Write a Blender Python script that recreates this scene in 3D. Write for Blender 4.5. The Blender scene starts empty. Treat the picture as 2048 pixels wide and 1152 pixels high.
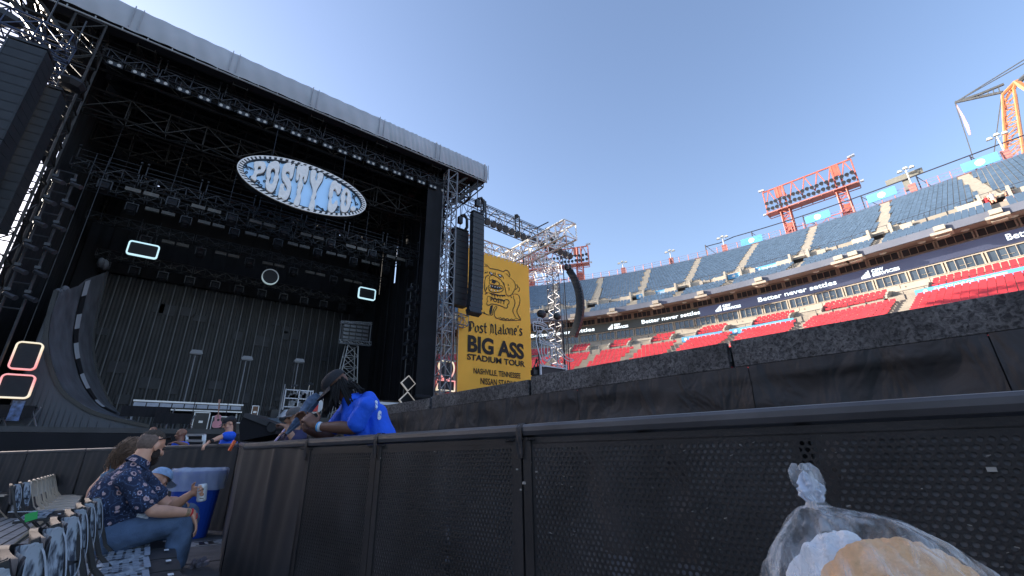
import bpy, bmesh, math, random
from mathutils import Vector, Matrix, Euler, noise
random.seed(7)
R_=math.radians
scene=bpy.context.scene
COL=scene.collection

# ---------------------------------------------------------------- camera
FOC=868.0; PITCH=math.atan(332/868.0); ROLL=R_(1.0); HEAD=R_(38)
CAM=Vector((0,0,1.06))
_F=Vector((math.sin(HEAD)*math.cos(PITCH),math.cos(HEAD)*math.cos(PITCH),math.sin(PITCH)))
_r0=Vector((math.cos(HEAD),-math.sin(HEAD),0)); _u0=_r0.cross(_F)
_R=_r0*math.cos(ROLL)-_u0*math.sin(ROLL); _U=_u0*math.cos(ROLL)+_r0*math.sin(ROLL)
cam_data=bpy.data.cameras.new('camera'); cam=bpy.data.objects.new('camera',cam_data); COL.objects.link(cam)
cam.matrix_world=Matrix(((_R.x,_U.x,-_F.x,CAM.x),(_R.y,_U.y,-_F.y,CAM.y),(_R.z,_U.z,-_F.z,CAM.z),(0,0,0,1)))
cam_data.sensor_width=36; cam_data.lens=FOC/2048*36
cam_data.clip_start=0.05; cam_data.clip_end=8000
scene.camera=cam
# ---------------------------------------------------------------- sky and sun
SUN_AZ=R_(-38); SUN_EL=R_(15.5)          # azimuth from +Y, clockwise positive
world=bpy.data.worlds.new('World'); scene.world=world; world.use_nodes=True
nt=world.node_tree; bg=nt.nodes['Background']
sky=nt.nodes.new('ShaderNodeTexSky'); sky.sky_type='NISHITA'; sky.sun_disc=False
sky.sun_elevation=SUN_EL; sky.sun_rotation=SUN_AZ
sky.altitude=100; sky.air_density=1.0; sky.dust_density=1.2; sky.ozone_density=1.9
tn=nt.nodes.new('ShaderNodeVectorMath'); tn.operation='MULTIPLY'; tn.inputs[1].default_value=(1.0,.905,.91)
nt.links.new(sky.outputs[0],tn.inputs[0]); nt.links.new(tn.outputs[0],bg.inputs[0]); bg.inputs[1].default_value=0.15
sl=bpy.data.lights.new('sun','SUN'); sl.energy=3.6; sl.angle=R_(0.6); sl.color=(1,.91,.80)
sun=bpy.data.objects.new('sun',sl); COL.objects.link(sun)
sd=Vector((math.sin(SUN_AZ)*math.cos(SUN_EL),math.cos(SUN_AZ)*math.cos(SUN_EL),math.sin(SUN_EL)))
sun.rotation_euler=sd.to_track_quat('Z','Y').to_euler(); sun.location=(-60,60,60)
scene.view_settings.view_transform='Standard'; scene.view_settings.look='None'
scene.view_settings.gamma=1; scene.view_settings.exposure=1.5
scene.cycles.max_bounces=6; scene.cycles.transparent_max_bounces=12

# ---------------------------------------------------------------- helpers
def ray(x,y): return _R*((x-1024)/FOC)-_U*((y-576)/FOC)+_F
def onX(x,y,X): d=ray(x,y); return CAM+d*((X-CAM.x)/d.x)
def onY(x,y,Y): d=ray(x,y); return CAM+d*((Y-CAM.y)/d.y)
def onZ(x,y,Z): d=ray(x,y); return CAM+d*((Z-CAM.z)/d.z)
def fwd(x,y,dist):                       # point of the ray at a horizontal forward distance
    d=ray(x,y); k=d.x*math.sin(HEAD)+d.y*math.cos(HEAD); return CAM+d*(dist/k)

MATS={}
def mat(name,col,rough=.6,metal=0,var=.12,scale=3.,bump=0,bscale=40.,spec=.5,emit=None,estr=1,alpha=1,detail=4):
    if name in MATS: return MATS[name]
    m=bpy.data.materials.new(name); m.use_nodes=True; n=m.node_tree; b=n.nodes['Principled BSDF']
    col=(col[0],col[1],col[2],1)
    b.inputs['Base Color'].default_value=col; b.inputs['Roughness'].default_value=rough
    b.inputs['Metallic'].default_value=metal; b.inputs['Specular IOR Level'].default_value=spec
    tc=n.nodes.new('ShaderNodeTexCoord')
    if var>0:
        no=n.nodes.new('ShaderNodeTexNoise'); no.inputs['Scale'].default_value=scale; no.inputs['Detail'].default_value=detail
        n.links.new(tc.outputs['Object'],no.inputs['Vector'])
        mr=n.nodes.new('ShaderNodeMapRange'); mr.inputs[1].default_value=.3; mr.inputs[2].default_value=.7
        mr.inputs[3].default_value=1-var; mr.inputs[4].default_value=1+var
        n.links.new(no.outputs['Fac'],mr.inputs[0])
        mx=n.nodes.new('ShaderNodeVectorMath'); mx.operation='SCALE'; mx.inputs[0].default_value=col[:3]
        n.links.new(mr.outputs[0],mx.inputs['Scale']); n.links.new(mx.outputs[0],b.inputs['Base Color'])
    if bump>0:
        nb=n.nodes.new('ShaderNodeTexNoise'); nb.inputs['Scale'].default_value=bscale; nb.inputs['Detail'].default_value=5
        n.links.new(tc.outputs['Object'],nb.inputs['Vector'])
        bp=n.nodes.new('ShaderNodeBump'); bp.inputs['Strength'].default_value=bump; bp.inputs['Distance'].default_value=.02
        n.links.new(nb.outputs['Fac'],bp.inputs['Height']); n.links.new(bp.outputs[0],b.inputs['Normal'])
    if emit:
        b.inputs['Emission Color'].default_value=(emit[0],emit[1],emit[2],1); b.inputs['Emission Strength'].default_value=estr
    if alpha<1: b.inputs['Alpha'].default_value=alpha
    MATS[name]=m; return m

class MB:
    def __init__(s): s.v=[]; s.f=[]; s.m=[]; s.mi=0
    def add(s,vs,fs):
        o=len(s.v); s.v.extend([tuple(p) for p in vs]); s.f.extend([tuple(i+o for i in f) for f in fs]); s.m.extend([s.mi]*len(fs))
        return s
    def quad(s,a,b,c,d): return s.add([a,b,c,d],[(0,1,2,3)])
    def box(s,x0,x1,y0,y1,z0,z1):
        return s.add([(x0,y0,z0),(x1,y0,z0),(x1,y1,z0),(x0,y1,z0),(x0,y0,z1),(x1,y0,z1),(x1,y1,z1),(x0,y1,z1)],
            [(3,2,1,0),(4,5,6,7),(0,1,5,4),(1,2,6,5),(2,3,7,6),(3,0,4,7)])
    def obox(s,c,ax,ay,az):           # centre and three half-axis vectors
        c=Vector(c); ax=Vector(ax); ay=Vector(ay); az=Vector(az)
        vs=[c+ax*i+ay*j+az*k for k in(-1,1) for i,j in((-1,-1),(1,-1),(1,1),(-1,1))]
        return s.add(vs,[(3,2,1,0),(4,5,6,7),(0,1,5,4),(1,2,6,5),(2,3,7,6),(3,0,4,7)])
    def bar(s,p,q,w,h=None,up=(0,0,1)):
        p=Vector(p);q=Vector(q); d=q-p; L=d.length
        if L<1e-6: return s
        d/=L; u=Vector(up)
        if abs(d.dot(u))>.95: u=Vector((1,0,0)) if abs(d.x)<.9 else Vector((0,1,0))
        a=d.cross(u).normalized(); b=a.cross(d); h=h or w
        return s.obox((p+q)/2,d*L/2,a*w/2,b*h/2)
    def tube(s,p,q,r,n=6,r2=None,cap=True):
        p=Vector(p);q=Vector(q); d=(q-p)
        if d.length<1e-6: return s
        d.normalize(); r2=r if r2 is None else r2
        a=d.orthogonal().normalized(); b=d.cross(a)
        vs=[];
        for c,rr in((p,r),(q,r2)):
            for i in range(n):
                t=2*math.pi*i/n; vs.append(c+a*math.cos(t)*rr+b*math.sin(t)*rr)
        fs=[(i,(i+1)%n,n+(i+1)%n,n+i) for i in range(n)]
        if cap: fs+= [tuple(range(n-1,-1,-1)),tuple(range(n,2*n))]
        return s.add(vs,fs)
    def path(s,pts,r,n=6,rs=None,closed=False):
        pts=[Vector(p) for p in pts]; N=len(pts); vs=[]; prev=None
        for i,p in enumerate(pts):
            a=pts[i-1] if (i>0 or closed) else p; b=pts[(i+1)%N] if (i<N-1 or closed) else p
            d=(b-a).normalized() if (b-a).length>1e-9 else Vector((0,0,1))
            u=prev-d*prev.dot(d) if prev else d.orthogonal()
            if u.length<1e-6: u=d.orthogonal()
            u.normalize(); prev=u; w=d.cross(u); rr=rs[i] if rs else r
            for k in range(n):
                t=2*math.pi*k/n; vs.append(p+u*math.cos(t)*rr+w*math.sin(t)*rr)
        fs=[]
        for i in range(N if closed else N-1):
            j=(i+1)%N
            for k in range(n): fs.append((i*n+k,i*n+(k+1)%n,j*n+(k+1)%n,j*n+k))
        if not closed: fs+=[tuple(range(n-1,-1,-1)),tuple(range((N-1)*n,N*n))]
        return s.add(vs,fs)
    def prism(s,poly,o,ux,uy,dep):     # 2D polygon in the plane (ux,uy) at o, extruded by vector dep
        o=Vector(o);ux=Vector(ux);uy=Vector(uy);dep=Vector(dep); n=len(poly)
        a=[o+ux*x+uy*y for x,y in poly]; b=[p+dep for p in a]
        return s.add(a+b,[tuple(range(n-1,-1,-1)),tuple(range(n,2*n))]+[(i,(i+1)%n,n+(i+1)%n,n+i) for i in range(n)])
    def ring(s,outer,inner,dep):       # two matching closed 3D loops, extruded
        n=len(outer); dep=Vector(dep); o=[Vector(p) for p in outer]; i_=[Vector(p) for p in inner]
        vs=o+i_+[p+dep for p in o]+[p+dep for p in i_]; fs=[]
        for k in range(n):
            j=(k+1)%n
            fs+=[(k,j,n+j,n+k),(2*n+k,3*n+k,3*n+j,2*n+j),(k,2*n+k,2*n+j,j),(n+k,n+j,3*n+j,3*n+k)]
        return s.add(vs,fs)
    def lathe(s,prof,c,n=16,ax=(0,0,1)):
        c=Vector(c); ax=Vector(ax).normalized(); a=ax.orthogonal().normalized(); b=ax.cross(a); vs=[]
        for r,h in prof:
            for i in range(n):
                t=2*math.pi*i/n; vs.append(c+ax*h+a*math.cos(t)*r+b*math.sin(t)*r)
        m=len(prof); fs=[(i*n+k,i*n+(k+1)%n,(i+1)*n+(k+1)%n,(i+1)*n+k) for i in range(m-1) for k in range(n)]
        fs+=[tuple(range(n-1,-1,-1)),tuple(range((m-1)*n,m*n))]
        return s.add(vs,fs)
    def ball(s,c,r,n=10,sc=(1,1,1)):
        c=Vector(c); vs=[];fs=[]; m=n//2
        for i in range(m+1):
            ph=math.pi*i/m
            for k in range(n):
                t=2*math.pi*k/n; vs.append(c+Vector((math.sin(ph)*math.cos(t)*sc[0],math.sin(ph)*math.sin(t)*sc[1],math.cos(ph)*sc[2]))*r)
        fs=[(i*n+k,(i+1)*n+k,(i+1)*n+(k+1)%n,i*n+(k+1)%n) for i in range(m) for k in range(n)]
        return s.add(vs,fs)
    def grid(s,fn,nu,nv,closeu=False):
        vs=[fn(i/(nu if closeu else nu),j/nv) for j in range(nv+1) for i in range(nu+(0 if closeu else 1))]
        w=nu+(0 if closeu else 1)
        fs=[(j*w+i,j*w+(i+1)%w,(j+1)*w+(i+1)%w,(j+1)*w+i) for j in range(nv) for i in range(nu)]
        return s.add(vs,fs)
    def truss(s,p,q,w,h,bay,r=.03,up=(0,0,1),diag=True):
        p=Vector(p);q=Vector(q); d=q-p; L=d.length; d/=L; u=Vector(up)
        if abs(d.dot(u))>.9: u=Vector((0,1,0))
        a=d.cross(u).normalized()*w/2; b=a.normalized().cross(d).normalized()*h/2
        C=[a+b,a-b,-a-b,-a+b]
        for c in C: s.tube(p+c,q+c,r,5)
        n=max(1,round(L/bay))
        for i in range(n+1):
            x=p+d*(L*i/n)
            for k in range(4): s.tube(x+C[k],x+C[(k+1)%4],r*.6,4,cap=False)
            if diag and i<n:
                y=p+d*(L*(i+1)/n)
                for k in range(4):
                    k2=(k+1)%4
                    if i%2: s.tube(x+C[k],y+C[k2],r*.6,4,cap=False)
                    else: s.tube(x+C[k2],y+C[k],r*.6,4,cap=False)
        return s
    def build(s,name,m,parent=None,smooth=False,bevel=0):
        me=bpy.data.meshes.new(name)
        org=ORG.get(parent.name,Vector((0,0,0))) if parent else Vector((0,0,0))
        me.from_pydata([(x-org.x,y-org.y,z-org.z) for x,y,z in s.v],[],s.f)
        ms=m if isinstance(m,(list,tuple)) else [m]
        for k in ms: me.materials.append(k)
        if len(ms)>1: me.polygons.foreach_set('material_index',s.m)
        if smooth: me.polygons.foreach_set('use_smooth',[True]*len(me.polygons))
        me.update()
        o=bpy.data.objects.new(name,me); COL.objects.link(o)
        if parent: o.parent=parent; ORG[o.name]=org
        if bevel:
            bv=o.modifiers.new('bevel','BEVEL'); bv.width=bevel; bv.segments=2; bv.limit_method='ANGLE'
        return o
ORG={}
ORD=['first','second','third','fourth','fifth','sixth','seventh','eighth','ninth','tenth','eleventh','twelfth','thirteenth','fourteenth','fifteenth','sixteenth','seventeenth','eighteenth','nineteenth','twentieth','twenty-first','twenty-second']
def tag(o,label=None,cat=None,group=None,kind=None):
    if label: o['label']=label
    if cat: o['category']=cat
    if group: o['group']=group
    if kind: o['kind']=kind
    return o
def thing(name,label,cat,loc=(0,0,0),group=None,rz=0):
    o=bpy.data.objects.new(name,None); COL.objects.link(o); o.empty_display_size=.2
    o.location=loc; o.rotation_euler=(0,0,rz)
    ORG[o.name]=Vector(loc) if not rz else Vector((0,0,0))
    return tag(o,label,cat,group)
def copy_tree(o,parent=None):
    c=o.copy(); COL.objects.link(c)
    if parent: c.parent=parent
    for ch in o.children: copy_tree(ch,c)
    return c
TMP=bpy.data.scenes.new('tmp')
def _dg(o):                              # a small scene of its own keeps these evaluations quick
    TMP.collection.objects.link(o); vl=TMP.view_layers[0]; vl.update(); return vl.depsgraph
def evaluated(o,name=None):            # freeze modifiers into the mesh
    par=o.parent; o.parent=None; COL.objects.unlink(o); dg=_dg(o)
    me=bpy.data.meshes.new_from_object(o.evaluated_get(dg)); o.modifiers.clear(); o.data=me; TMP.collection.objects.unlink(o); COL.objects.link(o); o.parent=par; return o
def text2d(s,size=1,off=0,xs=1,align='LEFT',res=3):
    c=bpy.data.curves.new('t','FONT'); c.body=s; c.size=size; c.offset=off; c.align_x=align; c.resolution_u=res
    o=bpy.data.objects.new('t',c); me=bpy.data.meshes.new_from_object(o.evaluated_get(_dg(o)))
    vs=[(v.co.x*xs,v.co.y) for v in me.vertices]; fs=[tuple(p.vertices) for p in me.polygons]
    bpy.data.objects.remove(o); bpy.data.curves.remove(c); bpy.data.meshes.remove(me); return vs,fs
def outlines(loops,dep=.05):            # loops of 2D points -> filled (even-odd) extruded mesh as 3D verts (x,y,z)
    c=bpy.data.curves.new('c','CURVE'); c.dimensions='2D'; c.fill_mode='BOTH'; c.extrude=dep/2
    for l in loops:
        sp=c.splines.new('POLY'); sp.points.add(len(l)-1); sp.use_cyclic_u=True
        for i,(x,y) in enumerate(l): sp.points[i].co=(x,y,0,1)
    o=bpy.data.objects.new('c',c); me=bpy.data.meshes.new_from_object(o.evaluated_get(_dg(o)))
    vs=[tuple(v.co) for v in me.vertices]; fs=[tuple(p.vertices) for p in me.polygons]
    bpy.data.objects.remove(o); bpy.data.curves.remove(c); bpy.data.meshes.remove(me); return vs,fs
def smoothloop(l,it=2,closed=True):
    for _ in range(it):
        n=len(l); out=[] if closed else [l[0]]
        for i in range(n if closed else n-1):
            a=l[i]; b=l[(i+1)%n]
            out+=[(a[0]*.75+b[0]*.25,a[1]*.75+b[1]*.25),(a[0]*.25+b[0]*.75,a[1]*.25+b[1]*.75)]
        if not closed: out.append(l[-1])
        l=out
    return l
BLACK=mat('black_paint',(.012,.012,.014),.45,var=.2)
BLACKM=mat('black_metal',(.02,.02,.024),.4,metal=.3,var=.25,scale=8)
DRAPE=mat('black_drape',(.008,.008,.011),.9,var=.3,scale=1.2,bump=.3,bscale=3)
STEEL=mat('scaffold_steel',(.034,.030,.027),.5,metal=.6,var=.3,scale=4)
TRUSSM=mat('dark_truss',(.046,.046,.050),.45,metal=.5,var=.3,scale=3)
WHITE=mat('white_paint',(.72,.72,.70),.5,var=.06)
# ================================================================ the ground
g=MB(); g.quad((-2500,-2500,0),(2500,-2500,0),(2500,2500,0),(-2500,2500,0))
gm=mat('ground_concrete',(.34,.335,.325),.85,var=.2,scale=.4,bump=.3,bscale=8)
tag(g.build('ground',gm),kind='structure')

# ================================================================ the stadium bowl
RC=71.; CX=-14.; CY=10.
def BP(s,o,z=0):
    if s<=0: return Vector((57+o,CY+s,z))
    a=s/RC; return Vector((CX+(RC+o)*math.cos(a),CY+(RC+o)*math.sin(a),z))
def BN(s):
    if s<=0: return Vector((1,0,0)),Vector((0,1,0))
    a=s/RC; return Vector((math.cos(a),math.sin(a),0)),Vector((-math.sin(a),math.cos(a),0))
def fac(x,y,o):                        # s of an image point on the wall at offset o, and its height
    d=ray(x,y); t=(57+o)/d.x; p=CAM+d*t
    if p.y<=CY: return p.y-CY,p.z
    a=d.x**2+d.y**2; b=-2*(CX*d.x+CY*d.y); c=CX**2+CY**2-(RC+o)**2
    t=(-b+math.sqrt(b*b-4*a*c))/2/a; p=CAM+d*t
    return math.atan2(p.y-CY,p.x-CX)*RC,p.z
S0,S1=-34.,92.
def srange(a,b,d=2.): n=max(1,round((b-a)/d)); return [a+(b-a)*i/n for i in range(n+1)]
def sweep(mb,prof,a=S0,b=S1,d=2.,closed=False):
    ss=srange(a,b,d); n=len(prof); vs=[BP(s,o,z) for s in ss for o,z in prof]
    m=n if closed else n-1
    fs=[(i*n+k,(i+1)*n+k,(i+1)*n+(k+1)%n,i*n+(k+1)%n) for i in range(len(ss)-1) for k in range(m)]
    mb.add(vs,fs)
    if closed:
        o=len(mb.v)-len(vs); mb.f.append(tuple(o+k for k in range(n))); mb.m.append(mb.mi)
        o=len(mb.v)-n; mb.f.append(tuple(o+k for k in range(n-1,-1,-1))); mb.m.append(mb.mi)
CONC=mat('stadium_concrete',(.36,.32,.26),.85,var=.12,scale=.8,bump=.2)
CREAM=mat('cream_precast',(.52,.46,.37),.8,var=.08,scale=.6)
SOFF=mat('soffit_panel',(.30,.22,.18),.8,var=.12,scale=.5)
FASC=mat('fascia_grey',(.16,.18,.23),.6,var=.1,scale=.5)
GLASSW=mat('suite_glass',(.05,.07,.09),.08,var=.3,scale=.5,spec=1)
SEATB=mat('blue_seat_plastic',(.085,.135,.20),.35,var=.25,scale=1.5)
SEATR=mat('red_seat_plastic',(.56,.045,.055),.4,var=.18,scale=1.5)
PINK=mat('weathered_red_paint',(.50,.20,.17),.6,var=.2,scale=.7)
RAILM=mat('rail_dark',(.035,.035,.05),.5,var=.2)
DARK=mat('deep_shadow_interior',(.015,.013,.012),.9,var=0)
LB=mat('light_blue_board',(.13,.42,.72),.5,var=.08,scale=.5)

up=thing('upper_grandstand','upper seating deck of blue seats curving round behind the suite windows','grandstand',(85,0,0))
NR=30; O0=3.0; DO=.833; Z0=23.35; DZ=.478
c=MB(); prof=[(O0-.4,22.2),(O0-.4,Z0+.35),(O0-.25,Z0+.35),(O0-.25,Z0)]
for i in range(NR): prof+=[(O0+DO*(i+1)-.05,Z0+DZ*i),(O0+DO*(i+1)-.05,Z0+DZ*(i+1))]
prof+=[(O0+DO*NR+.8,Z0+DZ*NR),(O0+DO*NR+.8,Z0+DZ*NR+.45),(O0+DO*NR+1.1,Z0+DZ*NR+.45),(O0+DO*NR+1.1,18)]
sweep(c,prof)
FR=5; fprof=[(-2.85,19.75),(-2.85,20.35),(-2.7,20.35)]
for i in range(FR): fprof+=[(-2.7+.84*(i+1),20.3+.45*i),(-2.7+.84*(i+1),20.3+.45*(i+1))]
fprof+=[(O0-.4,22.55)]
sweep(c,fprof)
c.build('concrete_tiers',CONC,up)
c=MB(); sweep(c,[(-3,19.72),(-3.05,20.42),(-2.86,20.42),(-2.86,19.72)],closed=True); c.build('fascia_panel',FASC,up)
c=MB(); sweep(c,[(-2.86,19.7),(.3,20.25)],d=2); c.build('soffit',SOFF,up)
# aisles (their line on the deck, from the front row to the rim)
AIS=[]
for tx,ty,bx,by in [(1925,350,1988,392),(1768,403,1764,456),(1628,455,1603,503),(1513,492,1471,541),(1400,527,1371,568),(1298,549,1280,590),(1202,567,1189,604),(1112,578,1103,614)]:
    AIS.append((fac(bx,by,O0+1)[0],fac(tx,ty,O0+DO*NR)[0]))
AIS+= [(AIS[0][0]-9.8*k,AIS[0][1]-8.5*k) for k in (1,2)]+[(AIS[7][0]+7.5*k,AIS[7][1]+7.2*k) for k in (1,2,3,4)]
def aisle_s(a,o): t=(o-O0)/(DO*NR); return a[0]+(a[1]-a[0])*t
STEP=mat('aisle_steps',(.36,.33,.28),.85,var=.15,scale=3)
for a in AIS:
    c=MB()
    for i in range(NR*2):
        o=O0+DO*i/2; z=Z0+DZ*i/2; s=aisle_s(a,o); hw=.62*57/(57+o)
        n,t=BN(s); p=BP(s,o+DO/4,z+DZ/4-.02)
        c.obox(p,t*.6,n*DO/4,(0,0,DZ/4+.03))
    c.build('aisle_stair',STEP,up)
def seat_mesh(mb,p,n,t,full=False,hh=.36):
    # p: foot point on tread, n: outward, t: along the row. backrest leans outward, pan folded down/forward
    u=Vector((0,0,1))
    if full:
        mb.obox(p+u*(.30+hh/2),t*.225,n*.018,u*hh/2+n*.05); mb.obox(p-n*.17+u*.30,t*.195,n*.15+u*.03,u*.03-n*.005)
        mb.obox(p-n*.0+u*.15,t*.02,n*.06,u*.15)
    else:
        a=p-n*.05+u*.30; b=p+n*.05+u*(.30+hh); w=t*.225
        mb.add([a-w,a+w,b+w*.92,b-w*.92,a-w-n*.30+u*.03,a+w-n*.30+u*.03,a-w-n*.30-u*.04,a+w-n*.30-u*.04],[(0,1,2,3),(4,5,1,0),(6,7,5,4)])
def vom_block(s,o,z,L):
    for vs,w in L:
        if abs(s-vs)<w: return True
    return False
def fill_rows(parent,mat_,rows,ais_fn,a,b,skip,name,maxi=100,hh=.36):
    rnd=random.Random(3); best=[]; rest=MB(); allp=[]
    for ri,(o,z) in enumerate(rows):
        n_=int((b-a)*(57+o)/57/.5) if False else None
        s=a
        while s<b:
            k=(RC+o)/RC if s>0 else 1.
            if not any(abs(s-q)*k<.66 for q in ais_fn(o)) and not skip(s,o,ri):
                p=BP(s,o,z); allp.append((p,s))
            s+=.5/k
    def inview(p):
        d=p-CAM; w=d.dot(_F)
        if w<=0: return None
        x=1024+FOC*d.dot(_R)/w; y=576-FOC*d.dot(_U)/w
        return w if (-20<x<2068 and -20<y<1150) else None
    vis=sorted([(w,i) for i,(p,s) in enumerate(allp) if (w:=inview(p)) is not None and p.z>parent['zmin']])
    chosen=set(i for w,i in vis[:maxi]); src=None
    for i,(p,s) in enumerate(allp):
        n,t=BN(s)
        if i in chosen:
            if src is None:
                m=MB(); seat_mesh(m,Vector((0,0,0)),Vector((0,1,0)),Vector((1,0,0)),True,hh)
                src=m.build('seat',mat_); ob=src
            else:
                ob=src.copy(); COL.objects.link(ob)
            ob.parent=parent; ob.location=p-ORG[parent.name]; ob.rotation_euler=(0,0,math.atan2(n.y,n.x)-math.pi/2)
        else:
            if p.x<0: continue
            seat_mesh(rest,p+Vector((0,0,rnd.uniform(-.03,.03))),n,t,hh=hh)
    o=rest.build('seat_rows',mat_,parent); o['kind']='stuff'
UPV=[(a[0],1.5) for a in AIS]
up['zmin']=0
rows=[(O0+DO*i+.35,Z0+DZ*i) for i in range(NR)]+[(-2.7+.84*i+.35,20.3+.45*i-100) for i in range(0)]
def skip_up(s,o,ri):
    if ri<4 and any(abs(s-a[0])<2.3-.25*ri for a in AIS): return True
    return False
rows2=rows+[(-2.7+.84*i+.4,20.3+.45*i) for i in range(FR)]
def ais_up(o):
    return [aisle_s(a,max(o,O0)) for a in AIS]
fill_rows(up,SEATB,rows2,ais_up,-33,80,lambda s,o,ri: skip_up(s,o,ri) if ri<NR else False,'seat')
del up['zmin']
# vomitories of the upper deck: concrete parapets round a dark opening
for k,a in enumerate(AIS):
    s=a[0]; n,t=BN(s); m=MB(); d=MB()
    base=BP(s,1.3,0); 
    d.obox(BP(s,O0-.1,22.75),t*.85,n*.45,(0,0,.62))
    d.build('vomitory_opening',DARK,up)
    for sg in(-1,1):
        m.obox(BP(s,O0+.2,0)+t*sg*1.0+Vector((0,0,23.05)),t*.12,n*1.5,(0,0,1.0))
        m.obox(BP(s,O0-.75,0)+t*sg*1.9+Vector((0,0,22.9)),t*.8,n*.1,(0,0,.75))
        m.obox(BP(s,O0+1.6,0)+t*sg*2.75+Vector((0,0,23.4)),t*.1,n*1.3,(0,0,.75))
    m.obox(BP(s,O0+1.0,24.05),t*1.1,n*.6,(0,0,.12))
    m.build('vomitory_parapet',CREAM,up)
# front wall rail posts of the upper deck, suite
m=MB()
for s in srange(S0,80,1.6):
    m.tube(BP(s,O0-.45,22.4),BP(s,O0-.45,24.3),.03,4)
ss=srange(S0,80,2.0)
m.path([BP(s,O0-.45,24.28) for s in ss],.025,4)
m.build('front_railing',RAILM,up)
# fascia floodlight boxes
fb=None
for px,py in [(1997,436),(1883,467),(1706,511),(1678,522),(1517,561),(1402,594),(1312,615),(1225,631),(1147,644)]:
    s=fac(px,py,-3.3)[0]; n,t=BN(s); m=MB()
    c0=BP(s,-2.9,19.62)
    m.obox(c0,t*.75,n*.55,(0,0,.13)); m.obox(c0-n*.25+Vector((0,0,.5)),t*.4,n*.25,(0,0,.22)); m.obox(c0+n*.1-Vector((0,0,.22)),t*.5,n*.3,(0,0,.09))
    m.build('service_box',CREAM,up)
for s in srange(-20,70,3.1): m=MB(); m.lathe([(.32,0),(.30,-.08),(.2,-.12)],BP(s,-1.2,19.98),10); m.build('downlight',mat('downlight_lens',(.6,.58,.5),.5,var=0),up)

# the suite level: two bands of windows and the ribbon screen
su=thing('suite_building','cream suite level with two window bands and a dark ribbon screen','building',(57,0,0))
c=MB()
sweep(c,[(0,15.7),(0,16.62),(.25,16.62),(.25,17.86)]); sweep(c,[(0.02,17.80),(0.02,19.28),(.25,19.28),(.25,20.3)])
c.build('wall',CREAM,su)
groups_=srange(-33,78,2.75)
src=[]
for lvl,(z0,z1) in enumerate(((16.66,17.82),(19.30,20.15))):
    for gi in range(len(groups_)-1):
        s0,s1=groups_[gi],groups_[gi+1]; sm=(s0+s1)/2
        if sm>66 : continue
        f=MB(); gl=MB(); n,t=BN(sm)
        for k in range(5):
            s=s0+.12+(s1-s0-.24)*k/4; w=.065 if k in(0,4) else .022
            f.obox(BP(s,.05,(z0+z1)/2),t*w,n*.05,(0,0,(z1-z0)/2-.003))
        f.obox(BP(sm,.05,z0+.03),t*(s1-s0)/2*.998,n*.045,(0,0,.03)); f.obox(BP(sm,.05,z1-.03),t*(s1-s0)/2*.998,n*.045,(0,0,.03))
        if lvl==0: f.obox(BP(sm,.09,z0+.45),t*(s1-s0)/2*.99*.3,n*.02,(0,0,.012))
        fo=f.build('window',CREAM,su)
        for k in range(4):
            sa=s0+.12+(s1-s0-.24)*k/4; sb=s0+.12+(s1-s0-.24)*(k+1)/4
            j=random.uniform(-.012,.012); 
            gl.add([BP(sa,.14+j,z0),BP(sb,.14-j,z0),BP(sb,.14-j,z1),BP(sa,.14+j,z1)],[(0,1,2,3)])
        gl.build('glass',GLASSW,fo)
RNAVY=mat('ribbon_screen_navy',(.035,.04,.065),.35,var=.05,scale=.3,emit=(.04,.046,.085),estr=.6)
RBLK=mat('ribbon_screen_black',(.012,.012,.013),.3,var=.1,scale=.3,emit=(.02,.02,.018),estr=.6)
s_split=fac(1400,632,0)[0]
c=MB(); sweep(c,[(-.02,17.90),(-.12,17.92),(-.12,19.12),(-.02,19.14)],a=S0,b=s_split,closed=True); rb=c.build('ribbon_screen',RNAVY,su)
c=MB(); sweep(c,[(-.02,17.90),(-.12,17.92),(-.12,19.12),(-.02,19.14)],a=s_split,b=84,closed=True); rb2=c.build('ribbon_screen',RBLK,su)
LET=mat('lit_letters',(.8,.85,.9),.5,var=0,emit=(.75,.85,.9),estr=.8)
def curve_text(txt,sL,sR,z,size,off,o=-.14,parent=None,m=LET,serif=False,name='lettering',xs=None):
    vs,fs=text2d(txt,size,off); x0=min(v[0] for v in vs); x1=max(v[0] for v in vs)
    k=(sL-sR)/(x1-x0) if xs is None else xs
    mb=MB(); mb.add([BP(sL-(x-x0)*k,o,z+y) for x,y in vs],fs)
    return mb.build(name,m,parent)
def SX(px,py,o=0): return fac(px,py,o)[0]
for a,b,sz in [((1518,606),(1674,566),.78),((1285,653),(1402,634),.78),((1062,676),(1190,664),.78)]:
    curve_text('Better never settles',SX(*a),SX(*b),18.28,sz,.012,parent=rb if a[0]>1400 else rb2)
sB=SX(2018,487); curve_text('Better never settles',sB,sB-6.3,18.28,.85,.012,parent=rb)
def cw(px0,py0,px1,py1,par):
    sL,sR=SX(px0,py0),SX(px1,py1); w=sL-sR
    m=MB()
    for k in range(5):
        h=.25+.13*k; s=sL-w*.05*k; n,t=BN(s); m.obox(BP(s-.05,-.14,18.12+h/2),t*w*.018,n*.004,(0,0,h/2))
    m.build('emblem',LET,par)
    curve_text('C&W',sL-w*.3,sL-w*.62,18.56,.45,.02,parent=par); curve_text('SERVICES',sL-w*.3,sR,18.14,.45,.02,parent=par)
cw(1725,560,1801,540,rb); cw(1433,628,1483,615,rb); cw(1217,660,1257,652,rb2)

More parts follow.
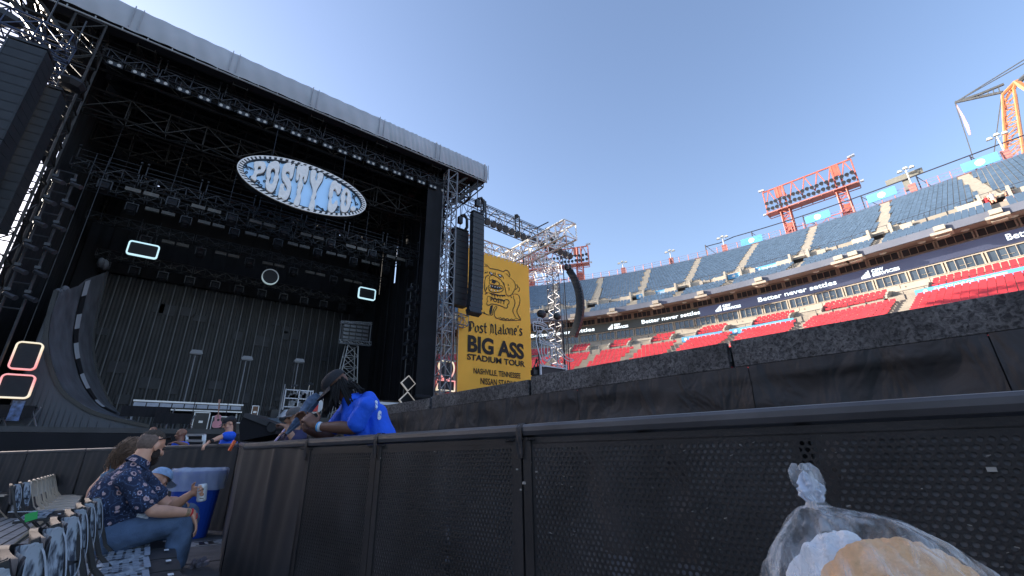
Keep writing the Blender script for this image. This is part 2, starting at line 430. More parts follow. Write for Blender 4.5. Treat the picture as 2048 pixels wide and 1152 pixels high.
# lower grandstand
lo=thing('lower_grandstand','lower stand of red seats below the suite windows','grandstand',(50,0,0))
c=MB(); prof=[(0,15.95),(-.9,15.6)]
LR=[]
for i in range(4): LR.append((-.95-.84*i-.4,15.55-.42*i)); prof+=[(-.95-.84*i,15.55-.42*i),(-.95-.84*(i+1),15.55-.42*i)]
prof+=[(-4.4,14.4),(-4.5,14.4),(-4.5,13.55)]
LR2=[]; NL=26
for i in range(NL): LR2.append((-4.6-.84*i-.4,13.5-.36*i)); prof+=[(-4.6-.84*i,13.5-.36*i),(-4.6-.84*(i+1),13.5-.36*i)]
prof+=[(-4.6-.84*NL-.5,13.5-.36*NL),(-4.6-.84*NL-.5,0)]
sweep(c,prof); c.build('concrete_tiers',CONC,lo)
LA=[fac(px,py,-8)[0] for px,py in [(1812,630),(1598,657),(1462,676),(1352,690),(1264,703),(1182,716),(1105,728)]]
LA+=[LA[0]-9.5,LA[0]-18,LA[-1]+7,LA[-1]+14]
lo['zmin']=10.5
fill_rows(lo,SEATR,LR+LR2,lambda o:LA,-33,70,lambda s,o,ri: ri<4 and any(abs(s-q)<1.7 for q in LA),'seat',hh=.31)
del lo['zmin']
for q in LA:
    c=MB()
    for i in range(NL*2):
        n,t=BN(q); c.obox(BP(q,-4.8-.42*i,13.42-.18*i+.0),t*.6,n*.2,(0,0,.12))
    c.build('aisle_stair',STEP,lo)
for q in LA:
    n,t=BN(q); m=MB(); d=MB()
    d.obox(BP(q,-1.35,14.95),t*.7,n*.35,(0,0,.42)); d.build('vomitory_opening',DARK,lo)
    for sg in(-1,1):
        m.prism([(0,0),(-3.6,0),(-3.6,.9),(-2.2,1.7),(0,2.2)],BP(q,-.9,13.7)+t*(sg*1.5-.1),n,(0,0,1),t*.2)
    m.obox(BP(q,-1.0,15.55),t*1.5,n*.12,(0,0,.35))
    m.build('vomitory_parapet',CREAM,lo)
m=MB()
for s in srange(S0,70,2.3): m.tube(BP(s,-.3,15.7),BP(s,-.3,16.5),.035,4)
for s in srange(S0,70,1.5): m.tube(BP(s,-4.55,13.9),BP(s,-4.55,14.75),.03,4)
m.path([BP(s,-4.55,14.75) for s in srange(S0,70,2)],.025,4)
m.build('railing',RAILM,lo)
# banners hung on the stands
BW=mat('banner_white_print',(.75,.8,.85),.5,var=0)
def sbanner(pa,pb,o,z0,z1,label,txt):
    sL,sR=SX(*pa,o),SX(*pb,o); m=MB(); sweep(m,[(o,z0),(o-.04,z0),(o-.04,z1),(o,z1)],a=sR,b=sL,closed=True)
    b=tag(m.build('fabric_banner',LB),label,'banner','light blue banners on the stands')
    w=sL-sR; h=z1-z0
    curve_text(txt,sL-w*.18,sR+w*.18,z0+h*.28,h*.62,.01,o=o-.06,parent=b,m=BW)
    mm=MB(); n,t=BN(sL); mm.lathe([(h*.3,0),(h*.3,.01)],BP(sL-w*.1,o-.06,z0+h/2),12,n*-1); mm.build('emblem',BW,b)
T1='THE TITANS OF TENNESSEE'
sbanner((1838,607),(2075,560),-4.65,13.95,14.5,'wide light blue banner over the red seats at the right edge',T1)
sbanner((1459,662),(1588,642),-4.65,13.75,14.4,'light blue banner over the red seats below the second service logo',T1)
sbanner((1364,681),(1445,668),-4.65,13.75,14.4,'short light blue banner over the red seats left of the middle aisle',T1)
sbanner((1456,556),(1580,524),O0-.55,23.0,23.7,'light blue banner under the blue seats in mid stand',T1)
sbanner((1274,602),(1348,587),O0-.55,23.0,23.7,'light blue banner under the blue seats towards the far corner',T1)
# rim of the upper deck: parapet rails, emblem panels, high rail
ZR=Z0+DZ*NR+.45; OR=O0+DO*NR+1.
rr=thing('rim_fence','pinkish red post and rail fence along the top rim of the stand','fence',(85,0,ZR))
for s in srange(-22,84,1.35):
    c=MB(); c.bar(BP(s,OR,ZR-.05),BP(s,OR+.1,ZR+1.55),.10); c.build('post',PINK,rr)
c=MB()
for h in(.55,1.05,1.55): c.path([BP(s,OR+.1,ZR+h) for s in srange(S0,84,2)],.03,4)
c.build('rails',mat('fence_rail_mauve',(.33,.22,.30),.6,var=.15),rr)
c=MB(); sweep(c,[(OR-.3,ZR-.02),(OR-.3,ZR+.22),(OR+.1,ZR+.22),(OR+.1,ZR-.02)],closed=True); c.build('kerb',mat('rim_kerb_brown',(.16,.08,.075),.8,var=.15),rr)
s14=fac(1410,494,OR+.5)[0]
hr=thing('high_rail','long black pipe rail standing above the rim on slanted struts','railing',(85,0,ZR))
c=MB()
pts=[(s,ZR+(3.4 if s<s14-3 else 2.9)) for s in srange(S0,s14,2)]
c.path([BP(s,OR+1.2,z) for s,z in pts],.09,6); c.build('top_pipe',RAILM,hr)
for s in srange(-16,s14,6.1):
    c=MB(); c.bar(BP(s,OR+1.2,ZR-.3),BP(s,OR+1.2,ZR+3.3),.16); c.bar(BP(s,OR+1.2,ZR+3.2),BP(s-1.6,OR+1.2,ZR-.1),.1); c.build('strut',RAILM,hr)
EMW=mat('emblem_white',(.85,.88,.9),.5,var=0)
for px,py,lb in [(1960,325,'pale blue emblem panel on the rim fence beneath the crane cable'),(1763,390,'pale blue emblem panel on the rim fence left of the grey letter'),(1635,434,'pale blue emblem panel between the legs of the floodlight gantry'),(1503,481,'pale blue emblem panel on the rim fence left of the floodlight gantry')]:
    s,z=fac(px,py,OR-.1); n,t=BN(s); b=thing('emblem_panel',lb,'sign',BP(s,OR-.1,z),'emblem panels along the rim')
    m=MB(); m.obox(BP(s,OR-.15,z),t*1.9,n*.05,(0,0,.72)); m.build('panel',LB,b)
    m=MB(); c0=BP(s,OR-.22,z)
    for k in range(20):
        a0,a1=2*math.pi*k/20,2*math.pi*(k+1)/20
        m.add([c0+t*(r*math.cos(a)*1.05)+Vector((0,0,r*math.sin(a))) for r,a in((.5,a0),(.5,a1),(.4,a1),(.4,a0))],[(0,1,2,3)])
    c1=c0-n*.01
    m.obox(c1,t*.38,n*.004,(0,0,.06)); m.obox(c1-n*.01,t*.07,n*.004,(0,0,.36))
    for sx in(-1,1):
        for sz in(-1,1): m.obox(c1+t*.2*sx+Vector((0,0,.19*sz)),t*.07,n*.004,(0,0,.07))
    m.build('emblem',EMW,b)
# grey letter T standing on the rim
s,z=fac(1818,380,OR+1.4); n,t=BN(s); zz=ZR+1.5
m=MB(); m.prism([(-.4,0),(.4,0),(.4,2.1),(2.35,2.1),(2.35,3.0),(-2.35,3.0),(-2.35,2.1),(-.4,2.1)],BP(s,OR+1.4,zz),-t,(0,0,1),n*.35)
tag(m.build('letter_sign',mat('grey_sign_metal',(.22,.22,.19),.5,var=.1)),'big grey letter T standing above the rim fence','sign')
# small floodlight poles
def flood(px,pyt,pyb,label):
    s,zb=fac(px,pyb,OR+.4); _,zt=fac(px,pyt,OR+.4); n,t=BN(s)
    b=thing('floodlight_pole',label,'floodlight',BP(s,OR+.4,ZR-.2),'small floodlight poles on the rim')
    m=MB(); m.tube(BP(s,OR+.4,ZR-.2),BP(s,OR+.4,zt-.3),.09,8); m.build('pole',WHITE,b)
    m=MB(); m.obox(BP(s,OR+.4,ZR+.9),t*.45,n*.25,(0,0,.95)); m.build('plinth',PINK,b)
    for k,(a,h) in enumerate(((-.95,.25),(0,.45),(.95,.2))):
        m=MB(); c0=BP(s,OR+.3,zt+h-.35)+t*a*.8
        m.prism([(-.35,-.12),(.35,-.12),(.2,.2),(-.2,.2)],c0-n*.2,t,(0,0,1),n*.4)
        m.tube(BP(s,OR+.4,zt-.45),c0,.04,5); m.build('lamp_head',mat('lamp_housing',(.55,.56,.52),.4,var=.1),b)
flood(1249,524,560,'floodlight pole on the rim furthest left')
flood(1345,501,536,'floodlight pole on the rim, second from the left')
flood(1450,473,500,'floodlight pole just left of the red gantry')
flood(1827,332,378,'floodlight pole beside the grey letter')
flood(2018,262,320,'floodlight pole in front of the crane mast')

# big red floodlight gantries
RED=mat('red_gantry_steel',(.50,.13,.09),.5,var=.2,scale=.8)
LAMP=mat('lamp_black',(.02,.02,.022),.4,var=.1); SILV=mat('lamp_silver',(.6,.6,.62),.35,metal=.5,var=.1)
def gantry(sc,label,L=14.6,zb=None,H=5.1,leg=6.2,legs=(-4.7,4.3),flip=1):
    n,t=BN(sc); o=OR+1.8; P=BP(sc,o,0); zp=ZR+leg
    g=thing('floodlight_gantry',label,'floodlight gantry',BP(sc,o,ZR-.2),'red floodlight gantries')
    def Q(u,v,z): return P+t*u+n*v+Vector((0,0,z))
    m=MB()
    for a in(-.35,.35):
        pass
    hl=L/2
    m.bar(Q(-hl,0,zp+H),Q(hl,0,zp+H),.22); m.bar(Q(-hl,0,zp),Q(hl,0,zp),.3)
    nb=14
    for i in range(nb):
        a=-hl+L*i/nb; b=-hl+L*(i+1)/nb
        if i in(2,nb-3): m.obox(Q((a+b)/2,0,zp+H*.78),t*(L/nb*.55),n*.12,(0,0,H*.22))
        elif i%2: m.bar(Q(a,0,zp+H),Q(b,0,zp+H*.3),.16)
        else: m.bar(Q(a,0,zp+H*.3),Q(b,0,zp+H),.16)
    for a in(-hl,hl): m.bar(Q(a,0,zp),Q(a,0,zp+H),.2)
    for u in legs: m.bar(Q(u-.5,0,zp),Q(u-.5,0,zp+H),.3); m.bar(Q(u+.5,0,zp),Q(u+.5,0,zp+H),.3)
    m.build('lattice_frame',RED,g)
    m=MB(); m.obox(Q(0,-.1,zp-.12),t*(hl+.1),n*1.0,(0,0,.10)); 
    for i in range(9): m.bar(Q(-hl+L*i/8,-1.1,zp-.3),Q(-hl+L*i/8,1.2,zp-.3),.12)
    m.bar(Q(-hl,1.3,zp-.35),Q(hl,1.3,zp-.35),.12)
    m.build('catwalk',PINK,g)
    for u in legs:
        m=MB()
        m.truss(Q(u,.1,ZR-.3),Q(u,.1,zp-.2),1.5,1.3,1.3,.13,up=n); m.obox(Q(u,.1,ZR+2.2),t*.5,n*.55,(0,0,.8)); m.build('leg',RED,g)
    m=MB(); m.bar(Q(legs[0],.1,ZR+1.9),Q(legs[1],.1,ZR+1.9),.14); m.bar(Q(legs[0],.1,ZR+.8),Q(legs[1],.1,ZR+.8),.12)
    k=6
    for i in range(k):
        a=legs[0]+(legs[1]-legs[0])*i/k; b=legs[0]+(legs[1]-legs[0])*(i+1)/k
        m.bar(Q(a,.1,ZR+.8 if i%2 else ZR+1.9),Q(b,.1,ZR+1.9 if i%2 else ZR+.8),.09)
    m.build('tie_beam',RED,g)
    N=19; src=None
    for row in range(2):
        for i in range(N):
            u=-hl+.4+(L-.8)*i/(N-1); z=zp+.75+row*1.25+(.1 if i%3==0 else 0)
            if src is None:
                mm=MB(); mm.mi=0; mm.lathe([(.10,.0),(.24,-.15),(.36,-.28),(.36,-.3)],(0,0,0),12,(0,1,0)); 
                mm.mi=1; mm.obox((0,.22,.02),(.17,0,0),(0,.17,0),(0,0,.19)); src=mm.build('lamp',[LAMP,SILV]); ob=src
            else: ob=src.copy(); COL.objects.link(ob)
            # lens faces the field (-n) and down
            ob.parent=g; ob.location=Q(u,-.55,z)-ORG[g.name]; ob.rotation_euler=(0,0,math.atan2(n.y,n.x)-math.pi/2)
            ob.rotation_euler[0]=0
    m=MB()
    for sg in(-1,1):
        for k in range(3): m.obox(Q(sg*(hl-.2+.35*k),-.2+.2*k,zp+H+.35+.15*k),t*.2,n*.25,(0,0,.16))
        m.obox(Q(sg*(hl+.5),-.4,zp+.05),t*.25,n*.25,(0,0,.15))
    m.build('spotlights',SILV,g)
    return g
sg1=fac(1636,446,OR+1.8)[0]
gantry(sg1,'red floodlight gantry on two legs above the blue seats')
sg2=fac(1112,566,OR+1.8)[0]
gantry(sg2,'red floodlight gantry partly hidden behind the white truss boom',L=16.5,H=4.6,leg=5.2,legs=(-6,6.2))

# opposite stand (out of frame, it shades the floor), plain tiers
c=MB(); XL=-40
pr=[(XL+6,0),(XL+6,2)]
for i in range(20): pr+=[(XL-.8*i,2+.45*i),(XL-.8*(i+1),2+.45*i)]
pr+=[(XL-16,20)]
for i in range(36): pr+=[(XL-14-.85*i,20+.72*i),(XL-14-.85*(i+1),20+.72*i)]
pr+=[(XL-48,47),(XL-48,0)]
vs=[(x,y,z) for y in(-110,190) for x,z in pr]; n_=len(pr)
c.add(vs,[(k,k+1,n_+k+1,n_+k) for k in range(n_-1)]+[tuple(range(n_-1,-1,-1)),tuple(range(n_,2*n_))])
tag(c.build('opposite_grandstand',CONC),'concrete grandstand across the field on the sunny side','grandstand')

# crane beyond the rim
ORNG=mat('orange_crane_steel',(.62,.24,.10),.5,var=.2,scale=.6); JIB=mat('crane_jib_grey',(.09,.10,.11),.5,var=.2)
XC=118
cr=thing('lattice_crane','orange lattice crane mast with a grey jib rising beyond the rim','crane',(XC,-3,0))
def lattice(mb,a0,a1,b0,b1,n,r,dep):
    d=Vector((dep,0,0))
    a0,a1,b0,b1=map(Vector,(a0,a1,b0,b1))
    for o_ in(Vector((0,0,0)),d): mb.tube(a0+o_,a1+o_,r,6); mb.tube(b0+o_,b1+o_,r,6)
    for i in range(n):
        t0,t1=i/n,(i+1)/n; A0=a0.lerp(a1,t0);A1=a0.lerp(a1,t1);B0=b0.lerp(b1,t0);B1=b0.lerp(b1,t1)
        for o_ in(Vector((0,0,0)),d): mb.tube(A0+o_,B0+o_,r*.45,4); mb.tube((A0 if i%2 else B0)+o_,(B1 if i%2 else A1)+o_,r*.5,4)
        mb.tube(A0,A0+d,r*.4,4); mb.tube(B0,B0+d,r*.4,4); mb.tube(A0,A1+d,r*.4,4); mb.tube(B0,B1+d,r*.4,4)
m=MB()
bl=onX(2013,340,XC); br=onX(2049,320,XC); tl=onX(2005,190,XC); tr=onX(2028,178,XC)
ext_l=bl+(bl-tl)*2.6; ext_r=br+(br-tr)*2.6; ext_l.z=max(ext_l.z,0); ext_r.z=max(ext_r.z,0)
lattice(m,ext_l,tl,ext_r,tr,30,.24,2.2)
apex=onX(2031,163,XC); m.tube(tl,apex,.3,6); m.tube(tr,apex,.3,6); m.tube(apex,onX(2060,182,XC),.5,6); m.tube(tl+Vector((3,0,0)),apex,.25,5)
m.build('mast',ORNG,cr)
m=MB(); A=onX(1910,205,XC); B=onX(2008,168,XC); B2=onX(2006,184,XC); m.path([A,onX(1960,188,XC),B],.28,6); m.path([A,onX(1960,194,XC),B2],.28,6)
for i in range(9):
    t=i/9; m.tube(A.lerp(B,t),A.lerp(B2,t+.05),.12,4)
m.tube(onX(2035,166,XC),onX(2075,130,XC),.45,6); m.build('jib',JIB,cr)
m=MB(); m.tube(A,onX(2060,112,XC),.11,4); m.tube(A,onX(2060,120,XC),.11,4); m.tube(A,onX(1947,318,XC+1),.11,4); m.tube(onX(2003,192,XC),onX(1985,330,XC+1),.11,4)
m.build('cables',JIB,cr)
m=MB(); P=[onX(*p,XC) for p in[(1911,207),(1925,232),(1934,252),(1940,270)]]; 
for i in range(3):
    w=[.08,.18,.28,.14]; a,b=P[i],P[i+1]; m.add([a+Vector((0,w[i],0)),a-Vector((0,w[i],0)),b-Vector((0,w[i+1],0)),b+Vector((0,w[i+1],0)),a+Vector((.1,w[i],0)),a+Vector((.1,-w[i],0)),b+Vector((.1,-w[i+1],0)),b+Vector((.1,w[i+1],0))],[(0,1,2,3),(7,6,5,4),(0,3,7,4),(1,5,6,2)])
tag(m.build('wind_streamer',mat('streamer_cloth',(.62,.36,.36),.8,var=.1)),'limp pale pink streamer hanging from the crane jib tip','flag')
# ================================================================ the main stage
def Z2(x0,y0,k): return lambda x,y:(x0+x*k,y0+y*k)
st=thing('stage_platform','black stage platform with a draped front','stage',(4,24,0))
m=MB(); m.box(-9,14.2,24.05,41,2.1,2.3); m.build('deck',mat('stage_deck_black',(.035,.035,.04),.55,var=.25,scale=1.5),st)
def pleat(u,a=.05,f=3.1): return a*math.sin(u*f)+a*.5*math.sin(u*f*2.7+1)
m=MB(); m.grid(lambda u,v:(-12+28*u,24.0-.05+pleat(u*28,.03,2.2)*(1-v),2.08*v),160,6); m.build('front_skirt',DRAPE,st,smooth=True)
m=MB()
for i in range(14): m.box(-8.5+1.65*i,-7.3+1.65*i,23.55,23.9,.9,.96) if i%3 else m.box(-8.3+1.65*i,-7.9+1.65*i,23.6,23.9,.5,1.5)
m.build('pit_frames',BLACKM,st)

rf=thing('stage_roof','giant black stage roof with a pale grey fabric fascia along its front edge','stage roof',(4,24,21))
FAB=mat('fascia_fabric',(.42,.43,.46),.75,var=.1,scale=.5,bump=.5,bscale=1.5)
XR=16.4; XL_=-9.6
def zf(x): return 21.2+.12*max(0,-x/8)
m=MB()
def fas(u,v):
    x=XL_+(XR-XL_)*u; seam=abs(((x+1.1)/4.3)%1-.5)*2
    y=23.98-.05*abs(math.sin(math.pi*((x+1.1)/4.3)))+.02*math.sin(x*7+v*3)+(.03*math.sin(x*19+v*5)*(x>8))
    z=zf(x)+1.42*v+(.05*(1-abs(math.sin(math.pi*(x+1.1)/4.3))) if v>.9 else 0)
    return (x,y-.10*math.sin(math.pi*v),z)
m.grid(fas,300,8)
m.build('fascia',FAB,rf,smooth=True)
m=MB()
for k in range(-2,5):
    x=-1.1+4.3*k
    if XL_<x<XR: m.box(x-.02,x+.02,23.80,23.86,zf(x)+.05,zf(x)+1.45); m.box(x+.32,x+.35,23.81,23.86,zf(x)+.05,zf(x)+1.42)
m.build('fascia_seam',mat('fascia_seam_grey',(.34,.35,.375),.8,var=.1),rf)
m=MB(); m.quad((XR,23.98,zf(XR)),(XR,26.6,zf(XR)+.2),(XR,26.6,zf(XR)+1.4),(XR,23.98,zf(XR)+1.42)); m.build('fascia_return',FAB,rf)
m=MB(); m.box(XL_,XR-.02,24.02,42,22.35,22.55); m.box(XL_,XR-.1,24.1,24.6,21.1,21.25); m.build('roof_cover',mat('roof_skin_black',(.012,.012,.014),.9,var=.2,bump=.3,bscale=2),rf)
m=MB(); m.tube((XL_,24.02,21.12),(XR,24.02,21.12),.05,6)
for k in range(27): m.tube((XL_+k,24.0,21.06),(XL_+k,24.0,21.26),.035,5)
m.build('edge_pipe',mat('edge_pipe_grey',(.3,.3,.3),.5,var=.1),rf)
m=MB()
for y in(26.2,29.6,33,36.4,40):
    m.truss((XL_+.3,y,21.2),(XR-.4,y,21.2),.9,1.7,2.1,.075)
for x in(-8.8,-4.6,-.4,3.8,8,12.2,16):
    m.truss((x,24.4,21.5),(x,41,21.5),.7,1.2,2.1,.055)
m.build('roof_beams',STEEL,rf)
# lower tiers of the roof grid: bare brown spans in the dark
m=MB()
for y,z in((27.2,18.6),(30.8,18.9),(35,18.2)):
    m.truss((-6.6,y,z),(14,y,z),.6,1.3,1.7,.05)
    for x in(-6,-1,4,9,13.6): m.tube((x,y,z+.6),(x,y,21),.02,5)
m.build('hung_spans',STEEL,rf)
# corner brackets of the roof
m=MB()
for x in(13.2,-7.0):
    for a,b in(((x,24.5,18.0),(x+2.9*(1 if x>0 else -1),24.3,21.1)),((x,24.5,19.4),(x+1.6*(1 if x>0 else -1),24.3,21.1)),((x,24.5,18.0),(x+2.9*(1 if x>0 else -1),27,21.1))): m.bar(a,b,.16)
    sx=1 if x>0 else -1
    m.bar((x+.1*sx,24.4,20.4),(x+2.6*sx,24.4,20.4),.1); m.bar((x+1.2*sx,24.4,19.3),(x+2.6*sx,24.3,21.1),.1)
m.build('corner_brackets',STEEL,rf)

# towers
def tower(x,y,w,z1,label,m_=STEEL,extra=None,clad=None):
    t=thing('roof_tower',label,'truss tower',(x,y,0),'truss towers holding the stage roof')
    m=MB(); m.truss((x,y,0),(x,y,z1),w,w,.95,.055,up=(0,1,0)); m.build('lattice',m_,t)
    if clad: m=MB(); m.box(*clad); m.build('drape',DRAPE,t)
    return t
tower(13.45,24.5,.75,21,'lattice tower under the right front corner of the stage roof',mat('tower_alu',(.22,.22,.23),.45,metal=.4,var=.2))
tower(-6.7,24.6,1.1,21,'dark lattice tower under the left front corner of the stage roof')
tower(13.6,39.5,1.1,21,'rear lattice tower behind the right side drape')
tower(-7.0,39.5,1.1,21,'rear lattice tower behind the left side drape')

# drapes that box the stage in
dr=thing('stage_drapes','black masking drapes closing the sides and back of the stage','drape',(4,38,2))
def drape(mb,p,q,z0,z1,amp=.06,f=5,holes=()):
    p=Vector(p);q=Vector(q);L=(q-p).length;n=max(4,int(L*6)); nn=Vector((-(q-p).y,(q-p).x,0)).normalized()
    segs=[(0,1,z0,z1)] if not holes else holes
    for a,b,c,d in segs:
        k=max(2,int(n*(b-a))); pa=p.lerp(q,a); pb=p.lerp(q,b)
        mb.grid(lambda u,v:(lambda P:(P.x,P.y,c+(d-c)*v))(pa.lerp(pb,u)+nn*(pleat((a+(b-a)*u)*L,amp,f))),k,2)
m=MB(); drape(m,(-9,40.6,0),(15,40.6,0),1,20.3,holes=[(0,1,1,15.6)]); drape(m,(-9,40.9,0),(15,40.9,0),1,20.3,holes=[(0,.2,15.2,22),(.205,.62,15.2,22),(.624,.8,15.2,22),(.804,1,15.2,22)]); 
drape(m,(-6.4,25.4,0),(-6.4,40.6,0),1,20.6,holes=[(0,1,1,14.2)]); drape(m,(-6.7,25.4,0),(-6.7,40.6,0),1,20.6,holes=[(0,.12,13.8,22),(.125,.3,13.8,22),(.304,1,13.8,22)])
drape(m,(13.05,24.9,0),(13.05,40.6,0),1,20.6,holes=[(0,1,1,14.6)]); drape(m,(13.35,24.9,0),(13.35,40.6,0),1,20.6,holes=[(0,.07,14.2,22),(.07,.17,14.2,16.9),(.07,.17,17.5,22),(.18,.55,14.2,22),(.557,1,14.2,22)])
m.build('masking_drape',DRAPE,dr,smooth=True)
for a_ in(((10.9,36.6,0),(13.0,36.6,0),2.3,16),((11.9,25.0,0),(13.05,24.9,0),1,20.3),((-6.3,36.6,0),(-5.2,36.6,0),2.3,16),((-5.3,37.6,0),(11.5,37.6,0),12.9,20)): m=MB(); drape(m,*a_); m.build('leg_drape',DRAPE,dr,smooth=True)
m=MB()
for y in(26.6,27.9,29.6,31.4,33.2): m.tube((12.85,y,2.3),(12.85,y,19),.035,5)
m.build('drape_pipes',BLACKM,dr)

# backdrop of dark corrugated panels
bd=thing('backdrop_wall','dark corrugated backdrop wall with thin pale vertical seams','backdrop',(3,38,2.3))
CORR=mat('backdrop_corrugated',(.044,.045,.048),.65,var=.3,scale=.7)
SEAM=mat('backdrop_seam',(.15,.155,.17),.6,var=.2,scale=1)
m=MB(); x0,x1=-5.3,11.4; N=320; vs=[]
for i in range(N+1):
    x=x0+(x1-x0)*i/N; y=38+(.05 if (i//2)%2 else 0); vs+=[(x,y,2.3),(x,y,12.95)]
m.add(vs,[(2*i,2*i+2,2*i+3,2*i+1) for i in range(N)]); m.build('panels',CORR,bd)
m=MB()
for i in range(27):
    x=x0+.3+(x1-x0-.5)*i/26; m.box(x,x+.05,37.9,37.97,2.3,12.9)
m.build('seams',SEAM,bd)
PATCH=mat('backdrop_patch',(.028,.029,.036),.6,var=.2)
m=MB(); rnd=random.Random(5)
for i in range(26):
    x=rnd.uniform(x0+.5,x1-1.5); z=rnd.uniform(4,11); m.box(x,x+rnd.uniform(.5,1.1),37.955,37.985,z,z+rnd.uniform(.3,.8))
m.build('patches',PATCH,bd)
# curved road ramp
rp=thing('road_ramp','grey road surface curling up like a ramp with white centre dashes','stage set piece',(-4,27,2.3))
near=[(-.4,2.42),(-2.07,2.83),(-2.94,3.29),(-3.61,3.93),(-4.28,5.27),(-4.56,6.48),(-4.64,7.75)]
far=[(-1.9,3.5),(-2.3,3.9),(-2.75,4.4),(-3.58,5.91),(-4.13,7.58),(-4.35,9.36),(-4.51,11.75)]
def spl(P,t):
    k=t*(len(P)-1); i=min(int(k),len(P)-2); f=k-i
    p0=P[max(i-1,0)];p1=P[i];p2=P[i+1];p3=P[min(i+2,len(P)-1)]
    return tuple(.5*((2*p1[c])+(-p0[c]+p2[c])*f+(2*p0[c]-5*p1[c]+4*p2[c]-p3[c])*f*f+(-p0[c]+3*p1[c]-3*p2[c]+p3[c])*f**3) for c in(0,1))
def rampP(t,v,off=0):
    a=spl(near,t); b=spl(far,t); x=a[0]+(b[0]-a[0])*v; z=a[1]+(b[1]-a[1])*v
    return (x+off,25+9*v,z+off*.5)
ROAD=mat('road_set_grey',(.12,.125,.14),.7,var=.35,scale=1.2,bump=.6,bscale=2)
m=MB(); m.grid(lambda u,v:rampP(u*(.97 if v<.4 else 1),v),48,8); m.build('road_surface',ROAD,rp,smooth=True)
for v in(0,1):
    m=MB()
    for i in range(40):
        if v==1 and i<9: continue
        a=Vector(rampP(i/40,v)); b=Vector(rampP((i+1)/40,v)); m.bar(a+Vector((.02,-.02,0)),b+Vector((.02,-.02,0)),.14)
    m.build('edge_trim',BLACK,rp)
DASH=mat('dash_mesh_white',(.50,.52,.55),.7,var=.08,scale=20); DASHB=mat('dash_black',(.012,.012,.015),.7,var=.1)
mw=MB(); mk=MB(); e=[.12,.23,.33,.42,.51,.59,.67,.75,.83,.91,.985]
for k in range(len(e)-1):
    wt=k%2==(len(e)-2)%2; tgt=MB()
    tgt.grid(lambda u,v:rampP(e[k]+(e[k+1]-e[k])*u,.47+.11*v,.05),6,1)
    tgt.build('white_dash' if wt else 'black_dash',DASH if wt else DASHB,rp)
SIDE=mat('ramp_side_grey',(.065,.072,.085),.7,var=.15,scale=.6)
m=MB(); pts=[rampP(i/24,0) for i in range(25)]
for i in range(24):
    a,b=pts[i],pts[i+1]; m.add([(a[0],24.97,a[2]),(b[0],24.97,b[2]),(b[0]-.02,24.97,2.3) if b[2]<7.8 else (b[0],24.97,2.3),(a[0],24.97,2.3)],[(0,1,2,3)])
m.quad((-4.75,24.95,2.3),(-4.1,24.95,2.3),(-4.3,24.95,4.6),(-4.55,24.95,4.9))
m.build('side_panel',SIDE,rp)
for c_,r_ in(((-4.75,26.2,7.9),.35),((-4.72,27.0,8.3),.33),((-4.6,33.2,11.9),.4),((-4.6,32,11.6),.35),((-4.7,28,8.1),.3)): m=MB(); m.ball(c_,r_,10,(.5,1.2,.8)); m.build('rubble_lump',ROAD,rp,smooth=True)

# oval sign ------------------------------------------------
sg=thing('oval_sign','huge oval pale blue sign with silver western lettering and a rope striped rim','sign',(4,25,16))
T7=Z2(460,290,.1389)
YS=24.6
def PT(f,x,y,Y): p=onY(*f(x,y),Y); return (p.x,p.z)
cx_,cz_=3.90,15.93; 
# fit: centre and half axes in the plane
P_=[PT(T7,*q,YS) for q in[(100,300),(1950,880),(560,105),(1500,1075)]]
cx_=(P_[0][0]+P_[1][0])/2; A_=(P_[1][0]-P_[0][0])/2; zt=max(p[1] for p in P_); zb=min(p[1] for p in P_)
zt+=.02; zb-=.02; cz_=(zt+zb)/2; B_=(zt-zb)/2
def ell(a,b,n=72,y=YS): return [(cx_+a*math.cos(2*math.pi*i/n),y,cz_+b*math.sin(2*math.pi*i/n)) for i in range(n)]
BLU=mat('sign_light_blue',(.36,.55,.80),.45,var=.06,scale=.8,emit=(.30,.58,1.),estr=.10)
SIL=mat('sign_silver',(.60,.59,.58),.38,metal=.25,var=.12,scale=5,emit=(.8,.8,.8),estr=.05)
INK=mat('sign_dark_line',(.02,.03,.05),.6,var=0)
m=MB(); o1=ell(A_*.93,B_*.88,y=YS+.05); m.add(o1+[(x,y+.3,z) for x,y,z in o1],[tuple(range(71,-1,-1)),tuple(range(72,144))]); m.build('blue_panel',BLU,sg)
m=MB(); m.ring(ell(A_,B_,y=YS-.12),ell(A_*.915,B_*.84,y=YS-.12),(0,.5,0)); m.build('rim',BLACK,sg)
m=MB(); m.ring(ell(A_*1.0,B_*1.0,y=YS-.14),ell(A_*.985,B_*.97,y=YS-.14),(0,.1,0)); m.build('rim_edge',SIL,sg)
m=MB(); NN=64
for i in range(NN):
    a=2*math.pi*i/NN; w=2*math.pi/NN*.52; sk=.035
    q=[]
    for rr,da in((.982,0),(.982,w),(.935,w+sk),(.935,sk)): q.append((cx_+A_*rr*math.cos(a+da)*(1 if rr>.95 else .99),YS-.135,cz_+B_*(rr if rr>.95 else .88)*math.sin(a+da)))
    m.add(q+[(x,y+.03,z) for x,y,z in q],[(0,1,2,3),(7,6,5,4)])
m.build('rope_stripes',SIL,sg)
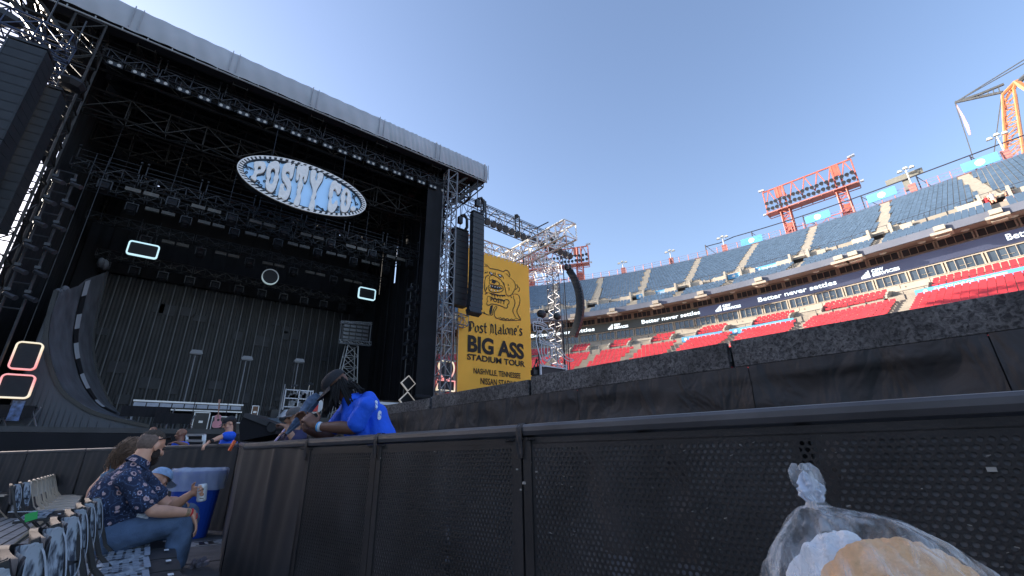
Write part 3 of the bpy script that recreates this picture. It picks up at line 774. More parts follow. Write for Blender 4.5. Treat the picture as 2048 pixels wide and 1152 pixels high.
LT={'P':[[(345,235),(480,228),(512,262),(520,320),(500,370),(455,400),(395,405),(378,440),(388,475),(368,520),(300,468),(305,440),(335,430),(360,340),(345,310),(354,270)],[(412,300),(440,298),(454,318),(440,352),(402,360),(400,330)]],
'O':[[(600,240),(640,225),(690,230),(718,270),(715,350),(692,415),(708,465),(690,500),(665,600),(630,660),(590,680),(540,650),(515,590),(522,500),(538,470),(522,430),(535,330),(562,265)],[(618,325),(655,345),(655,420),(628,465),(635,510),(600,562),(565,545),(565,490),(592,450),(585,370)]],
'S':[[(800,262),(850,245),(885,250),(880,292),(905,268),(945,262),(925,360),(905,460),(880,485),(858,470),(868,420),(855,378),(820,370),(800,405),(815,440),(862,490),(885,560),(880,640),(850,740),(805,792),(755,775),(735,735),(725,768),(690,745),(720,600),(735,545),(792,560),(772,605),(785,665),(822,650),(826,600),(795,545),(755,480),(752,380),(768,300)]],
'T':[[(975,290),(1010,278),(1030,305),(1060,282),(1095,300),(1140,318),(1130,400),(1098,530),(1062,520),(1075,440),(1050,455),(1040,520),(1058,562),(1038,620),(1015,690),(1022,740),(1000,860),(965,877),(918,850),(925,800),(950,745),(972,700),(965,650),(985,605),(975,570),(1002,500),(1012,420),(1000,410),(985,510),(953,495),(962,400)]],
'Y':[[(1172,345),(1250,362),(1242,430),(1222,480),(1242,520),(1265,480),(1262,430),(1282,385),(1352,405),(1335,500),(1308,545),(1270,605),(1242,670),(1245,720),(1215,775),(1228,830),(1215,920),(1165,937),(1128,910),(1145,850),(1172,790),(1172,740),(1197,690),(1200,630),(1180,560),(1160,500),(1163,430)]],
'C':[[(1480,515),(1530,505),(1562,560),(1600,555),(1612,600),(1585,700),(1550,705),(1537,650),(1510,618),(1488,650),(1485,720),(1463,760),(1465,830),(1480,855),(1508,832),(1525,790),(1555,803),(1548,880),(1500,960),(1450,972),(1412,930),(1418,840),(1442,760),(1425,720),(1440,640),(1455,560)]],
'o':[[(1650,612),(1700,622),(1735,680),(1738,745),(1752,780),(1733,870),(1700,950),(1640,972),(1600,940),(1595,870),(1610,800),(1597,760),(1615,680)],[(1675,662),(1700,692),(1694,740),(1676,775),(1692,820),(1674,882),(1648,868),(1650,810),(1668,770),(1655,720)]],
'.':[[(1775+36*math.cos(a*.52),912+36*math.sin(a*.52)) for a in range(12)]]}
for k,loops in LT.items():
    L=[[PT(T7,x,y,YS-.2) for x,y in l] for l in loops]; L=[smoothloop(l,1) if len(l)>8 else l for l in L]
    vs,fs=outlines(L,.16); m=MB(); m.add([(x,YS-.1-z,y) for x,y,z in vs],fs); lt=m.build('letter',SIL,sg)
    cen=[(sum(p[0] for p in l)/len(l),sum(p[1] for p in l)/len(l)) for l in L]
    L2=[[(cen[i][0]+(x-cen[i][0])*(1.07 if i==0 else .8)+.03,cen[i][1]+(z-cen[i][1])*(1.03 if i==0 else .88)-.05) for x,z in l] for i,l in enumerate(L)]
    vs,fs=outlines(L2,.1); m=MB(); m.add([(x,YS-.0-z,y) for x,y,z in vs],fs); m.build('letter_backing',INK,sg)
# scroll ornaments
m=MB(); rnd=random.Random(11)
def spiral(c,r,turns,a0,sgn=1):
    pts=[]
    for i in range(14): t=i/13; a=a0+sgn*turns*2*math.pi*t; rr=r*(1-t*.8); pts.append((c[0]+rr*math.cos(a),YS+.0,c[1]+rr*math.sin(a)))
    m.path([(a,YS-.01,c_) for a,b_,c_ in pts],.032,4)
for x,y,r,tn,a in [(262,340,45,.9,0),(230,290,30,1,2),(235,390,30,1,4),(470,420,35,1,1),(500,350,30,1,3),(440,580,50,1.2,2),(500,520,28,1,5),(400,520,35,1,0),(300,470,30,1,1),(560,240,35,1,2),(750,240,50,1,0),(820,225,35,1,2),(700,260,30,1,4),(640,690,35,1,1),(860,768,28,1,2),(700,740,28,1,4),(960,330,22,1,1),(1400,440,40,1,3),(1460,460,35,1,0),(1250,890,30,1,2),(1330,930,30,1.2,3),(1400,960,35,1,5),(1540,940,35,1,2),(1600,640,25,1,4),(1780,760,38,1.1,1),(1830,850,40,1,2),(1800,740,30,1,4),(1830,920,28,1,5),(1740,830,25,1,0),(1560,900,28,1,1)]:
    p=PT(T7,x,y,YS); spiral(p,r*.0021*1.3,tn,a,rnd.choice((-1,1)))
for A,B,C in[((330,240),(480,205),(640,215)),((380,560),(450,620),(520,640)),((520,690),(640,770),(790,830)),((1250,870),(1330,930),(1420,1000)),((1380,480),(1420,450),(1500,480)),((1760,700),(1800,780),(1810,870)),((200,330),(260,290),(330,350)),((640,190),(800,200),(940,250))]:
    q=[PT(T7,*a,YS) for a in(A,B,C)]; m.path([( (1-t)**2*q[0][0]+2*t*(1-t)*q[1][0]+t*t*q[2][0],YS,(1-t)**2*q[0][1]+2*t*(1-t)*q[1][1]+t*t*q[2][1]) for t in[i/8 for i in range(9)]],.035,4)
m.build('scroll_ornament',INK,sg)
m=MB()
for x in(cx_-2,cx_+2): m.tube((x,YS+.2,cz_+1.2),(x,YS+.4,20),.02,4)
m.build('hanging_cable',BLACKM,sg)

# ---------------- hanging trusses with fixtures
LENS=mat('lamp_lens_pale',(.28,.29,.31),.3,var=.05,emit=(.8,.9,1),estr=.03); FIX=mat('fixture_black',(.018,.018,.021),.45,var=.2)
BRZ=mat('strip_light_bronze',(.10,.088,.075),.45,metal=.2,var=.2)
def hang_truss(y,z,x0,x1,nm,label,rail=True):
    t=thing('hanging_truss',label,'lighting truss',((x0+x1)/2,y,z),'lighting trusses hanging over the stage')
    m=MB(); L=(x1-x0)/nm
    for i in range(nm): m.truss((x0+L*i+.06,y,z),(x0+L*(i+1)-.06,y,z),.5,.5,.62,.032)
    m.build('box_truss',TRUSSM,t)
    if rail:
        m=MB()
        for i in range(nm):
            for xx in(x0+L*i+.15,x0+L*(i+1)-.15): m.tube((xx,y,z+.25),(xx,y,z+1.05),.03,4); m.tube((xx,y-.2,z+1.0),(xx,y+.1,z+1.0),.04,4); m.ball((xx,y,z+1.1),.07,6)
            for h in(.6,.9): m.tube((x0+L*i+.15,y,z+h),(x0+L*(i+1)-.15,y,z+h),.012,4)
            m.tube((x0+L*i+L/2,y,z+.3),(x0+L*i+L/2,y,21),.015,4)
        m.build('handrail',TRUSSM,t)
    return t
hang_truss(25,20.05,-6.6,15.2,8,'front lighting truss just under the fascia with pairs of pale lamps below it')
hang_truss(28,15.25,-6.4,12.9,7,'lighting truss behind the oval sign with square yoke frames below it')
hang_truss(31,15.7,-6.2,12.7,7,'third lighting truss deep in the stage behind the frames')
hang_truss(33.6,14.9,-6.2,12.7,7,'fourth lighting truss above the glowing rectangles',rail=False)
hang_truss(36,13.5,-5.6,12.5,7,'rearmost lighting truss along the top of the backdrop',rail=False)
pl=None
for i in range(22):
    x=-5.55+.935*i
    if pl is None:
        b=thing('lamp_pair','','lamp',(0,0,0)); m=MB(); m.box(-.3,.3,-.06,.06,-.13,.13); m.bar((-.2,0,.1),(-.2,0,.5),.04); m.bar((.2,0,.1),(.2,0,.5),.04); m.build('housing',FIX,b)
        for sx in(-1,1): m=MB(); m.lathe([(.085,0),(.075,.03)],(sx*.16,-.065,-.02),12,(0,-1,-.3)); m.build('lens',LENS,b)
        pl=b; o=b
    else: o=copy_tree(pl)
    o.location=(x,24.9,19.62-.006*i); tag(o,'twin round pale lamp, %s from the left in the row below the front truss'%ORD[i],'lamp','twin lamps below the front truss')
def yoke():
    b=thing('moving_head_light','','stage light',(0,0,0)); m=MB(); m.bar((-.27,0,0),(.27,0,0),.06); m.bar((-.27,0,0),(-.27,0,-.5),.05); m.bar((.27,0,0),(.27,0,-.5),.05); m.bar((0,0,0),(0,0,.35),.06)
    m.build('yoke',TRUSSM,b); m=MB(); m.obox((0,0,-.42),(.2,0,0),(0,.2,-.08),(0,.08,.2)); m.lathe([(.17,0),(.15,.04)],(0,-.19,-.48),12,(0,-1,-.5)); m.build('head',FIX,b); return b
y0=yoke(); first=True
for (yy,zz,xs,lb) in ((28,14.75,[-4.9+2.85*k for k in range(7)],'square yoked stage light under the truss behind the oval sign'),(31,15.2,[-4+2.6*k for k in range(7)],'square yoked stage light under the third truss'),(33.6,14.4,[-3.2+2.9*k for k in range(6)],'square yoked stage light under the fourth truss'),(36,13.05,[-5+1.5*k for k in range(12)],'small dark stage light along the top of the backdrop')):
    for qi,x in enumerate(xs):
        o=y0 if first else copy_tree(y0); first=False
        o.location=(x,yy,zz); tag(o,ORD[qi]+' from the left, '+lb,'stage light','yoked stage lights under the roof')
b=thing('strip_light','','stage light',(0,0,0)); m=MB(); m.box(-.95,-.08,-.08,.08,-.1,.1); m.box(.08,.95,-.08,.08,-.1,.1); m.build('tubes',BRZ,b); m=MB(); m.bar((-.5,0,.1),(-.5,0,.4),.04); m.bar((.5,0,.1),(.5,0,.4),.04); m.build('bracket',FIX,b)
first=True
for yy,zz,xs,lb in((28,14.6,[-3.4+2.9*k for k in range(6)],'double bronze strip light under the truss behind the oval sign'),(31,15.1,[-2.7+2.6*k for k in range(6)],'double bronze strip light under the third truss'),(33.6,14.3,[-1.7+2.9*k for k in range(5)],'double bronze strip light under the fourth truss')):
    for qi,x in enumerate(xs):
        o=b if first else copy_tree(b); first=False
        o.location=(x,yy,zz); o.scale=(.75,1,1); tag(o,ORD[qi]+' from the left, '+lb,'stage light','double strip lights under the roof')
# vertical light booms on both sides
def boom(x,y,z0,z1,n,label,sx):
    t=thing('light_boom',label,'light boom',(x,y,z0),'vertical light booms at the stage sides'); m=MB()
    m.tube((x,y,z0-3),(x,y,z1),.05,6); m.tube((x+.55,y,z0-3),(x+.55,y,z1),.05,6)
    for k in range(n+1): m.tube((x,y,z0+(z1-z0)*k/n),(x+.55,y,z0+(z1-z0)*k/n),.035,5)
    m.build('ladder_frame',TRUSSM,t)
    for k in range(n):
        z=z0+(z1-z0)*(k+.5)/n
        for dx in(0,.55):
            m=MB(); c0=Vector((x+dx,y-.1,z)); m.tube(c0,c0+Vector((sx*.36,-.28,-.2)),.085,8,.10); m.ball(c0,.10,8); m.obox(c0+Vector((0,.05,.18)),(.09,0,0),(0,.09,0),(0,0,.06)); m.build('spot_head',mat('spot_head_grey',(.028,.029,.035),.4,var=.2),t,smooth=False)
boom(-5.75,24.2,6.6,12.8,6,'vertical boom of dark spotlights at the left edge of the stage',1)
boom(11.7,26.3,6.6,12.2,6,'vertical boom of dark spotlights inside the right edge of the stage',-1)

# ---------------- glowing frames
def led(name,top,bot,strg):
    m=bpy.data.materials.new(name); m.use_nodes=True; n=m.node_tree; b=n.nodes['Principled BSDF']; b.inputs['Base Color'].default_value=(.5,.5,.5,1)
    tc=n.nodes.new('ShaderNodeTexCoord'); sp=n.nodes.new('ShaderNodeSeparateXYZ'); cr_=n.nodes.new('ShaderNodeValToRGB')
    n.links.new(tc.outputs['Generated'],sp.inputs[0]); n.links.new(sp.outputs['Z'],cr_.inputs[0]); n.links.new(cr_.outputs[0],b.inputs['Emission Color'])
    cr_.color_ramp.elements[0].color=bot+(1,); cr_.color_ramp.elements[1].color=top+(1,); cr_.color_ramp.elements[0].position=.15; cr_.color_ramp.elements[1].position=.75
    b.inputs['Emission Strength'].default_value=strg; return m
LW=led('led_warm_red',(.75,.62,.38),(.80,.20,.16),.42); LRW=led('led_red_warm',(.78,.22,.18),(.75,.62,.40),.42); LC=led('led_ice',(.45,.72,.84),(.50,.76,.86),.42); LP=led('led_pale',(.45,.42,.38),(.48,.45,.42),.2)
PANEL=mat('frame_black_mesh',(.014,.014,.018),.7,var=.2,scale=8)
def rrect(cx,cz,hw,hh,r,y,n=5):
    out=[]
    for sx,sz,a0 in((1,1,0),(-1,1,90),(-1,-1,180),(1,-1,270)):
        for k in range(n+1): a=R_(a0+90*k/n); out.append((cx+sx*(hw-r)+r*math.cos(a),y,cz+sz*(hh-r)+r*math.sin(a)))
    return out
def frame(name,label,cx,cz,hw,hh,y,mt,bw=.09,hang=None,loop=None,r=.16):
    t=thing(name,label,'stage prop',(cx,y,cz-hh))
    o_=loop or rrect(cx,cz,hw,hh,r,y); ccx=sum(p[0] for p in o_)/len(o_); ccz=sum(p[2] for p in o_)/len(o_)
    i_=rrect(cx,cz,hw-bw,hh-bw,r*.6,y) if not loop else [(ccx+(p[0]-ccx)*(1-bw/hw),p[1],ccz+(p[2]-ccz)*(1-bw/hh)) for p in o_]
    m=MB(); m.ring(o_,i_,(0,.16,0)); m.build('lit_border',mt,t)
    m=MB(); q=[(p[0],y+.05,p[2]) for p in i_]; n=len(q); m.add(q+[(a,b_+.05,c_) for a,b_,c_ in q],[tuple(range(n-1,-1,-1)),tuple(range(n,2*n))]); m.build('mesh_panel',PANEL,t)
    if hang: m=MB(); [m.tube((cx+dx,y+.1,cz+hh-.02),(cx+dx,y+.1,hang),.015,4) for dx in(-hw*.6,hw*.6)]; m.build('cable',BLACKM,t)
    return t
frame('glowing_frame','ice blue glowing rectangle hanging at the upper left of the stage',-3.05,12.99,.74,.45,32.3,LC,.075,15)
frame('glowing_frame','ice blue glowing rectangle hanging at the upper right of the stage',10.74,13.07,.68,.47,32.3,LC,.075,15)
frame('glowing_frame','upright rectangle with a border glowing cream to red at the far left',-4.58,4.83,.37,.53,24,LW,.055,14)
frame('glowing_frame','lower wide rectangle with a border glowing red to cream at the far left',-4.55,3.70,.45,.44,24,LRW,.055)
circ=[(3.9+.53*math.cos(R_(a)),32.3,12.88+.57*math.sin(R_(a))) for a in range(0,360,12)]
frame('glowing_frame','round dark disc with a pale rim hanging above the backdrop',3.9,12.88,.53,.57,32.3,led('led_disc',(.05,.06,.07),(.30,.40,.42),.25),.06,15,loop=circ)
dm=lambda x,z,r_:[(x+r_,26,z),(x,26,z+r_),(x-r_,26,z),(x,26,z-r_)]
frame('glowing_frame','diamond frame with pale edges standing on the right side of the stage',11.87,5.36,.50,.50,26,LP,.06,loop=dm(11.87,5.36,.50))
frame('glowing_frame','lower diamond frame half hidden by the speckled runway edge',11.87,4.30,.54,.54,26,LP,.06,loop=dm(11.87,4.30,.54))
sh=[(0,.62),(.22,.70),(.5,.66),(.62,.35),(.62,0),(.48,-.36),(.22,-.60),(0,-.74),(-.22,-.60),(-.48,-.36),(-.62,0),(-.62,.35),(-.5,.66),(-.22,.70)]
sh=smoothloop(sh,1)
frame('glowing_frame','shield shaped frame glowing cream to pink beside the yellow banner',14.58,6.42,.62,.7,26,LW,.09,loop=[(14.58+x*1.0,26,6.42+z*.98) for x,z in sh])
frame('glowing_frame','small rectangle glowing pink below the shield frame',14.58,5.42,.70,.37,26,LRW,.08,r=.04)
m=MB(); m.box(14.45,14.70,26.05,26.12,5.75,5.8); m.tube((14.58,26.2,2.3),(14.58,26.2,6.6),.05,6); m.tube((11.87,26.2,2.3),(11.87,26.2,5.2),.05,6); m.box(11.5,12.2,26,26.4,2.3,2.36); m.box(14.2,14.95,26,26.4,0,.06); m.tube((14.58,26.2,0),(14.58,26.2,2.4),.05,6)
tag(m.build('frame_stand',BLACKM),'thin black poles carrying the shield and diamond frames','stand')

# ---------------- street lamp props, stadium light mast prop
PGREY=mat('prop_grey_paint',(.22,.225,.24),.5,var=.1); 
for k,(a,b_,lb) in enumerate((((392,705),(357,832),'tallest street lamp prop left of centre on the stage'),((493,717),(470,842),'street lamp prop standing second from the left on the stage'),((597,722),(575,842),'street lamp prop partly behind the man in the black cap'))):
    p=onY(*a,30); h=thing('street_lamp_prop',lb,'lamp post',(p.x,30,2.3),'street lamp props on the stage')
    m=MB(); m.tube((p.x,30,2.3),(p.x,30,3.1),.11,8,.08); m.tube((p.x,30,3.1),(p.x,30,p.z-.1),.032,8); m.build('pole',PGREY,h)
    m=MB(); m.prism([(-.32,-.08),(.32,-.08),(.22,.12),(-.22,.12)],(p.x+.02,29.8,p.z),(1,0,0),(0,0,1),(0,.35,0)); m.box(p.x-.25,p.x+.28,29.85,30.1,p.z-.13,p.z-.082); m.build('lamp_head',PGREY,h)
ms=thing('light_mast_prop','small grey stadium light mast with a four by four lamp panel on the stage','light mast',(10,32,2.3))
m=MB(); zb_,zt_=8.75,8.75
def legs(mb,x0,x1,xb0,xb1,z0,z1,y,d,n,r=.035):
    for yy in(y,y+d):
        mb.tube((x0,yy,z1),(xb0,yy,z0),r,5); mb.tube((x1,yy,z1),(xb1,yy,z0),r,5)
        for i in range(n):
            t0,t1=i/n,(i+1)/n; a=(x0+(xb0-x0)*t0,yy,z1+(z0-z1)*t0); b2=(x1+(xb1-x1)*t1,yy,z1+(z0-z1)*t1); c2=(x1+(xb1-x1)*t0,yy,z1+(z0-z1)*t0); d2=(x0+(xb0-x0)*t1,yy,z1+(z0-z1)*t1)
            mb.tube(a,b2,r*.6,4); mb.tube(c2,d2,r*.6,4); mb.tube(a,c2,r*.6,4)
legs(m,9.62,10.35,8.9,10.9,2.3,8.75,31.9,.7,8); 
m.build('lattice_legs',mat('prop_alu',(.34,.35,.37),.4,metal=.4,var=.15),ms)
m=MB(); m.truss((8.95,31.7,8.85),(11.2,31.7,8.95),.3,.25,.35,.025); m.truss((8.85,31.7,10.25),(11.1,31.7,10.5),.3,.15,.35,.02); m.tube((8.9,31.7,8.9),(8.9,31.7,10.3),.03,5); m.tube((11.1,31.7,8.9),(11.1,31.7,10.5),.03,5); m.tube((11.1,32.3,9.1),(11.1,32.3,10.6),.03,5); m.tube((11.1,31.7,10.5),(11.1,32.3,10.6),.03,5)
m.build('panel_frame',MATS['prop_alu'],ms)
m=MB(); m.box(9.0,11.0,31.75,31.85,9.0,10.3); m.build('panel_back',FIX,ms)
for i in range(4):
    for j in range(4): m=MB(); m.box(9.1+.47*i,9.5+.47*i,31.66,31.74,9.1+.29*j+.02*i,9.28+.29*j+.02*i); m.build('lamp',mat('blinder_lamp',(.10,.10,.11),.3,var=.2),ms)

# ---------------- backline gear on the deck
CASE=mat('road_case_black',(.02,.02,.022),.5,var=.2); ALU=mat('case_edge_alu',(.45,.46,.5),.35,metal=.6,var=.1)
r1=thing('riser','long low riser fronted by white strip panels','riser',(1,28,2.3))
m=MB(); m.box(-1.3,3.3,28,31,3.35,3.75); m.build('platform',CASE,r1)
m=MB()
for k in range(9): m.box(-1.25+.5*k,-.80+.5*k,27.93,27.99,3.50,3.68)
m.build('white_strips',mat('strip_white_blue',(.30,.33,.40),.4,var=.15,scale=6),r1)
m=MB(); m.box(-1.3,3.3,27.95,28.0,3.72,3.80); m.box(-1.3,3.3,27.95,28.0,3.36,3.42)
for x in(-1.2,.2,1.6,3.1): m.tube((x,28.2,2.3),(x,28.2,3.35),.05,6)
m.build('alu_edges',ALU,r1)
def case(x0,x1,y0,y1,z0,z1,label,mt=CASE,name='road_case',grp=None,edge=True):
    b=thing(name,label,'case',((x0+x1)/2,(y0+y1)/2,z0),grp); m=MB(); m.box(x0,x1,y0,y1,z0,z1); m.build('body',mt,b,bevel=.01)
    if edge:
        m=MB(); e=.025
        for x in(x0,x1):
            for z in(z0+.02,z1): m.bar((x,y0-.01,z),(x,y1+.01,z),e*1.6)
            m.bar((x,y0-.01,z0),(x,y0-.01,z1),e*1.6)
        for z in(z0+.02,z1): m.bar((x0,y0-.01,z),(x1,y0-.01,z),e*1.6)
        m.build('edges',ALU,b)
        m=MB(); m.box((x0+x1)/2-.08,(x0+x1)/2+.08,y0-.04,y0-.02,(z0+z1)/2-.05,(z0+z1)/2+.05); m.build('latch',ALU,b)
    return b
case(1.15,1.75,26,26.6,2.3,3.15,'tall black rack with silver edges on the stage behind the bald man')
case(1.9,2.6,26.2,26.8,2.3,3.0,'black case with silver edges beside the tall rack')
case(2.9,4.1,26.5,27.1,2.3,2.75,'low black case in front of the riser')
case(4.4,6.1,26.2,27.2,2.3,3.45,'big plain black case right of the pink guitar',edge=False)
case(3.75,4.05,28.0,28.5,3.1,3.75,'small brown wooden crate at the right end of the riser',mat('crate_brown',(.22,.11,.06),.7,var=.2),'wooden_crate')
def table(x0,x1,y,z,label):
    b=thing('folding_table',label,'table',((x0+x1)/2,y,2.3),'draped tables on the stage'); m=MB(); m.box(x0,x1,y,y+.6,z-.04,z); m.build('top',CASE,b)
    m=MB(); m.grid(lambda u,v:(x0+(x1-x0)*u,y-.03+pleat(u*(x1-x0),.015,9),z-.45*v),24,3); m.build('cloth',DRAPE,b)
    for xx in(x0+.1,x1-.1):
        m=MB(); m.bar((xx,y+.05,z-.04),(xx+.25,y+.5,2.3),.04); m.bar((xx+.25,y+.05,z-.04),(xx,y+.5,2.3),.04); m.build('leg',ALU,b)
table(-1.5,.2,25.6,3.3,'black draped table with crossed silver legs below the road ramp'); table(-.3,1.0,25.0,3.0,'lower black draped table in front of the first table')
table(-4.9,-3.9,24.3,3.05,'black draped table at the far left edge of the stage')
# pink guitar on a stand
gt=thing('acoustic_guitar','pink acoustic guitar upright on a stand at the front of the stage','guitar',(3.05,25.2,2.3))
gx,gz=onY(437,838,25.2).x,2.42
prof=[(0,0),(.16,.02),(.20,.14),(.17,.27),(.11,.34),(.12,.42),(.14,.50),(.10,.58),(0,.60)]
lp=prof+[(-x,z) for x,z in prof[-2:0:-1]]; lp=smoothloop(lp,1)
m=MB(); m.prism(lp,(gx,25.2,gz),(1,0,.08),(-.08,0,1),(0,.1,0)); m.build('body',mat('guitar_pink',(.50,.17,.22),.3,var=.15),gt)
m=MB(); m.bar((gx-.03,25.18,gz+.45),(gx-.11,25.18,gz+1.12),.05); m.obox((gx-.12,25.18,gz+1.2),(.045,0,0),(0,.01,0),(0,0,.09)); m.build('neck',mat('guitar_neck',(.30,.14,.10),.4,var=.1),gt)
m=MB(); m.lathe([(.055,0),(.055,.005)],(gx,25.19,gz+.36),12,(0,-1,0)); m.build('sound_hole',BLACK,gt)
m=MB(); m.bar((gx-.2,25.2,2.3),(gx,25.35,gz+.3),.025); m.bar((gx+.2,25.2,2.3),(gx,25.35,gz+.3),.025); m.build('stand',BLACKM,gt)
# mic stands
for x,y,h,lb in((2.5,27,1.9,'black microphone stand near the riser'),(4.0,26,2.1,'black microphone stand beside the big plain case'),(1.0,24.6,1.5,'black microphone stand at the stage edge')):
    b=thing('microphone_stand',lb,'microphone stand',(x,y,2.3)); m=MB(); m.tube((x,y,2.3),(x,y,2.3+h),.018,5)
    for a in(0,2.1,4.2): m.tube((x,y,2.5),(x+.35*math.cos(a),y+.35*math.sin(a),2.31),.015,4)
    m.build('stand',BLACKM,b); m=MB(); m.tube((x,y,2.3+h),(x-.12,y-.05,2.3+h+.07),.03,6); m.build('microphone',FIX,b)
# drum kit and keyboards cluster behind the man with the cap
dk=thing('drum_kit','white and chrome drum kit with cymbals at mid stage','drum kit',(6.7,28,2.3))
WSH=mat('drum_white_shell',(.55,.56,.60),.3,var=.1); CHR=mat('chrome',(.6,.6,.62),.2,metal=.9,var=.1)
m=MB(); m.box(5.4,8.6,27.3,30.3,2.3,3.2); m.build('riser_box',CASE,dk)
for c_,r_,l_,ax in(((6.9,28.2,3.9),.45,.5,(0,-1,0)),((6.3,28.0,4.45),.2,.25,(0,-.3,1)),((7.3,28.0,4.45),.22,.25,(0,-.3,1)),((5.9,28.3,3.75),.28,.4,(0,-.1,1)),((7.8,28.3,3.75),.28,.4,(0,-.1,1)),((7.9,28.6,4.2),.2,.2,(0,-.3,1))):
    m=MB(); m.lathe([(r_,0),(r_,l_)],c_,18,ax); m.build('drum',WSH,dk)
for c_ in((5.7,28,5.0),(6.6,28.5,5.25),(7.5,28.4,5.15),(8.2,28,4.9)):
    m=MB(); m.lathe([(.01,.05),(.06,.03),(.26,0),(.26,-.005)],c_,16,(-.1,-.35,1)); m.tube(c_,(c_[0],c_[1]+.2,3.2),.02,5); m.build('cymbal',CHR,dk)
m=MB(); m.box(6.65,7.05,27.6,27.62,3.55,3.95); m.build('red_badge',mat('badge_red',(.6,.03,.03),.5,var=0),dk)
kb=thing('equipment_rack','white framed equipment rack with shelves of gear at mid stage','rack',(5.7,27,2.3))
m=MB()
for z in(3.2,3.65,4.1,4.55):
    m.bar((5.0,26.6,z),(6.4,26.6,z),.05)
for x in(5.0,5.7,6.4): m.bar((x,26.6,2.3),(x,26.6,4.6),.05); m.bar((x,27.1,2.3),(x,27.1,4.6),.05)
m.build('frame',WSH,kb); m=MB(); rnd=random.Random(2)
for k in range(22):
    x=rnd.uniform(5.02,6.1); z=rnd.choice((3.25,3.7,4.15)); w=rnd.uniform(.08,.25); m.box(x,x+w,26.7,26.7+w,z,z+rnd.uniform(.08,.3))
m.build('gear',mat('gear_mixed_grey',(.16,.165,.18),.5,var=.7,scale=7),kb)
for x,lb in((5.0,'white cone shaped stage light left of the equipment rack'),(8.9,'white cone shaped stage light right of the drum kit')):
    b=thing('cone_light',lb,'stage light',(x,25.5,2.3)); m=MB(); m.lathe([(.42,0),(.12,.38),(.05,.4)],(x,25.5,3.0),14); m.build('shade',WSH,b); m=MB(); m.tube((x,25.5,2.3),(x,25.5,3.0),.04,6); m.build('post',BLACKM,b)
# white pole and dark risers on the right wing, patterned blue panels
m=MB(); m.tube((4.55,25.0,2.3),(4.62,25.0,4.6),.035,6); m.box(4.4,4.7,24.9,25.1,2.3,2.36); tag(m.build('white_pole',PGREY),'slim pale pole standing left of the equipment rack','pole')
WD=mat('riser_brown_wood',(.11,.08,.06),.7,var=.4,scale=3)
rs=thing('stepped_riser','dark brown stepped riser on the right side of the stage','riser',(12,28,2.3))
for k in range(4): m=MB(); m.box(9.2+.2*k,14.0,25.4+1.1*k,27.2+1.1*k,2.3,3.2+.45*k); m.build('step',WD,rs)
BP_=mat('blue_pattern_panel',(.06,.10,.22),.5,var=.9,scale=7)
m=MB(); m.box(9.0,11.3,24.6,24.7,3.1,3.8); b=tag(m.build('patterned_panel',BP_),'blue and white patterned panel behind the right part of the runway','panel','blue patterned panels')
m=MB(); m.box(9.0,11.3,24.56,24.74,3.8,3.95); m.build('white_cap',WSH,b)
m=MB(); m.obox((-4.35,24.3,2.85),(.16,0,0),(0,.05,0),(0,0,.36)); tag(m.build('patterned_panel',BP_),'blue and white patterned panel under the glowing frames at the far left','panel','blue patterned panels')
bm=thing('boom_microphone','black furry boom microphone on a stand by the shield frame','microphone',(12.9,24.5,2.3))
m=MB(); m.lathe([(.05,0),(.14,.1),(.16,.5),(.14,1.0),(.05,1.1)],(11.6,24.5,4.35),10,(1,0,.02)); m.build('windshield',DRAPE,bm); m=MB(); m.tube((12.7,24.5,4.36),(13.3,24.5,4.2),.04,6); m.tube((13.0,24.5,2.3),(13.0,24.5,4.3),.03,6); m.build('stand',ALU,bm)

# ================================================================ loudspeaker arrays
CAB=mat('speaker_cabinet',(.020,.022,.026),.55,var=.2,scale=3,bump=.2,bscale=60); CABS=mat('speaker_strip',(.05,.055,.065),.4,var=.1)
def array(label,P,w,h,dep,n,yaw,tilt0=0,curve=(),shift=(),grp='line array loudspeakers',zt=None,hooks=True,arr='speaker_array'):
    t=thing(arr,label,'loudspeaker',(P[0],P[1],P[2]-h*n),grp)
    c_,s_=math.cos(yaw),math.sin(yaw); ax=Vector((c_,s_,0)); ay=Vector((-s_,c_,0)); p=Vector(P); d=Vector((0,0,-1))
    for i in range(n):
        a=curve[i] if i<len(curve) else (curve[-1] if curve else 0)
        dd=(Vector((0,0,-1))*math.cos(a)+ay*math.sin(a)); ff=(ay*math.cos(a)+Vector((0,0,1))*math.sin(a))
        if i<len(shift): p=p+ax*shift[i]
        c0=p+dd*h/2
        m=MB(); m.obox(c0,ax*w/2,ff*dep/2,dd*h*.485); m.obox(c0-ff*dep/2,ax*w*.46,ff*.01,dd*h*.40); m.build('cabinet',CAB,t)
        m=MB(); m.obox(c0-ff*dep*.505-ax*w*.46,ax*w*.02,ff*.02,dd*h*.47); m.obox(c0-ax*w*.505-ff*dep*.4,ax*.01,ff*.05,dd*h*.2)
        m.build('side_strip',CABS,t)
        p=p+dd*h
    m=MB(); m.obox(Vector(P)+Vector((0,0,.12)),ax*w*.5,ay*dep*.5,(0,0,.05)); m.tube(Vector(P)+Vector((0,0,.1)),Vector((P[0],P[1],zt or P[2]+2.5)),.03,5)
    if hooks:
        q=Vector(P)+Vector((0,0,.5)); m.obox(q+Vector((0,0,.5)),ax*.16,ay*.14,(0,0,.28))
        m.path([q+ax*.1+Vector((0,0,.9)),q+ax*.35+Vector((0,0,1.1)),q+ax*.6+Vector((0,0,.8)),q+ax*.62+Vector((0,0,.1)),q+ax*.4-Vector((0,0,.35))],.12,7)
    m.build('rigging_frame',FIX,t)
    return t
array('tall loudspeaker array hanging nearest beside the yellow banner',(15.42,23.8,17.75),.98,.42,.45,19,.04,shift=[0]*11+[-.01,-.015,-.02,-.03,-.04,-.06,-.09,-.12],curve=[0]*13+[-.03,-.06,-.1,-.16,-.24,-.34],zt=21)
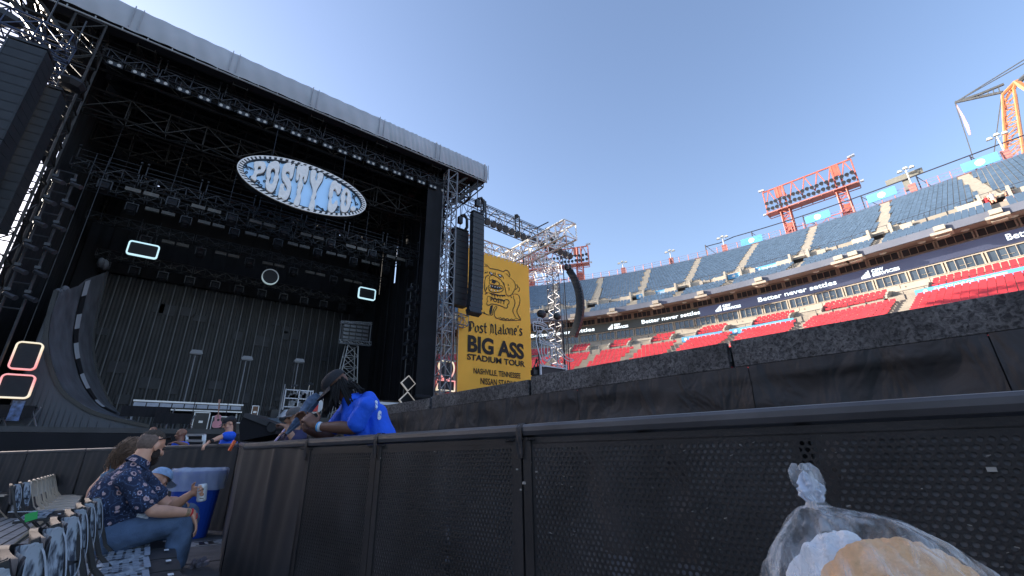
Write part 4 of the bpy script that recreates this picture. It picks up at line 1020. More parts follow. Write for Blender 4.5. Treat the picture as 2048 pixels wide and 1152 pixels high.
array('shorter loudspeaker array hanging between the stage tower and the tall array',(14.68,25,16.6),1.22,.45,.6,13,.02,zt=20)
array('big loudspeaker array hanging at the top left corner of the picture',(-7.25,22,16.5),1.15,.40,1.0,18,-.1,curve=[0]*11+[.04,.08],zt=20,hooks=False)
array('second loudspeaker array behind the big one at the left',(-6.55,23.1,15.65),.72,.38,.8,17,-.1,zt=20,hooks=False)
array('slim curved delay loudspeaker array hanging over the far seats',(27.15,26,16.85),.62,.27,.6,24,.45,curve=[-.50+.045*i for i in range(24)],zt=19.5,hooks=False)
# left truss and cables at the top left corner
t=thing('side_truss','dark truss boom with chain hoists at the top left corner','lighting truss',(-10,22,18)); m=MB(); m.truss((-14,22.3,18.0),(-6.4,22.3,17.6),.9,.9,.9,.05); m.truss((-14,23.3,17.1),(-6.6,23.3,16.8),.6,.6,.8,.04)
for k in range(5): m.tube((-14,21.8+.1*k,17.9-.12*k),(-6.3,22.0+.1*k,17.2-.15*k),.03,4)
m.build('lattice',mat('blue_black_truss',(.05,.06,.10),.4,metal=.3,var=.3),t)
m=MB(); m.ball((-8.6,22.2,17.8),.55,10,(1.5,.8,.6)); m.ball((-9.3,22.2,17.4),.4,8,(1.3,.8,.5)); m.build('chain_bag',FIX,t)
m=MB(); m.ball((0,0,0),.5,8,(1,1,.6)); 
o=m.build('cable_bundle',FIX); o.location=(-6.2,23.3,16.6); tag(o,'black cable bundle by the roof corner at the upper left','cable')
c2=thing('distant_crane','small brown crane boom tip in the sky above the left truss','crane',(-22,60,0)); m=MB(); a=onX(50,15,-20); b_=onX(64,62,-20); m.tube(a,b_,.45,6); m.tube(b_,Vector((b_.x,b_.y+3,0)),.6,6); m.build('boom',mat('crane_brown',(.25,.16,.09),.6,var=.1),c2)
m=MB(); m.tube(a,onX(40,45,-20),.1,4); m.ball(onX(47,22,-20),.7,6); m.build('hoist_line',JIB,c2)
# ================================================================ yellow banner and the right-hand rig
bn=thing('tour_banner','tall yellow banner with a line drawn bulldog and black tour lettering','banner',(18.9,27,0))
YB=27.; k27=lambda x,y:(lambda p:(p.x,p.z))(onY(x,y,YB-.03))
YEL=mat('banner_yellow',(1.0,.50,.055),.7,var=.05,scale=.6,bump=.15,bscale=4); BINK=mat('banner_black_ink',(.014,.013,.012),.7,var=.1)
bx0,bx1=15.95,23.0; zt_=onY(1057,530,YB).z; zl=zt_-.12
m=MB(); m.box(bx0,bx1,YB+.04,YB+.12,3.9,zl); m.build('fabric_back',YEL,bn); m=MB(); m.grid(lambda u,v:(bx0-.01+(bx1-bx0+.02)*u,YB+.008*math.sin(u*23+3*math.sin(v*5))+.006*math.sin(v*31+u*7)*(v>.8 or u<.1 or u>.9),3.9+(zl-3.9)*v),90,90); m.build('fabric',YEL,bn,smooth=True); m=MB(); [m.lathe([(.035,0),(.05,0),(.05,.006)],(bx0+.2+.42*k,YB-.03,zl-.12),8,(0,-1,0)) for k in range(17)]; m.build('eyelets',ALU,bn)
T8=Z2(900,500,.2605); T5=Z2(850,380,.3472)
def stroke(mb,pts,w=.07,Y=YB-.03,f=T5,closed=False,it=1):
    q=[PT(f,x,y,Y) for x,y in pts]
    if it: q=smoothloop(q,it,closed)
    n=len(q); L=[];Rr=[]
    for i,p in enumerate(q):
        a=q[i-1] if(i>0 or closed) else p; b=q[(i+1)%n] if(i<n-1 or closed) else p
        dx,dz=b[0]-a[0],b[1]-a[1]; l=math.hypot(dx,dz) or 1; nx,nz=-dz/l*w/2,dx/l*w/2
        t=1 if closed else min(1,.4+2.5*min(i,n-1-i)/n); L.append((p[0]+nx*t,Y,p[1]+nz*t)); Rr.append((p[0]-nx*t,Y,p[1]-nz*t))
    mb.add(L+Rr,[(i,(i+1)%n,n+(i+1)%n,n+i) for i in range(n if closed else n-1)])
WI=mat('banner_white_ink',(.75,.75,.73),.7,var=0)
ink=MB()
# the dog: region-5 coordinates (1152 px = 400 px)
S=[[(343,425),(360,432),(372,452),(400,455),(430,462),(452,472),(462,462),(475,462),(488,478),(490,505),(478,490),(465,480)],
[(490,505),(510,520),(522,545),(520,570),(508,590),(500,605),(480,612),(468,600),(465,575),(455,545),(440,520),(415,500),(395,490),(378,492),(370,505),(372,525)],
[(343,440),(352,436),(360,442)],[(352,470),(348,480)],[(360,468),(357,480)],[(395,475),(398,488)],[(404,474),(407,490)],[(440,488),(450,500),(452,512)],[(425,498),(440,505)],
[(372,470),(385,478),(393,488),(382,487),(373,480),(372,470)],[(420,485),(435,486),(443,500),(430,500),(420,485)],
[(372,525),(385,515),(402,520),(420,528),(432,540),(425,552),(405,548),(388,545),(372,540),(372,525)],
[(368,545),(366,562),(372,582),(395,590),(425,590),(448,582),(452,565),(440,548),(425,552)],
[(372,560),(378,566),(384,560),(390,568),(398,562),(405,572),(415,566),(425,575),(435,568),(446,570)],
[(366,590),(395,603),(430,608),(465,605)],[(385,598),(388,612)],[(400,602),(404,618)],[(415,604),(420,618)],[(430,605),(434,620)],[(445,606),(450,618)],[(458,604),(462,615)],
[(343,478),(350,476)],[(345,520),(350,500),(362,490),(370,492)],[(345,520),(343,560),(348,590),(366,592)],[(358,555),(356,568),(350,580)],[(483,560),(486,572),(484,580)],[(452,530),(458,545),(455,555)],[(478,540),(482,552)],
[(522,548),(532,545),(535,555),(530,568),(518,575)],[(535,555),(545,565),(545,580),(535,585)],
[(505,600),(525,598),(540,605),(548,625),(546,655),(535,680),(528,700),(540,725),(555,748),(540,745),(525,735)],
[(508,605),(512,625),(520,645),(515,670),(505,690),(510,712),(525,735)],[(495,612),(500,622)],
[(362,612),(357,628),(362,640),(355,652),(362,665),(375,660),(385,655),(420,662),(450,672),(465,682),(478,675),(475,660),(488,648),(480,632),(465,630),(455,638),(420,632),(390,625),(375,612),(362,612)],
[(385,665),(378,690),(372,712),(380,722),(390,718),(392,700),(398,680),(408,668)],[(408,668),(418,672),(405,690),(398,710),(403,730),(418,742),(425,735)],
[(425,742),(435,732),(445,745),(452,735),(465,748),(475,738),(488,752),(498,740),(510,750),(525,738)],[(318,718),(330,705),(345,712),(372,722)],[(340,700),(345,712)],[(425,742),(440,748),(465,750),(500,752),(555,750)],
[(343,600),(360,596)],[(330,650),(325,690),(318,718)]]
for s_ in S: stroke(ink,s_,.07)
def poly(mb,pts,Y=YB-.03,f=T5): q=[PT(f,x,y,Y) for x,y in pts]; mb.add([(x,Y,z) for x,z in q],[tuple(range(len(q)))])
poly(ink,[(378,666),(392,662),(388,690),(384,712),(374,715),(370,700)],YB-.02); poly(ink,[(384,520),(400,518),(412,530),(400,540),(386,534)],YB-.02); poly(ink,[(372,545),(400,552),(436,558),(448,570),(420,575),(385,566)],YB-.015)
poly(ink,[(378,592),(430,604),(462,604),(460,612),(420,610),(380,600)],YB-.02)
wh=MB(); 
for q in([(374,472),(386,480),(390,486),(380,485)],[(424,488),(434,489),(440,498),(430,498)],[(374,547),(380,549),(378,556)],[(386,551),(392,553),(388,560)],[(400,554),(407,556),(403,563)],[(414,557),(421,559),(417,566)],[(428,560),(434,561),(431,568)],[(380,577),(386,579),(384,570)],[(396,581),(402,583),(400,574)],[(414,582),(421,583),(418,574)]): poly(wh,q,YB-.045)
# lettering
def btxt(txt,a,b,off,zoff=0,hh=None):      # left/right baseline points in photo coordinates
    vs,fs=text2d(txt,1,off,res=6); x0=min(v[0] for v in vs);x1=max(v[0] for v in vs); y0=min(v[1] for v in vs); y1=max(v[1] for v in vs)
    pa=k27(*a); pb=k27(*b); xs=(pb[0]-pa[0])/(x1-x0); zb=(pa[1]+pb[1])/2; h=hh/(y1-y0)
    mm=MB(); mm.add([(pa[0]+(x-x0)*xs,YB-.04,zb+(y-y0)*h) for x,y in vs],fs); mm.build('lettering',BINK,bn)
btxt('BIG ASS',(935,705),(1048,718),.04,hh=onY(990,678,YB).z-onY(990,711,YB).z)
btxt('STADIUM TOUR',(934,720.5),(1050,733),.03,hh=onY(990,714,YB).z-onY(990,726,YB).z)
btxt('NASHVILLE, TENNESSEE',(947,750),(1041,758),.018,hh=onY(990,740,YB).z-onY(990,753,YB).z)
btxt('NISSAN STADIUM',(961,769),(1036,775),.018,hh=onY(990,758,YB).z-onY(990,771,YB).z)
vs,fs=text2d('POSTY',1,.02); x0=min(v[0] for v in vs);x1=max(v[0] for v in vs); pa=PT(T5,377,640,YB); pb=PT(T5,463,658,YB)
ink.add([(pa[0]+(x-x0)/(x1-x0)*(pb[0]-pa[0]),YB-.04,pb[1]-.02+y*.52) for x,y in vs],fs)
ink.build('dog_drawing',BINK,bn); ink=MB()
# blackletter line drawn with a slanted nib
GL={'P':[[(0,0),(0,1)],[(-.15,.95),(.45,1.05),(.65,.85),(.65,.55),(.4,.4),(.15,.45)],[(-.2,-.15),(.15,.05)],[(.2,.1),(.2,.9)]],
'o':[[(.05,.15),(.05,.55),(.3,.72),(.5,.55),(.5,.15),(.25,0),(.05,.15)]],'s':[[(.45,.65),(.15,.7),(.08,.5),(.42,.28),(.42,.08),(.1,0),(0,.1)]],
't':[[(.2,1),(.2,.1),(.4,0)],[(0,.65),(.42,.68)]],'M':[[(-.1,-.15),(.12,.05),(.12,.95),(-.08,.82)],[(.14,.98),(.42,.78),(.47,.03)],[(.47,.85),(.78,1.02),(.85,.8),(.85,.08),(1.05,-.05)]],
'a':[[(.1,.6),(.35,.72),(.48,.55),(.48,.1),(.6,0)],[(.48,.4),(.15,.35),(.05,.12),(.25,0),(.48,.12)]],'l':[[(.12,1.05),(.12,.1),(.3,0)]],'n':[[(.08,.7),(.08,0)],[(.08,.55),(.35,.72),(.45,.55),(.45,.05),(.55,0)]],
'e':[[(.08,.35),(.45,.45),(.4,.68),(.2,.72),(.05,.5),(.08,.15),(.28,0),(.5,.12)]],"'":[[(.1,1.05),(.05,.8)]],' ':[]}
adv={'P':.85,'o':.68,'s':.6,'t':.52,'M':1.2,'a':.75,'l':.42,'n':.72,'e':.66,"'":.26,' ':.45}
tx=0; seq="Post Malone's"; tot=sum(adv[c_] for c_ in seq)
pa=k27(938,673); pb=k27(1046,672); H_=onY(995,648,YB).z-onY(995,672,YB).z; xs=(pb[0]-pa[0])/tot
zA=onY(940,664,YB).z; zB=onY(1046,671,YB).z; kk=0
for c_ in seq:
    for st_ in GL[c_]:
        for i in range(len(st_)-1):
            kk+=1; nw=(.085*xs,.035*H_); t_=(tx)/tot; zb_=zA+(zB-zA)*t_
            a=(pa[0]+(tx+st_[i][0])*xs,zb_+st_[i][1]*H_*.8); b=(pa[0]+(tx+st_[i+1][0])*xs,zb_+st_[i+1][1]*H_*.8); y=YB-.035-.0007*(kk%12)
            ink.add([(a[0]-nw[0],y,a[1]-nw[1]),(a[0]+nw[0],y,a[1]+nw[1]),(b[0]+nw[0],y,b[1]+nw[1]),(b[0]-nw[0],y,b[1]-nw[1])],[(0,1,2,3)])
            if abs(b[0]-a[0])*.6>abs(b[1]-a[1]): ink.add([(a[0],y-.0003,a[1]+.06),(b[0],y-.0003,b[1]+.06),(b[0],y-.0003,b[1]-.06),(a[0],y-.0003,a[1]-.06)],[(0,1,2,3)])
    tx+=adv[c_]
ink.build('blackletter_name',BINK,bn); wh.build('white_print',WI,bn)
m=MB(); m.box(bx0-.05,bx1+.05,YB+.13,YB+.2,zl-.1,zl+.1); m.tube((bx1-.3,YB+.3,0),(bx1-.3,YB+.3,zl+1),.05,6); m.tube((bx0+.3,YB+.3,0),(bx0+.3,YB+.3,zl+1),.05,6); m.build('frame',BLACKM,bn)

WTR=mat('white_truss_alu',(.82,.80,.74),.4,metal=.3,var=.15)
t=thing('truss_boom','black truss boom with a row of round lamps running right from the roof','lighting truss',(22,28,20.5),'truss booms on the right')
m=MB(); a=onY(930,418,28.4); b_=onY(1140,500,28.4)
A=Vector((a.x,28.4,21.3)); B=Vector((b_.x,28.4,20.6)); m.truss(A,B,1.0,1.35,1.0,.05)
for h in(.75,.45,.15): m.tube(A+Vector((0,-.6,h)),B+Vector((0,-.6,h)),.03,4)
m.build('lattice',mat('boom_truss_grey',(.07,.07,.075),.4,metal=.5,var=.25),t)
m=MB()
for f in(.12,.42,.72):
    p=A.lerp(B,f)
    for dx in(-.2,.3): m.tube(p+Vector((dx,-.5,-.6)),p+Vector((dx,-.5,1.1)),.07,5)
    m.ball(p+Vector((0,-.5,1.0)),.22,8)
m.ball(A.lerp(B,.78)+Vector((0,-.5,.1)),.5,8,(.7,.6,1))
m.tube(A.lerp(B,.62)+Vector((0,0,.8)),A.lerp(B,.7)+Vector((.2,-.8,1.7)),.06,5); m.tube(A.lerp(B,.74)+Vector((0,0,.7)),A.lerp(B,.84)+Vector((.2,-.8,1.4)),.06,5)
m.build('hoists',FIX,t)
src=None
for i in range(18):
    p=A.lerp(B,.05+.9*i/17)+Vector((0,-.55,-.95))
    if src is None:
        m=MB(); m.lathe([(.20,-.30),(.30,-.12),(.33,.05),(.28,.10)],(0,0,0),12,(0,-1,-.35)); m.bar((-.26,0,0),(-.26,0,.4),.04); m.bar((.26,0,0),(.26,0,.4),.04); m.bar((-.26,0,.4),(.26,0,.4),.04); src=m.build('round_lamp',FIX); o=src
    else: o=src.copy(); COL.objects.link(o)
    o.location=p; tag(o,ORD[i]+' round black lamp from the left under the black truss boom','stage light','round lamps under the truss boom')
t=thing('truss_boom','white truss boom pointing toward the viewer above the yellow banner','lighting truss',(24,26,18.7),'truss booms on the right')
m=MB(); P0=onX(1140,462,24); m.truss((24,P0.y-.1,18.7),(24,34.5,18.9),1.3,1.5,1.15,.10); m.build('lattice',WTR,t)
t=thing('truss_boom','white truss boom running across just above the yellow banner','lighting truss',(20,30.5,18.4),'truss booms on the right')
m=MB(); m.truss((14.5,30.6,19.2),(25.5,30.6,18.9),1.1,1.3,1.1,.08); m.build('lattice',WTR,t)
t=thing('truss_boom','white truss frame corner at the outer end of the boom','lighting truss',(27,27,18),'truss booms on the right')
m=MB(); m.truss((24,27.2,17.6),(29,29.5,18.6),1.0,1.0,1.0,.05); m.truss((24.3,33,17.3),(28.5,31,18.6),.8,.8,1.0,.045); m.build('lattice',WTR,t)
def gtower(x,y,w,z1,label,mt):
    t=thing('truss_tower',label,'truss tower',(x,y,0),'slim truss towers right of the banner'); m=MB(); m.truss((x,y,0),(x,y,z1),w,w,.75,.045,up=(0,1,0)); m.build('lattice',mt,t); return t
p=onY(1108,600,29.5); gtower(p.x,29.5,.85,18.6,'dark truss tower standing right of the yellow banner',mat('tower_dark_alu',(.10,.10,.11),.4,metal=.5,var=.2))
p=onY(893,640,30); gtower(p.x,30,.9,19,'pale truss tower just left of the yellow banner',MATS['tower_alu'])
m=MB(); p=onY(1128,560,27); m.tube((p.x,27,4),(p.x,27,18.6),.05,5); m.tube((p.x-.25,27,4),(p.x-.25,27,15),.03,5); tag(m.build('cable_drop',BLACKM),'black cables dropping beside the curved delay array','cable')
m=MB(); q=onY(1133,538,26); m.ball((q.x,26,q.z+.2),.28,8,(.8,.8,1.3)); m.ball((q.x+.9,26.4,q.z+.6),.2,8,(.8,.8,1.4)); m.tube((q.x,26,q.z+.4),(q.x,26,19),.03,5); tag(m.build('chain_hoist',FIX),'black chain hoist above the curved delay array','hoist')
m=MB()
for px,py,r in((1083,628,.36),(1114,633,.30)):
    q=onY(px,py,23); m.ball(q,r,12,(1.15,.8,.9)); m.tube(q,(q.x,23,q.z-.7),.04,5)
a=onY(1075,640,23);b2=onY(1125,642,23); m.bar(a,b2,.09); m.tube(b2,(b2.x,23,0),.06,6); m.tube(a,(a.x,23,0),.06,6)
tag(m.build('followspot_pair',FIX),'two round black spotlight heads on a bar above the cowgirl outline','stage light')
# far rig under the speaker arrays: white truss piece
t=thing('side_ladder','white horizontal ladder truss between the stage tower and the banner','lighting truss',(14.6,26,10)); m=MB(); m.truss((13.9,26.6,10.5),(16.4,26.6,10.3),.6,.8,.6,.04); 
for x in(15.0,15.25,15.5,15.8): m.tube((x,26.7,2),(x,26.7,10.3),.025,4)
m.build('lattice',MATS['tower_alu'],t)
# cowgirl outline of white tube on a black box
cg=thing('tube_figure_sign','cowgirl outline in pale tubing sitting on a black box with white posts','sign',(18.9,20,0))
TC=Z2(1040,580,.1737)
NE=mat('pale_neon_tube',(.62,.60,.62),.5,var=.1)
m=MB()
def cgp(*pts,r=.035,it=1,cl=False):
    q=[PT(TC,x,y,20) for x,y in pts]; q=smoothloop(q,it,cl) if it else q
    m.path([(x,20,z) for x,z in q],r,5,closed=cl)
cgp((205,360),(200,330),(225,315),(255,335),(262,380)); cgp((150,370),(180,360),(240,370),(300,395),(320,430),(300,450),(250,420),(190,410),(150,400),(150,370))
cgp((190,410),(185,450),(200,480),(235,490),(260,460),(265,430)); cgp((205,440),(215,440)); cgp((240,440),(250,440)); cgp((215,470),(235,470))
cgp((180,470),(160,480),(155,440),(150,400)); cgp((265,450),(300,460),(330,500),(320,540),(300,560)); cgp((200,485),(190,540),(185,590),(200,640),(215,700),(230,770),(245,830),(290,880),(270,885),(235,850))
cgp((240,490),(250,540),(260,560),(300,600),(380,610),(430,620),(470,640)); cgp((215,560),(250,590),(330,620),(400,640),(440,660),(480,700),(520,760),(560,790),(620,800),(610,820),(560,820),(520,800),(470,740),(430,720))
cgp((250,620),(245,700),(260,780),(290,820),(330,820),(360,780),(360,700),(350,640)); cgp((280,640),(275,700),(290,760),(330,760)); cgp((400,640),(395,700),(410,760),(425,830),(440,880),(430,895),(415,850)); cgp((430,700),(440,770),(455,830),(480,870),(520,900),(500,915),(450,880),(430,840))
cgp((280,780),(300,760),(330,770),(335,800),(300,810),(280,780)); cgp((300,450),(340,450),(380,430),(390,480),(360,520),(330,540)); cgp((320,560),(370,540),(400,560),(420,600)); cgp((230,500),(225,560),(240,620)); cgp((310,640),(320,700),(310,760)); cgp((380,650),(370,720),(380,790)); cgp((215,600),(330,640),(460,650)); cgp((170,380),(230,385),(300,420)); cgp((225,320),(235,350),(230,370)); cgp((330,500),(350,480),(370,500),(350,530)); cgp((190,600),(205,690),(230,760),(250,800)); cgp((340,840),(400,860),(470,860),(520,870))
m.build('tube_outline',NE,cg)
q0=PT(TC,240,860,20); q1=PT(TC,535,860,20)
m=MB(); m.box(q0[0],q1[0],20.1,20.9,3.2,q0[1]-.05); m.build('box',CASE,cg)
m=MB(); m.box(q0[0]-.05,q0[0]+.06,20.0,20.1,3.0,q0[1]+.02); m.box(q1[0]-.05,q1[0]+.06,20.0,20.1,3.0,q1[1]+.02); m.box(q0[0]+.07,q1[0]-.06,20.0,20.08,q0[1]-.08,q0[1]); m.build('white_posts',NE,cg)
m=MB(); m.box(16.8,22,19.6,24,2.0,3.0); tag(m.build('side_platform',BLACK),'black platform behind the runway carrying the cowgirl sign','platform')
t=thing('small_tripod','thin black tripod stand beside the cowgirl sign','stand',(17.2,20.2,3)); m=MB(); 
for x,y in((150,900),(215,900)): 
    a=PT(TC,190,790,20.3); b2=PT(TC,x,y+60,20.3); m.tube((a[0],20.3,a[1]),(b2[0],20.3,b2[1]),.035,5)
a=PT(TC,225,770,20.3); b2=PT(TC,150,900,20.3); m.tube((a[0],20.3,a[1]),(b2[0],20.3,b2[1]),.03,5); m.build('legs',BLACKM,t); m=MB(); a=PT(TC,190,970,20.3); m.box(a[0]-.3,a[0]+.35,20.2,20.5,a[1]-.05,a[1]+.25); m.build('head',FIX,t)
# ================================================================ decking and mats
DK=mat('deck_plank_grey',(.30,.30,.305),.8,var=.3,scale=6,bump=.3,bscale=30)
m=MB(); m.box(-9,.12,-3,26,.0,.03); b=tag(m.build('ground_decking',DK),kind='structure')
m=MB(); 
for i in range(56): x=-8.9+.16*i; m.box(x,x+.022,-3,23,.026,.034)
tag(m.build('ground_decking_gaps',mat('gap_dark',(.015,.015,.017),.9,var=0)),kind='structure')
MT=mat('rubber_mat_black',(.080,.080,.085),.75,var=.35,scale=5,bump=.4,bscale=50)
m=MB(); m.box(.10,4.6,-3,23.9,.0,.04); tag(m.build('ground_mat',MT),kind='structure')
m=MB(); m.box(.12,1.5,6.23,6.26,.04,.043); m.box(.12,1.5,3.4,3.42,.04,.043); tag(m.build('ground_mat_seam',MATS['gap_dark']),kind='structure')
TP=mat('white_floor_tape',(.24,.245,.25),.7,var=.3,scale=12)
m=MB(); m.box(.12,.98,7.35,7.75,.041,.046); m.build
b=tag(m.build('floor_tape',TP),'scuffed white tape strip with black block marks on the floor by the blue bin','tape')
m=MB(); 
for x0,x1 in((.20,.25),(.29,.34),(.70,.76),(.80,.86)): m.box(x0,x1,7.42,7.68,.047,.049)
m.box(.66,.9,7.40,7.43,.047,.049); m.box(.66,.9,7.66,7.69,.047,.049); m.build('printed_marks',BLACK,b)
m=MB(); rnd=random.Random(8)
for k in range(9): m.obox((.60+rnd.uniform(-.07,.07),6.0+rnd.uniform(-.05,.05),.07+rnd.uniform(-.01,.03)),(rnd.uniform(.01,.025),rnd.uniform(-.02,.02),.01),(rnd.uniform(-.01,.01),rnd.uniform(.01,.022),.01),(0,.004,.014))
tag(m.build('crumpled_wrapper',mat('wrapper_grey',(.22,.20,.23),.6,var=.3,scale=30)),'crumpled pale wrapper lying on the dark mat','litter')

# ================================================================ crowd barriers
BAR=mat('barrier_black_steel',(.038,.036,.036),.40,metal=.15,var=.38,scale=2.5,bump=.12,bscale=90)
RAILB=mat('barrier_rail_sky_sheen',(.092,.090,.094),.33,metal=.2,var=.25,scale=4,bump=.06,bscale=25)  # base colour lightened to stand in for sky reflected on the rail
BACK=mat('barrier_backing',(.135,.13,.13),.75,var=.25,scale=14)
GAFF=mat('gaffer_tape_black',(.03,.03,.033),.7,var=.3,scale=20,bump=.5,bscale=40)
def BL(y): return Vector((1.875-.2366*y,y,0))
def perforated(mb,P,d,nrm,L,z0,z1,pitch,rh,sides=8,thick=.003):
    dz=pitch*.866; nx=int((L)/pitch); nz=int((z1-z0)/dz); x0=(L-nx*pitch)/2
    u=Vector((0,0,1)); full=[]
    for j in range(nz):
        off=(pitch/2 if j%2 else 0)
        zc=z0+dz*(j+.5)
        for i in range(nx-(1 if j%2 else 0)):
            xc=x0+pitch*(i+.5)+off
            c=[];h=[];hb=[]
            # rectangular cell outline sampled as 8 points
            for a,b in((-1,-1),(0,-1),(1,-1),(1,0),(1,1),(0,1),(-1,1),(-1,0)):
                c.append(P+d*(xc+a*pitch/2)+u*(zc+b*dz/2))
                an=math.atan2(b,a); q=P+d*(xc+rh*math.cos(an))+u*(zc+rh*math.sin(an)); h.append(q); hb.append(q-nrm*thick)
            fs=[(k,(k+1)%8,8+(k+1)%8,8+k) for k in range(8)]+[(8+k,8+(k+1)%8,16+(k+1)%8,16+k) for k in range(8)]
            mb.add(c+h+hb,fs)
        if j%2:
            for xa in(x0,x0+pitch*(nx-.5)):
                mb.quad(P+d*xa+u*(zc-dz/2),P+d*(xa+pitch/2)+u*(zc-dz/2),P+d*(xa+pitch/2)+u*(zc+dz/2),P+d*xa+u*(zc+dz/2))
    zt=z0+dz*nz
    mb.quad(P+u*zt,P+d*L+u*zt,P+d*L+u*(z1+.01),P+u*(z1+.01))
    for a,b in((0,x0),(x0+pitch*nx,L)): mb.quad(P+d*a+u*z0,P+d*b+u*z0,P+d*b+u*zt,P+d*a+u*zt)
def barrier(label,ya,yb,perf=True,solid_gaps=(),tape=True,pitch=.0235,A=None,B=None,ht=(1.2,1.2)):
    A=BL(ya) if A is None else Vector(A); B=BL(yb) if B is None else Vector(B)
    d=(B-A).normalized(); L=(B-A).length; nrm=Vector((-d.y,d.x,0)); u=Vector((0,0,1))
    t=thing('crowd_barrier',label,'crowd barrier',A.lerp(B,.5),'black crowd barriers')
    m=MB(); hs=.032
    def top(k): return ht[0]+(ht[1]-ht[0])*k
    n=10; prof=[(.004,-.062),(.030,-.055),(.037,-.035),(.034,-.015),(.022,-.003),(.006,0),(-.02,-.004),(-.034,-.02),(-.036,-.05),(-.02,-.066)]
    vs=[A+d*(L*k)+nrm*a+u*(top(k)+b) for k in(0.004,.996) for a,b in prof]; np_=len(prof)
    m.add(vs,[(i,(i+1)%np_,np_+(i+1)%np_,np_+i) for i in range(np_)]+[tuple(range(np_-1,-1,-1)),tuple(range(np_,2*np_))])
    m.build('top_rail',RAILB,t,smooth=False)
    z1=min(ht)-.066
    if perf:
        m=MB(); F=A+nrm*.018; fr=.05
        perforated(m,F+d*fr,d,nrm,L-2*fr,.05,z1-.035,pitch,pitch*.335)
        m.quad(F+d*.002+u*(z1-.03),F+d*(L-.002)+u*(z1-.03),F+d*(L-.002)+u*z1,F+d*.002+u*z1)
        m.build('perforated_sheet',BAR,t)
        for k in(0,1):
            m=MB(); x=fr/2 if k==0 else L-fr/2; m.obox(A+d*x+u*(z1/2)+nrm*.0,d*(fr/2-.001),nrm*.024,u*(z1/2-.002)); m.build('frame_post',BAR,t)
        m=MB(); Bk=A+nrm*.0125
        edges=[.05]; 
        for a,b,sl_ in solid_gaps: edges+=[a,b]
        edges.append(L-.05)
        for i in range(0,len(edges)-1,2):
            a,b=edges[i],edges[i+1]; sa=solid_gaps[i//2-1][2] if i>0 else 0; sb=solid_gaps[i//2][2] if i//2<len(solid_gaps) else 0
            nn=14
            def fn(U,V,a=a,b=b,sa=sa,sb=sb): 
                xa=a+sa*(1-V); xb=b+sb*(1-V); x=xa+(xb-xa)*U; w=.0012*math.sin(x*17+V*5)+.0010*math.sin(x*5-V*9); return tuple(Bk+d*x+nrm*w+u*(.03+(z1-.04)*V))
            m.grid(fn,20,nn)
        m.build('backing_cloth',BACK,t,smooth=True)
        m=MB()
        for f in(.33,.66): m.bar(A+d*L*f-nrm*.05,A+d*L*f-nrm*.05+u*z1,.04)
        m.obox(A+d*L/2-nrm*.6+u*.02,d*(L/2-.02),nrm*.6,u*.02); m.bar(A+d*.1-nrm*.05+u*.9,A+d*.1-nrm*1.0+u*.05,.04); m.bar(A+d*(L-.1)-nrm*.05+u*.9,A+d*(L-.1)-nrm*1.0+u*.05,.04)
        m.build('rear_brace',BAR,t)
    else:
        m=MB()
        def fn(U,V):
            x=L*U; w=.006*math.sin(x*11+V*2)+.004*math.sin(x*29+V*6)+.01*math.exp(-((x-.45*L)/.04)**2); z=.0+(top(U)-.06)*V; return tuple(A+d*x+nrm*(.02+w)+u*z)
        m.grid(fn,60,8); m.build('cover_sheet',mat('barrier_cover_cloth',(.033,.034,.038),.5,var=.25,scale=1.5,bump=.15,bscale=10),t,smooth=True)
        m=MB(); m.obox(A+d*L/2-nrm*.03+u*.55,d*L*.49,nrm*.012,u*.55); m.build('panel',BAR,t)
    if tape:
        m=MB(); q=A+u*0
        def tf(U,V): 
            ang=V; w=.045
            pr=[(-.04,ht[0]-.05),(-.02,ht[0]+.004),(.012,ht[0]+.005),(.04,ht[0]-.02),(.041,ht[0]-.07),(.036,ht[0]-.115),(.034,ht[0]-.16)]
            k=V*(len(pr)-1); i=min(int(k),len(pr)-2); f=k-i; a,b=[pr[i][c]*(1-f)+pr[i+1][c]*f for c in(0,1)]
            return tuple(q+d*((U-.5)*w*(1-.25*V))+nrm*(a+.002*math.sin(U*9+V*14))+u*b)
        m.grid(tf,8,18); m.build('gaffer_tape',GAFF,t,smooth=True)
        m=MB()
        for k in range(5): m.ball(q+d*(.045+.012*k)+nrm*.026+u*(ht[0]-.075),.007,6)
        for k in range(4): m.ball(q-d*(.045+.012*k)+nrm*.026+u*(ht[0]-.075),.007,6)
        m.build('weld_bead',BAR,t)
    return t
barrier('near perforated black barrier behind the takeaway bag',.06,1.775,solid_gaps=((.47,.607,.25),(.98,1.06,.01),(1.36,1.47,-.28)),tape=False)
barrier('black barrier continuing beyond the near perforated one',-1.1,.05,tape=False)
barrier('perforated black barrier left of the taped joint',1.785,2.95,solid_gaps=((.50,.53,.0),))
barrier('third perforated black barrier, below the arm of the man in the black cap',2.955,3.84)
barrier('cloth covered barrier section with vertical folds left of the perforated ones',3.845,5.0,perf=False)
barrier('cloth covered barrier leading back to the corner behind the blue bin',0,0,perf=False,A=BL(5.0),B=(1.09,8.55,0),ht=(1.2,1.31),tape=False)
A0=Vector((1.09,8.6,0)); dfar=(Vector((-2.70,15.1,0))-A0); LF=dfar.length
for k in range(5):
    barrier(['far black barrier panel meeting the corner behind the bin','far black barrier panel, second from the corner','far black barrier panel, third from the corner','far black barrier panel, fourth from the corner','far black barrier panel, furthest from the corner'][k],0,0,perf=False,A=A0+dfar*(k*.28+.003),B=A0+dfar*((k+1)*.28),ht=(1.3,1.3),tape=False)
